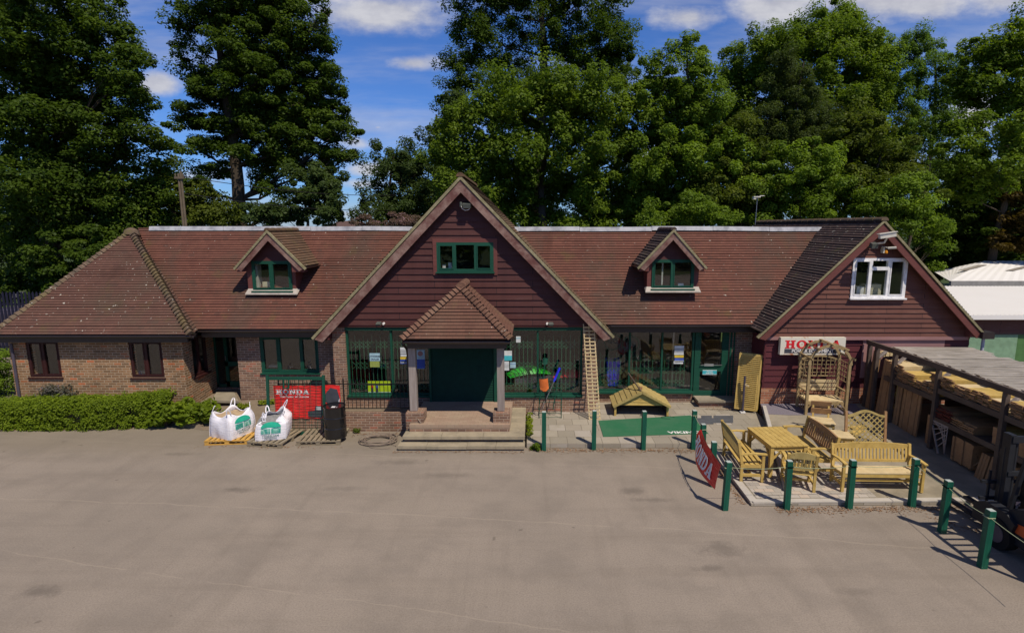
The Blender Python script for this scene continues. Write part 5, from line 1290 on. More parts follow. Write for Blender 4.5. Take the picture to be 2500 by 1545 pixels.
bag('slumped open white bulk bag of grey stone with green emblem in front', (-7.06, 14.38, .13), R(14), .57, .80, 'grey_fill', ('front', .36, 0), 1.0, 8, .05)
# oil drum
T = thing('oil_drum', 'glossy black steel drum standing on the grey pallet', 'drum'); a = Vector((-5.33, 14.28, .13)); mb = MB(); r_ = .285
mb.lathe(a, [(r_, 0), (r_, .26), (r_ + .012, .28), (r_, .30), (r_, .55), (r_ + .012, .57), (r_, .59), (r_, .85), (r_ + .010, .86), (r_ + .010, .875), (r_ - .012, .875), (r_ - .015, .855), (.02, .853)], 40); mb.build('shell', 'black_gloss', T, smooth=False)
mb = MB(); mb.lathe(a + Vector((.1, -.1, .855)), [(.04, 0), (.04, .012), (.01, .014)], 10); mb.build('bung', 'steel', T); mb = MB(); mb.box(a.x - .03, a.x + .07, a.y - .16, a.y - .06, .992, .996); mb.build('label_sheet', 'letter_white', T)
for p_ in T.children[0].data.polygons: p_.use_smooth = abs(p_.normal.z) < .5
# mesh gate leaning on the railing
T = thing('mesh_gate', 'green framed mesh gate leaning against the railing behind the bags', 'gate')
gl_, gr_ = W(658, 1055, 14.80).x, W(800, 1055, 14.80).x; gp = lambda x_, z_: Vector((x_, 14.70 + .16 * z_ / 1.8, z_)); GH = W(730, 918, 14.93).z
mb = MB()
for x_ in (gl_ + .04, gr_ - .04): mb.bar(gp(x_, 0), gp(x_, GH + .05), .07, .05, (0, 1, 0))
for z_ in (.05, GH - .04): mb.bar(gp(gl_ + .08, z_), gp(gr_ - .08, z_), .05, .08, (0, 0, 1))
xc_ = gl_ + (gr_ - gl_) * .34; mb.bar(gp(xc_ - .07, GH - .3), gp(xc_ - .07, GH - .08), .03, .04, (0, 1, 0)); mb.bar(gp(xc_ + .07, GH - .3), gp(xc_ + .07, GH - .08), .03, .04, (0, 1, 0)); mb.bar(gp(xc_ - .085, GH - .31), gp(xc_ + .085, GH - .31), .04, .03, (0, 0, 1))
mb.build('frame', 'green_paint', T); mb = MB()
n = 9
for i in range(1, n): x_ = gl_ + .08 + (gr_ - gl_ - .16) * i / n; mb.bar(gp(x_, .09), gp(x_, GH - .08), .007, .007)
k = int((GH - .2) / .075)
for i in range(k): z_ = .12 + i * .075; q = gp(gl_ + .08, z_); mb.bar(q, gp(gr_ - .08, z_), .005, .005)
mb.build('mesh', 'green_paint', T)
# red banner on the railing
T = thing('banner', 'wide red banner with white capitals and engine pictures tied to the railing', 'banner'); YB = 14.925
bx0, bz1 = W(667, 940, YB).x, W(667, 940, YB).z; bx1 = W(829, 940, YB).x; bz0 = W(700, 1021, YB).z
mb = MB(); n, k = 24, 10
for i in range(n):
    for j in range(k):
        f = lambda a, b: (bx0 + (bx1 - bx0) * a, YB + .008 * math.sin(a * 37 + b * 3), bz0 + (bz1 - bz0) * b - .012 * math.sin(a * 20) * (b > .5))
        mb.face([f(i / n, j / k), f((i + 1) / n, j / k), f((i + 1) / n, (j + 1) / k), f(i / n, (j + 1) / k)])
mb.build('cloth', 'banner_red', T, smooth=True)
L_ = bx1 - bx0; H_ = bz1 - bz0
wd = slab_word(.13, .92, .003); xform(wd, Matrix.Translation((bx0 + .07, YB - .010, bz1 - .255)) @ XZ); wd.build('lettering', 'letter_white', T)
tb = text_mb('The Power of Dreams', .090, .0015, 'LEFT', .001); xform(tb, Matrix.Translation((bx0 + .16, YB - .012, bz1 - .325)) @ XZ); tb.build('lettering', 'letter_white', T)
mb = MB()
bp_ = lambda a, b: (bx0 + L_ * a, YB - .013, bz0 + H_ * b)
mb.prism([bp_(.73, .55), bp_(.80, .80), bp_(.86, .92), bp_(.96, .88), bp_(.995, .6), bp_(.98, .35), bp_(.90, .15), bp_(.86, .42)][::-1], (0, .004, 0)); mb.prism([bp_(.50, .06), bp_(.50, .22), bp_(.60, .24), bp_(.62, .38), bp_(.70, .38), bp_(.74, .2), bp_(.70, .02)][::-1], (0, .004, 0)); mb.build('engine_picture', 'sign_grey', T)
mb = MB(); mb.prism([(p_[0], p_[1] - .003, p_[2]) for p_ in (bp_(.93, .3), bp_(.99, .62), bp_(.99, .3), bp_(.95, .2))][::-1], (0, .003, 0)); mb.prism([(p_[0], p_[1] - .003, p_[2]) for p_ in (bp_(.63, .26), bp_(.63, .36), bp_(.70, .36), bp_(.70, .26))][::-1], (0, .003, 0)); mb.build('engine_picture', 'poster_white', T)
# kettle barbecue behind
T = thing('kettle_barbecue', 'black domed kettle barbecue behind the railing', 'barbecue'); c = W(777, 932, 15.75); mb = MB()
mb.lathe(c - Vector((0, 0, .12)), [(.27, 0), (.28, .02), (.26, .10), (.19, .17), (.08, .205), (.03, .21)], 28); mb.build('lid', 'black_gloss', T, smooth=True); mb = MB(); mb.lathe(c - Vector((0, 0, .36)), [(.05, 0), (.20, .07), (.27, .22), (.275, .235)], 28); mb.build('bowl', 'black_gloss', T, smooth=True)
mb = MB(); mb.bar(c + Vector((-.05, 0, .12)), c + Vector((.06, 0, .12)), .02, .02); mb.build('handle', 'steel', T)
for i in range(3): an = 2.1 * i; mb = MB(); mb.tube([c + Vector((.1 * math.cos(an), .1 * math.sin(an), -.33)), Vector((c.x + .26 * math.cos(an), c.y + .26 * math.sin(an), .5))], .01, 6); mb.build('leg', 'steel', T)
# hose coil
mb = MB(); rng = random.Random(4); pts = []
for i in range(150):
    an = i * .26; r0 = .42 + .10 * math.sin(i * .11); pts.append((-4.18 + r0 * math.cos(an) + .03 * rng.random(), 14.22 + .30 * (r0 / .42) * math.sin(an), .02 + .0006 * i + .01 * rng.random()))
pts += [(-3.75, 14.45, .15), (-3.60, 14.5, .32), (-3.35, 14.55, .55), (-3.1, 14.3, .62), (-3.0, 14.25, .50)]
mb.tube(pts, .012, 6); simple('hose', mb, 'hose_grey', 'coil of brown grey hose lying beside the entrance steps', 'hose')
mb = MB(); mb.tube([(-3.95 + .35 * math.cos(i * .3), 13.85 + .14 * math.sin(i * .3), .015) for i in range(19)], .006, 5); simple('wire', mb, 'hose_grey', 'thin loop of wire on the ground near the steps', 'wire')

# ---------------------------------------------------------------- signs and fittings on the walls
T = thing('shop_sign', 'rusty white wall sign with red capitals above the arbour seat', 'sign'); YS = 16.10
a, b = W(1907, 824, YS), W(2062, 866, YS); mb = MB(); mb.box(a.x, b.x, YS, YS + .13, b.z, a.z); mb.build('board', 'sign_board_white', T)
H_ = a.z - b.z; L_ = b.x - a.x
wd = slab_word(H_ * .46, L_ * .86, .004); xform(wd, Matrix.Translation((a.x + L_ * .07, YS - .002, a.z - H_ * .62)) @ XZ); wd.build('lettering', 'sign_red', T)
mb = MB(); mb.box(a.x + L_ * .065, a.x + L_ * .935, YS - .004, YS - .001, a.z - H_ * .90, a.z - H_ * .66); mb.build('band', 'sign_grey', T)
tb = text_mb('POWER EQUIPMENT', H_ * .26, .001, font_bold=.003, sx=1.0); xform(tb, Matrix.Translation((a.x + L_ * .5, YS - .007, a.z - H_ * .785)) @ XZ); tb.build('lettering', 'letter_white', T)
def floodlight(name, c, label, m, w_=.20, h=.14):
    T = thing(name, label, 'floodlight'); c = Vector(c); mb = MB(); mb.hexa([c + Vector(q) for q in ((-w_ / 2, -.10, -h / 2 - .02), (w_ / 2, -.10, -h / 2 - .02), (w_ / 2, .04, -h / 2 + .03), (-w_ / 2, .04, -h / 2 + .03), (-w_ / 2, -.13, h / 2 - .05), (w_ / 2, -.13, h / 2 - .05), (w_ / 2, .04, h / 2), (-w_ / 2, .04, h / 2))]); mb.build('housing', m, T)
    mb = MB(); mb.bar(c + Vector((-w_ / 2 - .01, -.02, 0)), c + Vector((-w_ / 2 - .01, .16, -.05)), .015, .03); mb.bar(c + Vector((w_ / 2 + .01, -.02, 0)), c + Vector((w_ / 2 + .01, .16, -.05)), .015, .03); mb.box(c.x - w_ / 2 - .02, c.x + w_ / 2 + .02, c.y + .16, c.y + .175, c.z - .08, c.z - .02); mb.build('bracket', m, T)
    return T
c = W(1140, 501, 16.1); T = floodlight('floodlight', c, 'grey floodlight with looped cable high in the central gable', 'floodlight_grey', .22, .15)
mb = MB(); mb.tube([c + Vector((-.16, -.02, -.03)), c + Vector((-.14, -.02, -.10)), c + Vector((-.05, -.02, -.15)), c + Vector((.05, -.02, -.13)), c + Vector((.09, 0, -.06))], .009, 6); mb.build('cable', 'letter_white', T); mb = MB(); mb.lathe(c + Vector((-.17, .02, -.05)), [(.045, 0), (.045, .12), (.02, .14)], 10); mb.build('sensor', 'floodlight_grey', T)
floodlight('floodlight', W(1923, 790, 16.1), 'x', 'floodlight_grey') if False else None
floodlight('floodlight', W(925, 789, 16.1), 'small dark floodlight above the left shop window', 'floodlight_grey', .13, .08)
floodlight('floodlight', W(1345, 790, 16.1), 'small dark floodlight above the right shop window', 'floodlight_grey', .13, .08)
floodlight('floodlight', W(2131, 598, 16.0), 'grey floodlight left of the security camera in the right gable', 'floodlight_grey', .17, .16)
for u, l in ((936.5, 'small round white sensor above the left shop window'), (1336, 'small round white sensor above the right shop window')):
    c = W(u, 790, 16.22); mb = MB(); n = 12; mb.tube([c + Vector((0, .05, 0)), c + Vector((0, -.03, 0))], .036, 14); simple('sensor', mb, 'letter_white', l, 'sensor', 'round white sensors')
T = thing('security_camera', 'boxy off-white security camera on a bracket in the right gable', 'security camera'); a, b = W(2147, 578, 15.55), W(2186, 572, 15.50)
mb = MB(); mb.bar(a, b, .12, .12); mb.bar(a + Vector((-.04, 0, .07)), b + Vector((.02, 0, .075)), .17, .02); mb.build('housing', 'cam_white', T); mb = MB(); c = (a + b) / 2; mb.tube([c - Vector((0, 0, .06)), c + Vector((.0, .1, -.20)), (c.x - .02, 16.2, c.z - .28)], .025, 8); mb.build('bracket', 'cam_white', T)
T = thing('security_camera', 'small white bullet camera under the boxy camera in the right gable', 'security camera'); a = W(2168, 606, 15.95); mb = MB(); mb.tube([a, a + Vector((.16, -.12, .02))], .035, 12); mb.build('housing', 'cam_white', T); mb = MB(); mb.tube([a + Vector((.05, 0, 0)), a + Vector((0, .28, .04))], .016, 8); mb.build('bracket', 'cam_white', T)
T = thing('alarm_beacon', 'orange and white alarm beacon just above the white window', 'alarm'); c = W(2163, 612, 16.15); mb = MB(); mb.lathe(c - Vector((0, 0, .08)), [(.05, 0), (.055, .03), (.045, .09), (.02, .11)], 14); mb.build('lens', 'amber', T); mb = MB(); mb.box(c.x - .09, c.x - .045, c.y - .02, c.y + .13, c.z - .07, c.z + .10); mb.build('base', 'cam_white', T)
# posters and notices behind or on the glass
def poster(u0, v0, u1, v1, Y, m, label, lines=(), tm='ink', txt=None, cat='poster', group=None, name='poster', bands=()):
    a, b = W(u0, v0, Y), W(u1, v1, Y); T = thing(name, label, cat, group); mb = MB(); mb.box(a.x, b.x, Y, Y + .004, b.z, a.z); mb.build('sheet', m, T); Hh = a.z - b.z
    for (f0, f1, bm_) in bands: mb = MB(); mb.box(a.x + .001, b.x - .001, Y - .002, Y - .0005, a.z - Hh * f1, a.z - Hh * f0); mb.build('band', bm_, T)
    for (body, f, s, mm) in (txt or ()): tb = text_mb(body, s * Hh, .0005, font_bold=.001); xform(tb, Matrix.Translation(((a.x + b.x) / 2, Y - .004, a.z - Hh * f)) @ XZ); tb.build('lettering', mm, T)
    return T
YP = YC + .105
poster(902, 862, 928, 881, YP, 'poster_lightblue', 'pale blue AUTHORISED DEALER notice in the left shop window', txt=[('AUTHORISED', .42, .30, 'ink'), ('DEALER', .78, .30, 'ink')])
poster(903, 882, 927, 896, YP, 'poster_olive', 'olive notice directly under the AUTHORISED DEALER notice')
poster(897.5, 930, 954.5, 958.5, YP + .05, 'poster_lime', 'bright lime poster at the foot of the left shop window', bands=[(.30, .36, 'ink'), (.92, .97, 'poster_white')])
for u, m, l in ((908.5, 'plastic_red', 'red topped spray can picture'), (920.5, 'poster_blue', 'blue')):
    a, b = W(u - 3, 941, YP + .045), W(u + 3.5, 957, YP + .045); mb = MB(); mb.box(a.x, b.x, YP + .044, YP + .047, b.z, b.z + (a.z - b.z) * .65)
    o = simple('picture', mb, 'sign_grey', 'grey can picture with %s cap on the lime poster' % ('red' if m == 'plastic_red' else 'blue'), 'picture'); mb = MB(); mb.box(a.x, b.x, YP + .044, YP + .047, b.z + (a.z - b.z) * .66, a.z); k_ = mb.build('cap', m, o)
def noticeset(u0, u1, v0, Y, side, sc=1.0):
    poster(u0, v0, u1, v0 + 22 * sc, Y, 'poster_white', 'white printed notice at top of the strip in the %s window' % side, bands=[(.30, .36, 'ink'), (.5, .56, 'ink'), (.7, .76, 'ink')])
    poster(u0, v0 + 23 * sc, u1, v0 + 29 * sc, Y, 'poster_yellow', 'yellow label below the white notice in the %s window' % side)
    poster(u0, v0 + 30 * sc, u1, v0 + 40 * sc, Y, 'poster_blue', 'dark blue label low on the strip in the %s window' % side, bands=[(.6, .75, 'poster_white')])
noticeset(977, 993, 848, YP, 'left'); noticeset(1647, 1669, 844, YR + .04, 'right')
poster(979, 881, 992, 886, YP, 'poster_white', 'small white label at the bottom of the left window strip'); poster(1645, 881, 1667.5, 888, YR + .04, 'poster_white', 'white strip label below the blue one in the right window')
poster(1017, 854, 1038, 900, YP, 'poster_lightblue', 'tall blue poster with a pink disc behind the porch post', bands=[(.5, .98, 'poster_blue')])
c = W(1026, 863, YP - .003); mb = MB(); mb.tube([c, c + Vector((0, -.002, 0))], .08, 20); simple('disc', mb, 'trim_pink', 'pink round sticker on the tall blue poster', 'sticker')
poster(1260, 821, 1271, 836, YP, 'poster_white', 'small white notice high in the right shop window', bands=[(.2, .4, 'poster_lightblue')])
poster(1231, 856, 1250, 880, YP, 'poster_white', 'white and teal notice right of the porch post', bands=[(.5, 1.0, 'poster_teal')])
poster(1229, 882, 1243, 904, YP, 'poster_white', 'plain white notice below the white and teal one', bands=[(.55, .58, 'ink'), (.35, .37, 'ink')])
poster(1245.5, 884, 1259, 898, YP, 'poster_lightblue', 'small pale blue notice beside the plain white one', bands=[(.28, .34, 'poster_blue')])
for u, v, r_, l in ((1496, 834, 20, 'left faint green round GO sticker in the right glazing'), (1540, 840, 20, 'right faint green round GO sticker in the right glazing')):
    Y = YR + .05; T = thing('sticker', l, 'sticker'); c = W(u, v, Y); R_ = r_ * 18.2 / 1350; mb = MB(); n = 28
    for i in range(n):
        a0, a1 = 2 * math.pi * i / n, 2 * math.pi * (i + 1) / n; g = lambda A_, q: c + Vector((math.cos(A_) * q, 0, math.sin(A_) * q)); mb.face([g(a0, R_), g(a1, R_), g(a1, R_ * .95), g(a0, R_ * .95)])
    mb.build('ring', 'grille_green', T); tb = text_mb('GO', .20, .0005, font_bold=.002); xform(tb, Matrix.Translation((c.x, c.y, c.z)) @ XZ); tb.build('lettering', 'floodlight_grey', T)
poster(1719.5, 889, 1742, 896.5, YR + .03, 'poster_white', 'blank white card on the glass of the green shop door')
poster(1715.5, 903, 1749.5, 914.5, YR + .012, 'poster_white', 'blue and green notice on the middle rail of the shop door', bands=[(.12, .88, 'poster_teal')], txt=[('Fire exit', .32, .36, 'letter_white'), ('Keep clear', .68, .36, 'letter_white')])
# things inside the windows
def mower(loc, rz, m, label, s=1.0):
    T = thing('lawn_mower', label, 'mower'); mb = MB(); n = 10
    for i in range(n):
        for j in range(8):
            f = lambda a, b: Vector(((a - .5) * 1.5 * s, (b - .5) * .62 * s * (1 - .3 * (2 * a - 1) ** 2), (.48 + .34 * math.sin(math.pi * min(1, a * .9 + .1)) * math.sin(math.pi * (b * .9 + .05)) ** .5) * s))
            mb.face([f(i / n, j / 8), f((i + 1) / n, j / 8), f((i + 1) / n, (j + 1) / 8), f(i / n, (j + 1) / 8)])
    mb.build('hood', m, T, smooth=True); mb = MB(); mb.box(-.6 * s, .6 * s, -.27 * s, .27 * s, .18 * s, .50 * s); mb.build('chassis', 'sign_grey', T)
    for sx in (-.45, .45):
        for sy in (-.3, .3): mb = MB(); mb.tube([(sx * s, (sy - .05) * s, .18 * s), (sx * s, (sy + .05) * s, .18 * s)], .18 * s, 16); mb.build('wheel', 'black_rubber', T)
    mb = MB(); mb.bar((.0, 0, .75 * s), (.25 * s, 0, 1.0 * s), .03, .03); mb.build('handle', 'rail_black', T); T.location = loc; T.rotation_euler = (0, 0, rz)
mower((-.02, 17.15, .5), R(20), 'plastic_green', 'bright green machine with pale chassis behind the right shop window', 1.12); mower((1.35, 17.1, .5), R(-8), 'plastic_red', 'dark red machine seen through the window beside the leaning lattice', .92)
def wheelie(x_, y_, m, label, s=1.0):
    T = thing('wheelie_bin', label, 'bin', 'bins behind the right glazing'); mb = MB(); mb.hexa([(-.2, -.2, .05), (.2, -.2, .05), (.2, .2, .05), (-.2, .2, .05), (-.26, -.27, .92), (.26, -.27, .92), (.26, .27, .92), (-.26, .27, .92)]); mb.build('body', m, T); mb = MB(); mb.box(-.28, .28, -.3, .3, .925, .985); mb.build('lid', m, T)
    mb = MB()
    for q in (-.13, 0, .13): mb.bar((q * .9, -.225, .15), (q * 1.1, -.275, .85), .02, .02)
    mb.build('ribs', m, T)
    for q in (-.2, .2): mb = MB(); mb.tube([(q - .03, .22, .1), (q + .03, .22, .1)], .09, 12); mb.build('wheel', 'black_rubber', T)
    T.location = (x_, y_, .48); T.scale = (.86, .86, .92 * s)
wheelie(2.66, 17.88, 'plastic_blue', 'bright blue wheelie bin behind the right glazing'); wheelie(3.36, 18.0, 'plastic_brown', 'dark brown wheelie bin right of the blue one')
mb = MB(); mb.tube([(4.62, 17.75, .48), (4.62, 17.75, 2.5)], .035, 10); simple('pillar', mb, 'steel', 'slim steel pillar inside the right glazing beside the notices', 'pillar')
def clutter(u0, v0, u1, v1, Y, d, m, name, label, cat):
    a, b = W(u0, v0, Y), W(u1, v1, Y); mb = MB(); mb.box(a.x, b.x, Y, Y + d, b.z, a.z); simple(name, mb, m, label, cat, bevel=.01)
clutter(2112, 694, 2150, 722, 16.5, .3, 'box_cream', 'parts_box', 'cream box on the sill behind the white gable window', 'box'); clutter(2092, 700, 2108, 722, 16.5, .2, 'letter_white', 'paper_stack', 'white stack left of the cream box in the gable window', 'paper')
clutter(1080, 646, 1088, 655, 16.55, .1, 'letter_white', 'card', 'left white card in the central gable window', 'card'); clutter(1094, 641, 1103, 655, 16.55, .1, 'letter_white', 'card', 'taller white card in the central gable window', 'card')
clutter(655, 892, 676, 897, 17.0, .2, 'box_cream', 'telephone', 'cream office machine on the left ground floor windowsill', 'office machine')
clutter(620, 642, 632, 703, 17.15, .25, 'curtain_pale', 'curtain', 'pale curtain edge in the left dormer window', 'curtain'); clutter(640, 688, 660, 701, 17.25, .15, 'box_cream', 'cushion', 'cream cushion on the left dormer sill', 'cushion')
clutter(1656, 692, 1669, 698, 17.45, .08, 'letter_white', 'ornament', 'small white ornament on the right dormer sill', 'ornament'); clutter(1616, 642, 1618, 696, 17.45, .02, 'curtain_pale', 'window_pole', 'pale upright pole inside the right dormer window', 'pole')
clutter(322, 845, 330, 914, 16.1, .1, 'curtain_pale', 'curtain', 'pale curtain in the right window of the brick wing', 'curtain'); clutter(324, 908, 342, 915, 16.05, .2, 'poster_blue', 'tray', 'blue tray on the sill of the brick wing window', 'tray'); clutter(342, 906, 358, 915, 16.1, .2, 'box_cream', 'paper_stack', 'papers beside the blue tray in the brick wing window', 'paper')
clutter(75, 845, 84, 912, 16.15, .1, 'curtain_pale', 'curtain', 'pale curtain in the left window of the brick wing', 'curtain')

# ---------------------------------------------------------------- timber store on the right
XS = 10.05
T = thing('timber_store', 'open fronted timber store with weathered board roof and dark shelves', 'timber store')
posts = [(16.85, 2.36), (15.74, 2.30), (14.93, 2.28), (13.27, 2.28), (11.30, 2.30), (9.2, 2.30)]
for y_, z_ in posts: mb = MB(); mb.box(XS - .05, XS + .05, min(y_, 16.1) - .05, min(y_, 16.1) + .05, 0.0, 2.26); mb.build('post', 'dark_timber', T) if y_ != 16.85 else mb.build('post', 'dark_timber', T)
for y_, z_ in posts[1:]:
    mb = MB(); mb.box(XS + 2.7, XS + 2.76, y_ - .05, y_ + .05, 0, 2.12); mb.build('post', 'weathered_post', T)
    mb = MB(); mb.bar((XS + .02, y_ + .0, 1.95), (XS + .35, y_, 2.24), .06, .08, (0, 1, 0)); mb.build('brace', 'weathered_post', T)
mb = MB(); mb.box(XS - .06, XS + .0, 8.2, 16.2, 2.27, 2.40); mb.box(XS + .78, XS + .84, 8.2, 16.2, 2.02, 2.14); mb.build('beam', 'dark_timber', T)
mb = MB(); rng = random.Random(11); y_ = 8.2; i = 0
while y_ < 16.12:
    w_ = .145; x1 = 13.02 + rng.uniform(-.16, .10); z_ = 2.150 + (i % 3) * .022 + rng.uniform(0, .012); x0 = XS + .68 - rng.uniform(0, .06)
    mb.hexa([(x0, y_, z_), (x1, y_, z_ - .02), (x1, y_ + w_ + .02, z_ - .02), (x0, y_ + w_ + .02, z_), (x0, y_, z_ + .022), (x1, y_, z_ + .002), (x1, y_ + w_ + .02, z_ + .002), (x0, y_ + w_ + .02, z_ + .022)]); y_ += w_; i += 1
mb.build('roof', 'weathered_grey', T)
mb = MB()
mb.box(XS, XS + 2.0, 13.3, 15.3, 1.46, 1.54); mb.box(XS, XS + 2.0, 9.0, 13.2, 1.70, 1.78); mb.box(XS, XS + 2.0, 9.6, 13.3, .97, 1.04)
mb.build('shelf', 'dark_timber', T)
mb = MB(); mb.box(XS - .03, XS, 13.3, 15.3, 1.43, 1.56); mb.box(XS - .03, XS, 9.0, 13.2, 1.67, 1.80); mb.box(XS - .03, XS, 9.6, 13.3, .94, 1.06); mb.build('shelf_rail', 'dark_timber', T)
mb = MB(); mb.box(XS + 2.5, XS + 2.55, 9.0, 16.2, 0, 1.9); mb.build('back_board', 'dark_timber', T)
# stacks of boards, ends facing the yard
def stack(y0, y1, z0, h, label, m='board_ends', top='new_pine', L=2.2, bt=.022, seed=0, x0=XS + .03):
    h = min(h, 2.12 - z0) if z0 > 1.4 else h; rng = random.Random(seed); n = max(2, int(h / bt)); mb = MB(); z_ = z0
    for i in range(n):
        k = max(1, int((y1 - y0) / .16)); 
        for j in range(k):
            a = y0 + (y1 - y0) * j / k; b = y0 + (y1 - y0) * (j + 1) / k; dx = rng.uniform(-.05, .04)
            mb.m = 0; mb.box(x0 + dx, x0 + .03 + dx, a + .004, b - .004, z_ + .001, z_ + bt - .003)
            mb.m = 1; mb.box(x0 + .031 + dx, x0 + L + dx, a + .004, b - .004, z_ + .001, z_ + bt - .003)
        z_ += bt
    o = mb.build('board_stack', [m, top]); tag(o, label, 'board stack', 'stacks of sawn boards in the timber store'); return o
sp = [(14.62, 15.15, 1.545, .46, 'tall board stack at the far end of the upper shelf'), (14.12, 14.58, 1.545, .34, 'board stack second from the far end of the upper shelf'), (13.86, 14.08, 1.545, .22, 'low narrow board stack, third from the far end of the upper shelf'), (13.62, 13.84, 1.545, .30, 'narrow board stack fourth from the far end of the upper shelf'), (13.30, 13.58, 1.545, .62, 'highest board stack, beside the middle post of the store'),
      (12.82, 13.18, 1.785, .42, 'board stack just nearer than the middle post'), (12.45, 12.78, 1.785, .26, 'low board stack on the nearer upper shelf'), (12.10, 12.42, 1.785, .28, 'wide spaced board stack mid way on the nearer shelf'), (11.72, 12.06, 1.785, .30, 'board stack left of the near store post'), (11.38, 11.69, 1.785, .26, 'board stack against the near store post'), (10.7, 11.22, 1.785, .34, 'pale board stack right of the near store post'), (10.0, 10.65, 1.785, .30, 'nearest pale board stack at the right edge')]
for i, (a, b, z_, h, l) in enumerate(sp): stack(a, b, z_, h, l, seed=i, top='new_pine' if i % 3 else 'pale_pine')
for i, (a, b, h, l) in enumerate([(12.75, 13.22, .30, 'heap of red netted bundles at the far end of the middle shelf'), (12.0, 12.7, .20, 'low dark bundle of laths on the middle shelf')]): stack(a, b, 1.045, h, l, 'red_netting' if i == 0 else 'dull_pine', 'dull_pine', seed=30 + i)
stack(11.32, 11.52, 1.045, .42, 'upright yellow block of boards on the middle shelf by the post', seed=41, bt=.2); stack(10.3, 11.2, 1.045, .42, 'large board bundle behind the forklift mast', seed=42, bt=.2, m='dull_pine')
# leaning panels of upright boards
def fence_panel(y0, y1, z1, label, x=XS + .12, lean=.12, m='dull_pine', topm='pale_pine', n=None, w_=.5):
    T = thing('fence_panel', label, 'fence panel', 'boarded fence panels leaning in the timber store'); k = n or max(2, int((y1 - y0) / .1)); z0 = tz((y0 + y1) / 2)
    mb = MB()
    for i in range(k):
        a = y0 + (y1 - y0) * i / k; b = y0 + (y1 - y0) * (i + 1) / k - .006; dz = .012 * math.sin(i * 2.3); o_ = .010 * (i % 2)
        mb.hexa([(x - lean - o_, a, z0), (x - lean + .04, a, z0), (x - lean + .04, b, z0), (x - lean - o_, b, z0), (x - o_, a, z1 + dz), (x + .04, a, z1 + dz), (x + .04, b, z1 + dz), (x - o_, b, z1 + dz)])
    mb.build('boards', m, T); mb = MB()
    for i in range(4): mb.box(x + .045 + i * w_ / 4, x + .045 + (i + .8) * w_ / 4, y0, y1, z1 - .12 + .01 * i, z1 - .02 + .012 * i)
    mb.build('panel_tops', topm, T)
fence_panel(15.78, 16.08, 2.10, 'furthest boarded panel stack, next to the shop wall'); fence_panel(15.10, 15.55, 1.96, 'second boarded panel stack, nearer than the one by the wall')
fence_panel(13.92, 14.6, 1.42, 'wide boarded panel under the far upper shelf', lean=.05, topm='dull_pine'); fence_panel(13.38, 13.62, .98, 'narrow pale boarded panel left of the loose lattice piece', lean=.0, m='dull_pine', topm='dull_pine')
fence_panel(14.66, 14.86, 1.52, 'narrow boarded panel between panel stacks and shelf', lean=.06)
T = thing('lattice_stack', 'upright stack of diamond lattice panels between the boarded panel stacks', 'trellis panel'); mb = MB()
for i in range(3):
    x_ = XS + .12 + i * .3
    for k in range(-8, 9):
        for s in (-1, 1):
            a0 = max(14.88, min(15.08, 14.98 + k * .07 - s * .1)); pts = []
            for j in range(31):
                z_ = .45 + 1.35 * j / 30; yy = 14.98 + k * .35 + s * (z_ - 1.1)
                if 14.88 <= yy <= 15.08: pts.append((x_, yy, z_))
            if len(pts) > 1: mb.bar(pts[0], pts[-1], .016, .03, (1, 0, 0))
    mb.box(x_ - .02, x_ + .02, 14.86, 14.885, .4, 1.86); mb.box(x_ - .02, x_ + .02, 15.075, 15.10, .4, 1.86); mb.box(x_ - .02, x_ + .28, 14.86, 15.10, 1.82, 1.86)
mb.build('lattice', 'new_pine', T)
T = thing('lattice_piece', 'triangular offcut of lattice hanging under the middle shelf', 'trellis panel'); mb = MB()
mb.bar((XS - .02, 13.30, .96), (XS - .05, 12.92, .22), .03, .04); mb.bar((XS - .02, 13.30, .96), (XS - .02, 12.72, .96), .03, .04)
mb.build('frame', 'weathered_post', T); mb = MB()
for k in range(6):
    y_ = 13.24 - k * .10; zl = .96 - (13.30 - y_) * 1.9 + .05; mb.bar((XS - .025, y_, .94), (XS - .03, max(12.75, y_ - .33), max(zl, .28)), .014, .022)
for k in range(5): z_ = .88 - k * .13; mb.bar((XS - .03, 13.30 - (.96 - z_) * .5, z_), (XS - .03, 12.74, z_ + .28 if z_ + .28 < .94 else .94), .014, .022)
mb.build('lattice', 'weathered_post', T)
T = thing('crate', 'boarded wooden crate on the ground under the middle shelf', 'crate'); mb = MB()
mb.box(XS + .05, XS + .7, 12.0, 12.62, .22, .80); 
mb.build('box_body', 'dull_pine', T); mb = MB()
for y_ in (12.02, 12.30, 12.58): mb.box(XS + .02, XS + .049, y_ - .03, y_ + .03, .22, .80)
mb.box(XS + .02, XS + .72, 11.975, 11.999, .72, .80); mb.box(XS + .02, XS + .72, 11.975, 11.999, .22, .30); mb.bar((XS + .08, 11.985, .32), (XS + .66, 11.985, .72), .02, .05, (0, 1, 0)); mb.build('battens', 'dull_pine', T)
for i, (a, b, h, l) in enumerate([(11.62, 11.86, .60, 'left bundle of boards leaning under the near shelf'), (11.35, 11.58, .62, 'middle bundle of boards leaning under the near shelf'), (10.95, 11.30, .64, 'right bundle of boards leaning under the near shelf')]):
    T = thing('board_bundle', l, 'board bundle', 'bundles of boards leaning under the near shelf'); mb = MB()
    for k in range(3): y_ = a + (b - a) * k / 3; mb.hexa([(XS + .0, y_, .1), (XS + .5, y_, .1), (XS + .5, y_ + .07, .1), (XS + .0, y_ + .07, .1), (XS + .12, y_, .1 + h), (XS + .6, y_, .1 + h), (XS + .6, y_ + .07, .1 + h), (XS + .12, y_ + .07, .1 + h)])
    mb.build('boards', 'dull_pine', T)

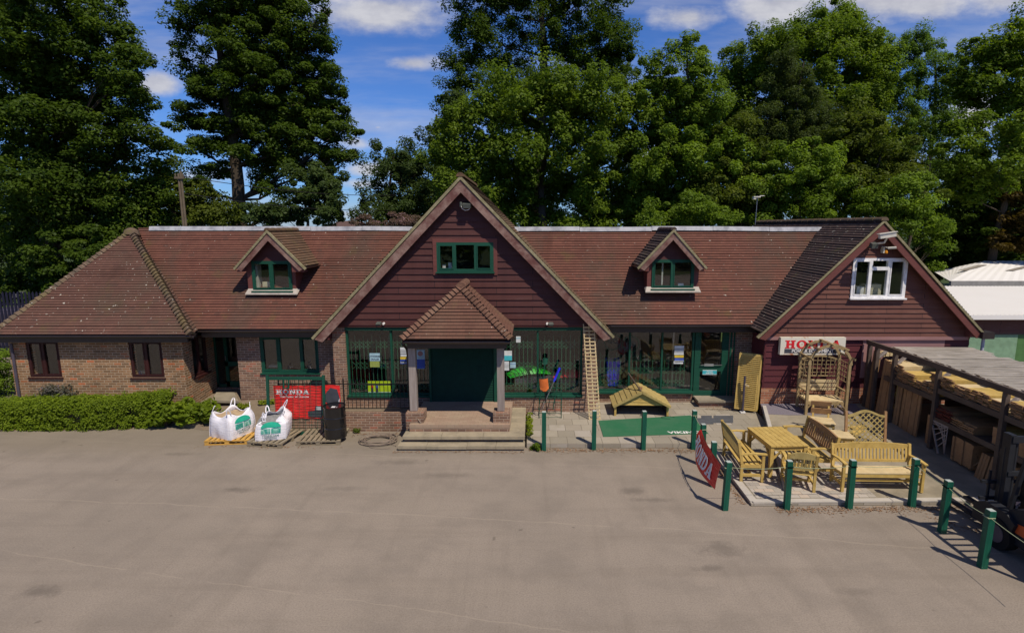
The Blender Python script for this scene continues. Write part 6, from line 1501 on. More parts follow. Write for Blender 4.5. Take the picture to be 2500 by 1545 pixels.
# ---------------------------------------------------------------- forklift, nose towards the store
def forklift():
    T = thing('forklift', 'dark forklift truck with an orange side flash parked by the nearest bollard', 'forklift'); X0, X1 = 8.36, 9.5; n = (X0 + X1) / 2
    mb = MB(); mb.prism([(X0 + .1, 9.15, .22), (X0 + .1, 9.15, .80), (X0 + .1, 8.75, .98), (X0 + .1, 7.6, 1.05), (X0 + .1, 7.25, .85), (X0 + .1, 7.2, .25)], (X1 - X0 - .2, 0, 0)); mb.build('body', 'forklift_dark', T, bevel=.03)
    mb = MB(); mb.prism([(X0 + .085, 9.0, .46), (X0 + .085, 9.0, .62), (X0 + .085, 8.5, .70), (X0 + .085, 7.5, .72), (X0 + .085, 7.5, .46)], (.013, 0, 0)); mb.build('side_flash', 'forklift_orange', T)
    tb = text_mb('32', .20, .002, font_bold=.004); M_ = Matrix(((0, 0, -1, X0 + .08), (-1, 0, 0, 8.62), (0, 1, 0, .86), (0, 0, 0, 1))); xform(tb, M_); tb.build('lettering', 'letter_white', T)
    for y_, r_ in ((9.22, .29), (7.75, .26)):
        for x_ in (X0, X1 - .2):
            mb = MB(); mb.tube([(x_, y_, r_), (x_ + .2, y_, r_)], r_, 24); wl = mb.build('wheel', 'black_rubber', T); mb = MB(); mb.tube([(x_ - .01, y_, r_), (x_ + .21, y_, r_)], r_ * .55, 18); mb.build('rim', 'slate_pipe', wl)
    mb = MB(); mb.prism([(X0 + .02, 9.8, .3), (X0 + .02, 9.0, .3), (X0 + .02, 8.9, .62), (X0 + .02, 9.1, .74), (X0 + .02, 9.55, .74), (X0 + .02, 9.8, .6)], (.2, 0, 0)); mb.build('mudguard', 'forklift_dark', T)
    for x_ in (X0 + .40, X1 - .26):
        mb = MB(); mb.box(x_, x_ + .10, 9.62, 9.80, .12, 1.98); mb.build('mast_rail', 'forklift_dark', T)
    mb = MB(); mb.box(X0 + .42, X1 - .18, 9.60, 9.66, 1.84, 1.96); mb.box(X0 + .42, X1 - .18, 9.6, 9.66, 1.2, 1.28); mb.tube([(n, 9.7, .3), (n, 9.7, 1.8)], .045, 10); mb.tube([(n - .16, 9.72, .3), (n - .16, 9.72, 1.7)], .02, 8); mb.build('mast_cylinder', 'forklift_dark', T)
    mb = MB()
    for z_ in (.28, .62, .95): mb.box(X0 + .15, X1 - .15, 9.82, 9.87, z_, z_ + .06)
    for x_ in (X0 + .3, n, X1 - .3): mb.box(x_ - .02, x_ + .02, 9.83, 9.86, .3, 1.2)
    mb.build('load_guard', 'forklift_dark', T)
    for x_ in (X0 + .3, X1 - .42): mb = MB(); mb.box(x_, x_ + .12, 9.875, 10.9, .10, .15); mb.build('fork', 'forklift_dark', T)
    for x_ in (X0 + .12, X1 - .18):
        mb = MB(); mb.bar((x_, 9.15, .8), (x_, 8.92, 2.02), .06, .06); mb.build('guard_pillar', 'forklift_dark', T); mb = MB(); mb.bar((x_, 7.7, 1.0), (x_, 7.75, 2.02), .06, .06); mb.build('guard_pillar', 'forklift_dark', T)
    mb = MB(); mb.box(X0 + .08, X1 - .1, 8.9, 8.97, 2.02, 2.09); mb.box(X0 + .08, X1 - .1, 7.6, 7.67, 2.02, 2.09); mb.box(X0 + .08, X0 + .14, 7.67, 8.9, 2.02, 2.09); mb.box(X1 - .16, X1 - .1, 7.67, 8.9, 2.02, 2.09)
    for i in range(6): y_ = 7.8 + i * .19; mb.box(X0 + .14, X1 - .16, y_, y_ + .04, 2.03, 2.07)
    mb.build('overhead_guard', 'slate_pipe', T)
    mb = MB(); mb.box(n - .25, n + .25, 7.95, 8.45, 1.0, 1.15); mb.bar((n, 8.0, 1.15), (n, 7.88, 1.6), .44, .1, (0, 1, 0)); mb.build('seat', 'black_rubber', T, bevel=.03)
    mb = MB(); mb.tube([(n + .17 * math.cos(a * .4), 8.82 + .04 * math.sin(a * .4), 1.28 + .16 * math.sin(a * .4)) for a in range(17)], .013, 6); mb.bar((n, 8.98, .85), (n, 8.84, 1.26), .05, .05); mb.build('steering_wheel', 'black_rubber', T)
    mb = MB(); mb.tube([(n + .42, 9.05, 1.3), (n + .42, 9.05, 1.62)], .07, 10); mb.build('work_lamp', 'forklift_orange', T)
    mb = MB(); mb.box(X0 + .22, X0 + .30, 9.15, 9.16, .85, .93); mb.box(X0 + .42, X0 + .54, 9.15, 9.16, .85, .93); mb.build('decal', 'slate_pipe', T)
forklift()

# ---------------------------------------------------------------- buildings behind on the right
def shed():
    T = thing('storage_shed', 'white roofed shed with brown boarding and green doors beside the shop gable', 'shed'); Ys = 19.2
    a = W(2385, 793, Ys); b = W(2620, 770, Ys); zt = 2.62; X0 = 13.6; X1 = 22
    mb = MB(); strips(mb, (X0, Ys, 2.02), (1, 0, 0), (0, 0, 1), (0, -1, 0), [(0, 0), (X1 - X0, 0), (X1 - X0, .64), (0, .64)], .17, .02); mb.box(X0, X0 + .35, Ys + .001, Ys + .2, 0, 2.02); mb.build('wall', 'cladding_brown', T)
    mb = MB(); mb.box(X0 + .36, X0 + 1.7, Ys + .05, Ys + .1, 0, 1.98); mb.build('door', 'green_door', T); mb = MB(); mb.box(X0 + 1.72, X0 + 3.6, Ys + .02, Ys + .07, 0, 1.98); mb.build('door', 'green_door_pale', T); mb = MB(); mb.box(X0 + 3.62, X1, Ys + .04, Ys + .09, 0, 1.98); mb.build('door', 'green_door', T)
    mb = MB(); mb.box(X0 + .3, X1, Ys + .0, Ys + .12, 1.96, 2.03); mb.build('door_lintel', 'dark_timber', T)
    mb = MB(); e = [W(2330, 800, Ys - .35), None]; zf = 2.70; zb_ = 3.12; Yb = 24.3; n = 60
    for i in range(n):
        x0_, x1_ = X0 - .6 + (X1 - X0 + 1) * i / n, X0 - .6 + (X1 - X0 + 1) * (i + 1) / n; xm = (x0_ + x1_) / 2
        for p_, q_, zz0, zz1 in ((x0_, xm, 0, .03), (xm, x1_, .03, 0)): mb.face([(p_, Ys - .3, zf + zz0), (q_, Ys - .3, zf + zz1), (q_, Yb, zb_ + zz1), (p_, Yb, zb_ + zz0)])
    mb.build('roof', 'white_roof', T); mb = MB(); mb.box(X0 - .6, X1 + .4, Ys - .36, Ys - .30, zf - .14, zf + .02); mb.build('fascia', 'white_roof', T)
    mb = MB(); mb.face([(X0 - .6, Ys - .3, zf - .1), (X1 + .4, Ys - .3, zf - .1), (X1 + .4, Yb, zb_ - .1), (X0 - .6, Yb, zb_ - .1)]); mb.build('roof_underside', 'roof_edge_grey', T)
    T2 = thing('storage_shed', 'rear white corrugated roofed shed with two grey roof lights', 'shed'); Y0, Y1 = 25, 33
    x0_ = W(2318, 706, Y0).x; zq = 3.42; ap = W(2405, 637, 31.0); mb = MB(); zr = ap.z
    mb.box(x0_, 40, Y0, Y0 + .2, 0, 3.0); mb.box(x0_, x0_ + .2, Y0 + .2, 36, 0, 3.0); mb.build('wall', 'roof_edge_grey', T2)
    L0 = W(2318, 700, Y0); R0 = W(2520, 733, Y0 - 3.0); Lb = W(2281, 664, 31); Ap = W(2405, 636, 31)
    f0 = Vector((x0_, Y0, 3.28)); f1 = Vector((40, Y0, 3.28)); b1 = Vector((40, 31, zr)); b0 = Vector((Lb.x, 31, Lb.z))
    ridge0 = Vector((Ap.x, 31, zr)); mb = MB(); n = 90
    def zt_(x, y): return 3.28 + (zr - 3.28) * (y - Y0) / 6.0
    for i in range(n):
        s0, s1 = i / n, (i + 1) / n; c0, c1 = (.0, .012) if i % 2 else (.012, 0); ea = lambda q: Vector((x0_ + (40 - x0_) * q, Y0, 3.28)); rb = lambda q: Vector((ridge0.x + (40 - ridge0.x) * q, 31, zr)); up = Vector((0, 0, 1))
        mb.face([ea(s0) + up * c0, ea(s1) + up * c1, rb(s1) + up * c1, rb(s0) + up * c0])
    E0 = Vector((x0_, Y0, 3.28)); L1 = Vector((Lb.x, 31, Lb.z))
    for i in range(20):
        a, b = i / 20, (i + 1) / 20; c0, c1 = (.0, .012) if i % 2 else (.012, 0); mb.face([E0, ridge0.lerp(L1, a) + Vector((0, 0, c0)), ridge0.lerp(L1, b) + Vector((0, 0, c1))])
    mb.build('roof', 'white_roof', T2)
    mb = MB(); mb.box(x0_ - .05, 40, Y0 - .12, Y0 - .0, 2.98, 3.30); mb.build('gutter', 'roof_edge_grey', T2)
    for u0, u1, v0, v1 in ((2335, 2410, 672, 661), (2450, 2530, 688, 676)):
        p0, p1, p2, p3 = W(u0, v0, 27.6), W(u0 + 22, v0 + 1, 27.6), W(u1, v1, 29.4), W(u1 - 22, v1 - 1, 29.4); mb = MB()
        g = lambda p: (p.x, p.y, zt_(p.x, p.y) + .045); mb.face([g(p0), g(p1), g(p2), g(p3)]); mb.build('roof_light', 'roof_light', T2)
shed()
T = thing('far_house', 'small red brick house far behind through the gap between trees', 'house'); a = W(838, 552, 150); mb = MB(); mb.box(a.x - 4, a.x + 5, 150, 158, 0, 5.2); mb.build('wall', 'far_brick', T); mb = MB(); mb.prism([(a.x - 4.4, 149.6, 5.2), (a.x + 5.4, 149.6, 5.2), (a.x + 3.6, 153.9, 7.0), (a.x - 2.6, 153.9, 7.0)], (0, 0, .15)); mb.prism([(a.x - 4.4, 158.4, 5.2), (a.x - 2.6, 154.1, 7.0), (a.x + 3.6, 154.1, 7.0), (a.x + 5.4, 158.4, 5.2)], (0, 0, .15)); mb.build('roof', 'far_roof', T)
# telegraph pole, wires, aerial
T = thing('telegraph_pole', 'double wooden telegraph pole between the two left oaks', 'pole'); c = W(446, 500, 27); 
mb = MB(); mb.tube([(c.x - .06, 27, 0), (c.x - .06, 27, W(446, 424, 27).z)], [.06, .05], 10); mb.tube([(c.x + .06, 27, 0), (c.x + .06, 27, W(446, 418, 27).z)], [.06, .05], 10); mb.build('shaft', 'pole_wood', T)
zt = W(446, 424, 27).z; mb = MB(); mb.box(c.x - .22, c.x + .22, 26.9, 27.0, zt - .25, zt - .15); mb.lathe((c.x - .18, 26.95, zt - .15), [(.03, 0), (.04, .1), (.02, .14)], 8); mb.lathe((c.x + .18, 26.95, zt - .15), [(.03, 0), (.04, .1), (.02, .14)], 8); mb.build('crossarm', 'pole_wood', T)
for dz, l in ((0, 'upper overhead wire running right from the telegraph pole'), (-1.0, 'lower overhead wire running right from the telegraph pole')):
    a = Vector((c.x, 27, zt - .1 + dz * .8)); b = W(1080, 470, 40) + Vector((0, 0, dz)); mb = MB(); mb.tube([a.lerp(b, k / 20) - Vector((0, 0, 4 * .5 * (k / 20) * (1 - k / 20))) for k in range(21)], .018, 5); simple('overhead_wire', mb, 'rail_black', l, 'wire', 'overhead wires')
for u, Y, l in ((801, 60, 'thin dark pole in the gap right of the second oak'), (893, 70, 'thin far pole beside the right trees in the gap')):
    a = W(u, 520, Y); mb = MB(); mb.tube([(a.x, Y, 0), (a.x, Y, W(u, 502 if u == 801 else 510, Y).z)], .09, 8); simple('far_pole', mb, 'rail_black', l, 'pole')
T = thing('aerial', 'grey television aerial on a thin mast above the right roof', 'aerial'); a = W(1844, 545, 24.8); zt = W(1844, 478, 24.8).z; mb = MB(); mb.tube([(a.x, 24.8, 5.8), (a.x + .02, 24.8, zt)], .018, 6); mb.build('mast', 'steel', T); mb = MB(); mb.box(a.x - .17, a.x + .12, 24.7, 24.9, zt - .08, zt - .03); mb.box(a.x + .12, a.x + .32, 24.78, 24.82, zt - .02, zt + .01); mb.box(a.x - .17, a.x - .06, 24.72, 24.88, zt - .16, zt - .08); mb.build('antenna', 'cam_white', T)
# palisade fence behind the brick wing
T = thing('palisade_fence', 'dark spiked palisade fence behind the left end of the building', 'fence'); Yf = 24.0; mb = MB()
x_ = -27.5
zt = W(10, 712, Yf).z
while x_ < -17.5:
    mb.prism([(x_, Yf, .3), (x_ + .09, Yf, .3), (x_ + .09, Yf, zt - .08), (x_ + .045, Yf, zt), (x_, Yf, zt - .08)], (0, .03, 0)); x_ += .165
mb.build('pales', 'palisade', T); mb = MB(); mb.box(-27.5, -17.5, Yf + .035, Yf + .08, zt - .6, zt - .52); mb.box(-27.5, -17.5, Yf + .035, Yf + .08, .7, .78); mb.build('rail', 'palisade', T)
simple('tarpaulin', (lambda m_: (m_.box(-25.5, -21.5, 25.5, 27.5, 0, 1.9), m_)[1])(MB()), 'slate_pipe', 'blue grey covered heap behind the palisade fence', 'covered heap', bevel=.2)

# ---------------------------------------------------------------- foliage
def leafmesh(name, m, P, N, size, var, parent=None, asp=.55, seed=1):
    """P centres, N normals (n,3); one bent quad of leaf per point"""
    n = len(P); rng = np.random.default_rng(seed)
    N = N / np.maximum(np.linalg.norm(N, axis=1, keepdims=True), 1e-6)
    r = rng.normal(size=(n, 3)); t1 = np.cross(N, r); t1 /= np.maximum(np.linalg.norm(t1, axis=1, keepdims=True), 1e-6); t2 = np.cross(N, t1)
    s = (size * rng.uniform(.6, 1.35, n))[:, None]
    v = np.empty((n, 4, 3)); v[:, 0] = P - t1 * s; v[:, 1] = P + t2 * s * asp + N * s * .15; v[:, 2] = P + t1 * s; v[:, 3] = P - t2 * s * asp + N * s * .15
    me = bpy.data.meshes.new(name); me.vertices.add(n * 4); me.vertices.foreach_set('co', v.reshape(-1)); me.loops.add(n * 4); me.loops.foreach_set('vertex_index', np.arange(n * 4, dtype=np.int32))
    me.polygons.add(n); me.polygons.foreach_set('loop_start', np.arange(0, n * 4, 4, dtype=np.int32)); me.update(calc_edges=True)
    at = me.attributes.new('var', 'FLOAT', 'FACE'); at.data.foreach_set('value', np.clip(var, 0, 1).astype(np.float32))
    me.materials.append(MATS[m]); o = bpy.data.objects.new(name, me); COL.objects.link(o)
    if parent: o.parent = parent
    return o
def clumps_to_leaves(C, Rr, per, seed, up=.5, hollow=.35):
    rng = np.random.default_rng(seed); n = len(C) * per
    idx = np.repeat(np.arange(len(C)), per); d = rng.normal(size=(n, 3)); d /= np.linalg.norm(d, axis=1, keepdims=True)
    rad = hollow + (1 - hollow) * rng.uniform(0, 1, n) ** .6; P = C[idx] + d * rad[:, None] * Rr[idx]
    N = d * .6 + np.array([0, 0, up]) + np.array(SUNV) * .45 + rng.normal(size=(n, 3)) * .5
    cv = rng.uniform(0, .55, len(C)); var = cv[idx] + rng.uniform(-.12, .45, n)
    return P, N, var
def tree(name, label, cat, Y, lobes, m, trunk=None, dens=1.0, leaf=.17, seed=1, group='trees behind the building', flat=.7, cr=.85, per=90, depth=.9, tr=.4, limbs=True, sparse=1.0):
    T = thing(name, label, cat, group); rng = np.random.default_rng(seed); k = Y / FPX
    Cs = []; Rs = []; cen = []; cr *= .80; leaf *= .55; per = int(per * 2.6)
    for lb in lobes:
        u, v, ru, rv = lb[:4]; dy = (lb[4] if len(lb) > 4 else rng.uniform(-1, 1)) * 1.2; sp_ = lb[5] if len(lb) > 5 else 1
        c = W(u, v, Y + dy); a, b = ru * k, rv * k; dp = min(a, 5) * depth; cen.append((c, a, b))
        area = a * b * 3.14; n = max(4, int(area / (cr * cr * flat * 3.14) * 3.1 * dens * sp_))
        d = rng.normal(size=(n, 3)); d /= np.linalg.norm(d, axis=1, keepdims=True); r = rng.uniform(.12, 1.0, n) ** .5
        Cs.append(np.array(c) + d * r[:, None] * np.array([a, dp, b])); q = cr * rng.uniform(.35, 1.35, n); Cs[-1] = Cs[-1] + rng.normal(size=(n, 3)) * .22; Rs.append(np.stack([q, q * 1.1, q * flat * rng.uniform(.7, 1.4, n)], 1))
    C = np.concatenate(Cs); Rr = np.concatenate(Rs)
    P, N, var = clumps_to_leaves(C, Rr, int(per * sparse), seed + 7)
    crn = leafmesh('crown', m, P, N, leaf, var, T, seed=seed)
    if trunk:
        u, w_, vt = trunk; rw = w_ * k / 2; base = W(u, 600, Y); top = W(u, vt, Y); mb = MB()
        h = top.z; n = 9; pts = [Vector((base.x + .35 * math.sin(i * .8 + seed) * (i / n), Y, h * i / n)) for i in range(n + 1)]; mb.tube(pts, [rw * (1.35 if i == 0 else 1.0) * (1 - .75 * (i / n) ** 1.3) for i in range(n + 1)], 10)
        if limbs:
            for c, a, b in cen:
                if c.z < h * .15: continue
                zz = max(h * .12, min(h * .97, c.z - abs(c.x - base.x) * .55)); i = min(n - 1, int(zz / h * n)); s0 = pts[i].lerp(pts[i + 1], .5)
                mid = s0.lerp(c, .5) + Vector((0, 0, -.3)); r0 = rw * (1 - .75 * (i / n)) * .26; mb.tube([s0, mid, c, c + Vector((a * .4, 0, b * .3))], [r0, r0 * .7, r0 * .35, r0 * .1], 7, cap=False)
                for j in range(3):
                    e = c + Vector((rng.uniform(-a, a) * .8, rng.uniform(-1, 1), rng.uniform(-b, b) * .8)); mb.tube([mid, mid.lerp(e, .6) + Vector((0, 0, .2)), e], [r0 * .4, r0 * .25, r0 * .06], 5, cap=False)
        mb.build('trunk', 'bark', T)
    return T
tree('oak_tree', 'tall broad oak filling the top left corner', 'tree', 31, [(40, -50, 190, 90), (210, 40, 110, 75), (60, 90, 120, 80), (270, 110, 85, 70), (150, 190, 100, 70), (300, 190, 60, 45), (30, 250, 90, 60), (170, 290, 130, 55), (310, 290, 80, 60), (60, 380, 110, 50), (200, 370, 120, 60), (340, 370, 70, 42), (110, 470, 140, 62), (280, 460, 110, 60), (380, 470, 60, 42), (40, 560, 110, 50), (210, 550, 120, 62), (330, 545, 70, 40), (20, 625, 40, 36), (240, 230, 110, 70), (100, 300, 110, 80), (200, 430, 140, 70), (60, 170, 90, 70)], 'leaf_oak', (128, 46, 60), seed=3, dens=1.2, cr=.9)
tree('oak_tree', 'tall layered oak with a bare lower trunk, second from left', 'tree', 37, [(600, -30, 130, 50, 0), (690, 20, 110, 40, .5), (510, 25, 70, 30, -.3), (590, 60, 90, 34, .4), (730, 75, 80, 36, -.4), (450, 45, 28, 14, 0), (460, 88, 34, 20, .3), (620, 110, 100, 36, -.3), (770, 120, 52, 26, .4), (520, 165, 80, 28, .3), (455, 160, 22, 16, 0), (640, 190, 90, 36, -.6), (760, 195, 80, 36, .2), (500, 215, 70, 26, -.2), (440, 268, 34, 16, 0), (560, 262, 90, 28, .5), (700, 262, 80, 32, -.3), (810, 270, 52, 30, .2), (855, 312, 28, 26, 0), (470, 300, 60, 22, .2), (620, 315, 100, 28, .2), (760, 325, 84, 34, -.2), (860, 372, 18, 22, 0), (480, 358, 66, 24, -.2), (610, 372, 80, 20, -.3), (740, 385, 84, 34, .3), (830, 372, 40, 30, .3), (520, 412, 70, 18, .4), (640, 425, 50, 16, .1), (470, 440, 50, 18, 0), (680, 462, 40, 14, 0), (600, 20, 110, 60, .8), (620, 150, 90, 50, .9), (560, 220, 80, 50, .9), (720, 160, 90, 60, .9), (680, 290, 110, 60, .9), (800, 230, 40, 50, .6), (760, 290, 80, 60, .8), (540, 330, 60, 50, .8), (690, 370, 90, 50, .9)], 'leaf_oak', (588, 38, 20), seed=11, dens=.98, cr=.8, flat=.6, per=95)
tree('small_tree', 'small rounded tree right of the bare oak trunk, above the roof', 'tree', 34, [(770, 430, 60, 34), (800, 470, 52, 44), (740, 500, 66, 40), (690, 525, 60, 26), (800, 520, 40, 30), (630, 530, 50, 22)], 'leaf_grey', (745, 14, 470), seed=15, cr=.6)
tree('understorey_tree', 'dark bushy tree behind the telegraph pole', 'tree', 36, [(420, 500, 70, 60), (480, 490, 50, 50), (500, 530, 70, 30), (400, 440, 40, 40), (540, 520, 40, 40), (350, 540, 60, 30)], 'leaf_olive', (440, 20, 470), seed=17, cr=.7)
tree('oak_tree', 'tallest central oak rising out of the top of the picture', 'tree', 44, [(1310, -60, 200, 60), (1180, 10, 85, 44), (1310, 20, 90, 44), (1430, 10, 90, 50), (1140, 70, 55, 34), (1240, 90, 85, 36), (1380, 90, 90, 40), (1480, 90, 66, 50), (1150, 145, 66, 34), (1260, 155, 60, 26), (1430, 150, 100, 40), (1510, 135, 42, 40), (1120, 195, 45, 30), (1200, 195, 70, 28), (1360, 195, 80, 26), (1490, 190, 66, 36), (1110, 240, 40, 26), (1300, 240, 120, 40)], 'leaf_oak', (1318, 42, 10), seed=21, cr=.95, flat=.75, dens=1.3)
tree('broad_tree', 'broad dense rounded tree directly behind the central gable', 'tree', 33, [(1250, 235, 110, 50), (1400, 220, 120, 46), (1180, 300, 110, 60), (1340, 300, 140, 60), (1500, 270, 110, 60), (1120, 375, 90, 55), (1250, 390, 120, 55), (1430, 370, 130, 60), (1570, 350, 80, 60), (1150, 460, 100, 50), (1320, 470, 130, 50), (1480, 470, 130, 60), (1600, 440, 70, 60), (1220, 530, 120, 40), (1400, 540, 130, 40), (1560, 530, 110, 40)], 'leaf_mid', (1330, 30, 330), seed=25, cr=.85, dens=1.45, flat=.8)
tree('birch_tree', 'tall dull green birch at the left shoulder of the central trees', 'tree', 42, [(1100, 270, 40, 60), (1075, 340, 44, 60), (1110, 420, 60, 60), (1040, 420, 40, 50), (1080, 500, 80, 50)], 'leaf_grey', (1085, 16, 280), seed=29, cr=.75, flat=.9)
tree('birch_tree', 'lower drooping birch at the left edge of the central trees', 'tree', 38, [(965, 375, 48, 36), (945, 430, 52, 44), (1010, 430, 50, 60), (930, 490, 46, 40), (1010, 510, 70, 50), (905, 525, 40, 24), (960, 545, 70, 20)], 'leaf_grey', (965, 14, 380), seed=31, cr=.7, flat=.9)
tree('blossom_bush', 'low pinkish flowering bush just above the roof left of the central gable', 'bush', 30, [(930, 545, 60, 14), (1000, 540, 46, 16), (880, 548, 26, 10)], 'leaf_pink', None, seed=33, cr=.4, leaf=.09, group='bushes behind the building')
tree('cherry_tree', 'young light green tree with spiky top shoots right of the central oak', 'tree', 32, [(1652, 118, 14, 36, 0, .8), (1688, 112, 10, 32, 0, .8), (1722, 126, 10, 30, 0, .8), (1635, 155, 40, 16, 0, .8), (1700, 172, 34, 28, 0), (1600, 142, 8, 24, 0, .7), (1580, 180, 28, 20, 0, .8), (1665, 205, 66, 40), (1600, 230, 60, 40), (1640, 265, 90, 50), (1730, 245, 60, 46), (1680, 320, 110, 60), (1620, 380, 90, 60), (1730, 390, 100, 60), (1640, 470, 100, 60), (1750, 480, 90, 50), (1690, 535, 100, 36)], 'leaf_bright', (1670, 14, 120), seed=35, cr=.6, leaf=.15, per=80, flat=.9, dens=1.35)
tree('sycamore_tree', 'big rounded deep green tree on the right skyline', 'tree', 40, [(1900, 110, 80, 54), (1990, 80, 80, 50), (2060, 70, 60, 40), (1850, 160, 84, 60), (1800, 210, 50, 50), (1790, 290, 50, 60), (1960, 170, 110, 70), (2080, 140, 70, 60), (1830, 250, 70, 60), (1990, 260, 110, 70), (2110, 240, 70, 70), (2120, 110, 36, 30), (1950, 330, 130, 60), (2100, 330, 110, 60)], 'leaf_mid', (1990, 26, 120), seed=39, cr=.85, dens=1.45, flat=.85)
tree('sycamore_tree', 'bright green leafy crown top behind the deep green rounded tree', 'tree', 42.5, [(2040, 55, 60, 34), (2090, 90, 52, 34), (2130, 160, 46, 50), (2140, 230, 50, 60)], 'leaf_bright', (2060, 14, 60), seed=40, cr=.7)
tree('birch_tree', 'brownish green slender birch in front of the deep green rounded tree', 'tree', 35, [(1925, 160, 40, 40), (1935, 220, 60, 50), (1930, 290, 74, 56), (1990, 300, 50, 60), (1870, 300, 50, 50), (1920, 340, 70, 40)], 'leaf_birch', (1930, 12, 150), seed=43, cr=.55, leaf=.10, per=150, flat=1.0)
tree('ash_tree', 'pale feathery ash with sky showing through on the right', 'tree', 40, [(2230, 110, 52, 40, 0, .7), (2275, 105, 30, 30, 0, .7), (2210, 170, 66, 46, 0, .7), (2285, 175, 46, 44, 0, .7), (2180, 240, 60, 50, 0, .8), (2260, 250, 66, 50, 0, .55), (2330, 150, 34, 24, 0, .5), (2330, 230, 40, 50, 0, .5), (2240, 320, 80, 50, 0, .8), (2190, 360, 70, 50), (2320, 320, 40, 50, 0, .5), (2340, 190, 30, 40, 0, .6)], 'leaf_ash', (2240, 14, 130), seed=47, cr=.6, leaf=.12, per=95, flat=.9, dens=1.3)
tree('oak_tree', 'dark oak crown at the upper right edge of the picture', 'tree', 33, [(2400, 130, 60, 36), (2470, 110, 60, 50), (2530, 90, 60, 70), (2380, 190, 70, 50), (2470, 200, 80, 50), (2540, 220, 60, 80), (2460, 255, 60, 30), (2390, 240, 40, 30), (2530, 290, 50, 60)], 'leaf_mid', (2450, 24, 120), seed=51, cr=.8)
tree('oak_tree', 'mid green tree below the dark oak on the right edge', 'tree', 31, [(2420, 320, 90, 46), (2500, 340, 70, 60), (2340, 385, 60, 40), (2430, 400, 90, 50), (2520, 440, 60, 60), (2360, 450, 60, 50)], 'leaf_mid', (2430, 24, 330), seed=53, cr=.75)
tree('copper_tree', 'brownish leaved tree low on the right edge', 'tree', 30, [(2490, 500, 44, 44), (2525, 560, 60, 60), (2470, 580, 40, 30)], 'leaf_copper', None, seed=55, cr=.6, dens=.8)
tree('understorey_tree', 'dark shaded tree above the white shed roofs', 'tree', 33, [(2380, 520, 60, 60), (2420, 470, 60, 60), (2350, 590, 50, 46), (2420, 600, 70, 40), (2300, 610, 50, 28), (2490, 620, 60, 30), (2450, 560, 60, 60), (2390, 560, 60, 50)], 'leaf_oak', None, seed=57, cr=.7, dens=1.1)
tree('hazel_tree', 'olive green tree above the ridge between aerial and young spiky tree', 'tree', 31, [(1790, 330, 60, 50), (1800, 400, 80, 60), (1760, 460, 80, 60), (1830, 480, 80, 60), (1790, 530, 100, 36)], 'leaf_olive', (1800, 14, 360), seed=59, cr=.6, leaf=.13, per=110)
tree('maple_tree', 'yellow green leafy tree above the aerial', 'tree', 30.5, [(1950, 390, 90, 46), (1900, 440, 80, 50), (2010, 440, 90, 50), (1940, 500, 120, 46), (2050, 500, 80, 50), (1870, 530, 60, 30)], 'leaf_bright', (1950, 14, 420), seed=61, cr=.65, leaf=.14, per=100)
tree('maple_tree', 'olive tinted maple right of centre on the right hand skyline', 'tree', 31, [(2110, 320, 80, 60), (2060, 380, 70, 60), (2160, 390, 80, 60), (2100, 450, 100, 50), (2190, 460, 80, 50)], 'leaf_olive', (2120, 16, 350), seed=63, cr=.65, leaf=.14, per=100)
tree('maple_tree', 'bright green tree hanging over the right gable slope', 'tree', 28, [(2220, 520, 70, 50), (2260, 580, 50, 40), (2160, 510, 70, 50), (2230, 460, 50, 36), (2280, 610, 26, 22)], 'leaf_bright', (2210, 14, 480), seed=65, cr=.6, leaf=.13, per=100)
tree('bright_bush', 'bright green bushy tree just above the right dormer', 'bush', 27, [(1700, 500, 50, 30), (1660, 520, 60, 26), (1740, 525, 50, 20), (1590, 535, 30, 16)], 'leaf_bright', None, seed=67, cr=.5, leaf=.11, group='bushes behind the building')
tree('woodland', 'dense wood filling the background low behind the right hand trees', 'wood', 50, [(1000 + j * 95, 505, 70, 60) for j in range(17)] + [(1120 + j * 95, 430, 70, 55) for j in range(15)] + [(1650 + j * 95, 350, 66, 55) for j in range(6)], 'leaf_oak', None, seed=81, cr=1.2, leaf=.24, dens=.8, flat=.8, group=None)['kind'] = 'stuff'
tree('woodland', 'dense wood low in the background behind the left oaks', 'wood', 50, [(-60 + j * 80, 560, 60, 60) for j in range(8)] + [(-40 + j * 90, 480, 60, 50) for j in range(5)], 'leaf_oak', None, seed=83, cr=1.2, leaf=.24, dens=.8, flat=.8, group=None)['kind'] = 'stuff'
T = thing('woodland', 'dark wood across the yard that shows in the upper windows', 'wood'); T['kind'] = 'stuff'; rg = np.random.default_rng(4); n = 420
C = np.stack([rg.uniform(-70, 70, n), rg.uniform(-52, -44, n), rg.uniform(0, 1, n) * (11 + 3 * np.sin(np.arange(n)))], 1); P, N, v_ = clumps_to_leaves(C, np.full((n, 3), 2.2), 50, 4)
leafmesh('crown', 'leaf_oak', P, N, .55, v_, T, seed=4)
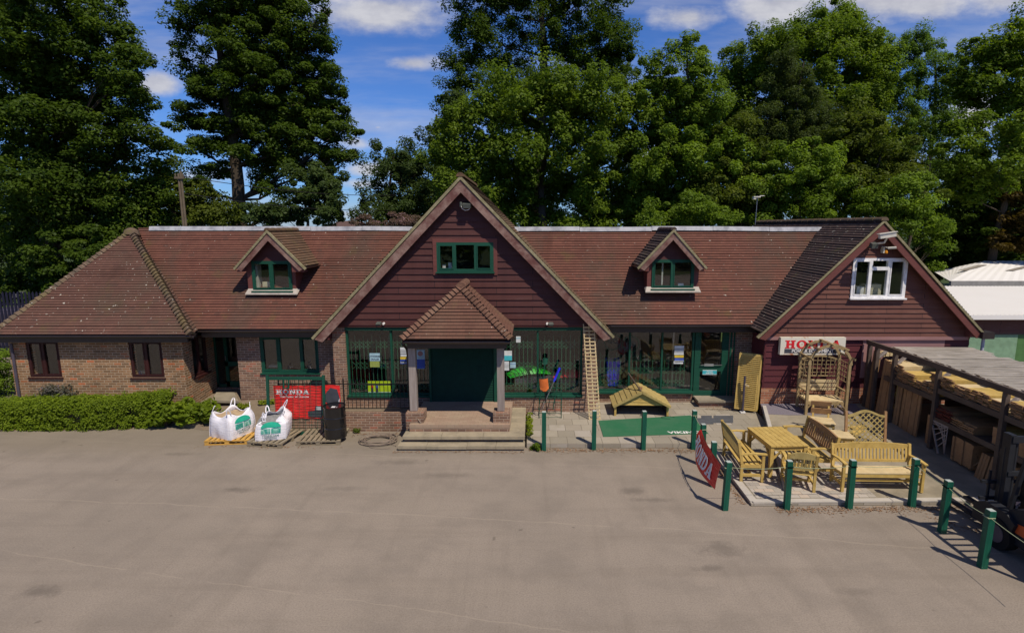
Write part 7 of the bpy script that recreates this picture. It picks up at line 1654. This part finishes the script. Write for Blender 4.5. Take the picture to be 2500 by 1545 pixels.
# far hedge and wood line so the horizon is closed
for i, (u, Y, w_, h, l) in enumerate([(-60, 52, 260, 46, 'dark clipped hedge across the road at the far left'),]):
    tree('bank_bush', 'leafy bushes on the bank behind the rear white roof', 'bush', 36, [(2240, 640, 50, 40), (2300, 648, 60, 36), (2360, 640, 50, 34), (2430, 632, 50, 30), (2500, 632, 50, 30)], 'leaf_mid', None, seed=71, cr=.6, group='bushes behind the building') if i == 0 else None
    tree('far_hedge', l, 'hedge', Y, [(u + j * 60, 668, 50, 22) for j in range(7)], 'leaf_oak', None, seed=70 + i, cr=.9, group='bushes behind the building')
tree('far_tree', 'grey green tree line closing the field at far left', 'tree line', 60, [(-120 + j * 90, 560, 80, 60) for j in range(6)], 'leaf_oak', None, seed=75, cr=1.5, leaf=.3, dens=.8, group='bushes behind the building')
tree('garden_bush', 'yellow green bush just left of the brick wing', 'bush', 17.5, [(-20, 900, 40, 60), (0, 925, 26, 40), (-60, 940, 50, 50)], 'leaf_bright', None, seed=77, cr=.3, leaf=.06, group=None)
tree('hedge_tree', 'dense dark shrubbery behind the palisade fence', 'shrub', 30, [(60, 690, 90, 60), (150, 640, 70, 60), (-40, 700, 60, 40), (230, 620, 60, 50)], 'leaf_oak', None, seed=79, cr=.6, group='bushes behind the building')
# clipped hedge in front of the brick wing
def hedge():
    T = thing('clipped_hedge', 'long bright green clipped hedge in front of the brick wing', 'hedge'); rng = np.random.default_rng(5)
    path = [(-17.0, 15.62), (-13.0, 15.66), (-11.6, 15.85)]; C = []; n = 1500
    k = rng.uniform(0, 1, n); X = -17.2 + 6.6 * k; yc = 15.62 + np.maximum(0, X + 13.2) ** 2 * .05
    # hug the wall side of the path: hedge about .8 deep, .75 high with rounded top
    hh = .74 + .05 * np.sin(X * 1.7) + .16 * np.clip((X + 13.5) / 2.5, 0, 1)
    face = rng.integers(0, 3, n); yy = np.where(face == 0, -.34, rng.uniform(-.36, .34, n)); zz = np.where(face == 0, rng.uniform(.06, 1, n), 1.0) * hh
    zz = zz - .10 * (np.abs(yy) > .30) * (face > 0); C = np.stack([X, yc + yy - .22, zz - .02], 1); C += rng.normal(size=C.shape) * .03
    Rr = np.full((n, 3), .12) * rng.uniform(.7, 1.3, (n, 1)); P, N, v = clumps_to_leaves(C, Rr, 42, 5); N[:, 1] -= .3
    leafmesh('foliage', 'leaf_hedge', P, N, .030, v, T, seed=9)
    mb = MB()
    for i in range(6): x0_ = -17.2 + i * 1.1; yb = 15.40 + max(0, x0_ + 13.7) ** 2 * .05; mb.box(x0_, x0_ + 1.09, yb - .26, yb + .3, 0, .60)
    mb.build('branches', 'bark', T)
hedge()
def plant(name, label, cat, blobs, m, leaf, seed, per=60, flat=.7, group=None):
    T = thing(name, label, cat, group); C = np.array([b[:3] for b in blobs]); Rr = np.array([[b[3], b[3], b[3] * flat] for b in blobs]); P, N, v = clumps_to_leaves(C, Rr, per, seed)
    leafmesh('foliage', m, P, N, leaf, v, T, seed=seed, asp=.7); return T
rng = random.Random(8)
plant('leafy_shrub', 'light green broad leaved shrub at the right end of the hedge', 'shrub', [(-10.35 + rng.uniform(-.6, 1.0), 15.45 + rng.uniform(-.3, .35), .18 + rng.uniform(0, .50), .20) for _ in range(54)], 'leaf_hedge', .055, 91, 70)
plant('lavender_bush', 'grey purple catmint bush against the brick wing wall', 'bush', [(-14.0 + rng.uniform(-.55, .55), 15.6 + rng.uniform(-.05, .05), .85 + rng.uniform(-.1, .28), .16) for _ in range(16)], 'leaf_lavender', .022, 92, 110)
for i, (x_, y_, r_, l) in enumerate([(-8.1, 16.25, .22, 'yellow green weed clump at the wall left of the mesh gate'), (-8.75, 16.1, .14, 'small weed tuft in the soil beside the stone step'), (-9.1, 15.7, .12, 'tiny weed tuft below the stone step')]):
    plant('weed', l, 'weed', [(x_ + rng.uniform(-r_, r_), y_ + rng.uniform(-.08, .08), .42 - (16.5 - y_) * .25 + rng.uniform(0, .12), .10) for _ in range(8)], 'leaf_yellow', .03, 95 + i, 40, group='weeds in the planting bed')
plant('creeper', 'yellow green creeper hanging over the right edge of the steps', 'creeper', [(-.10 + rng.uniform(-.05, .05), 14.1 + i * .11, .28 + rng.uniform(-.16, .10), .08) for i in range(16)], 'leaf_yellow', .025, 99, 45)
plant('weed', 'dark green weed at the foot of the bollard beside the steps', 'weed', [(.12 + rng.uniform(-.15, .12), 13.62 + rng.uniform(-.06, .06), .05 + rng.uniform(0, .1), .07) for _ in range(8)], 'leaf_mid', .035, 101, 30)
plant('weed', 'small weed beside the oil drum at the foot of the brick wall', 'weed', [(-4.95 + rng.uniform(-.1, .1), 14.85, .06 + rng.uniform(0, .1), .07) for _ in range(5)], 'leaf_olive', .025, 103, 30)
# dead twigs on the skyline
for u, v, Y, l, sgn in ((795, 50, 36, 'bare dead twigs at the upper right of the second oak', 1), (2135, 70, 40, 'bare dead branch on the right skyline', 1)):
    mb = MB(); a = W(u - 40, v + 30, Y); rng = random.Random(int(u))
    for i in range(7):
        e = W(u + rng.uniform(-30, 25), v + rng.uniform(-40, 10), Y); mb.tube([a, a.lerp(e, .5) + Vector((rng.uniform(-.2, .2), 0, rng.uniform(-.1, .2))), e], [.05, .03, .01], 5, cap=False)
    simple('dead_branch', mb, 'bark', l, 'branch')

# ---------------------------------------------------------------- things' origins at their bases
bpy.context.view_layer.update()
for o in list(COL.objects):
    if o.parent is None and o.type == 'EMPTY' and o.location.length < 1e-6 and o.children:
        pts = [c.matrix_world @ Vector(b) for c in o.children if c.type == 'MESH' for b in c.bound_box]
        lo = Vector((min(p.x for p in pts), min(p.y for p in pts), min(p.z for p in pts))); hi = Vector((max(p.x for p in pts), max(p.y for p in pts), 0))
        move_origin(o, ((lo.x + hi.x) / 2, (lo.y + hi.y) / 2, lo.z))
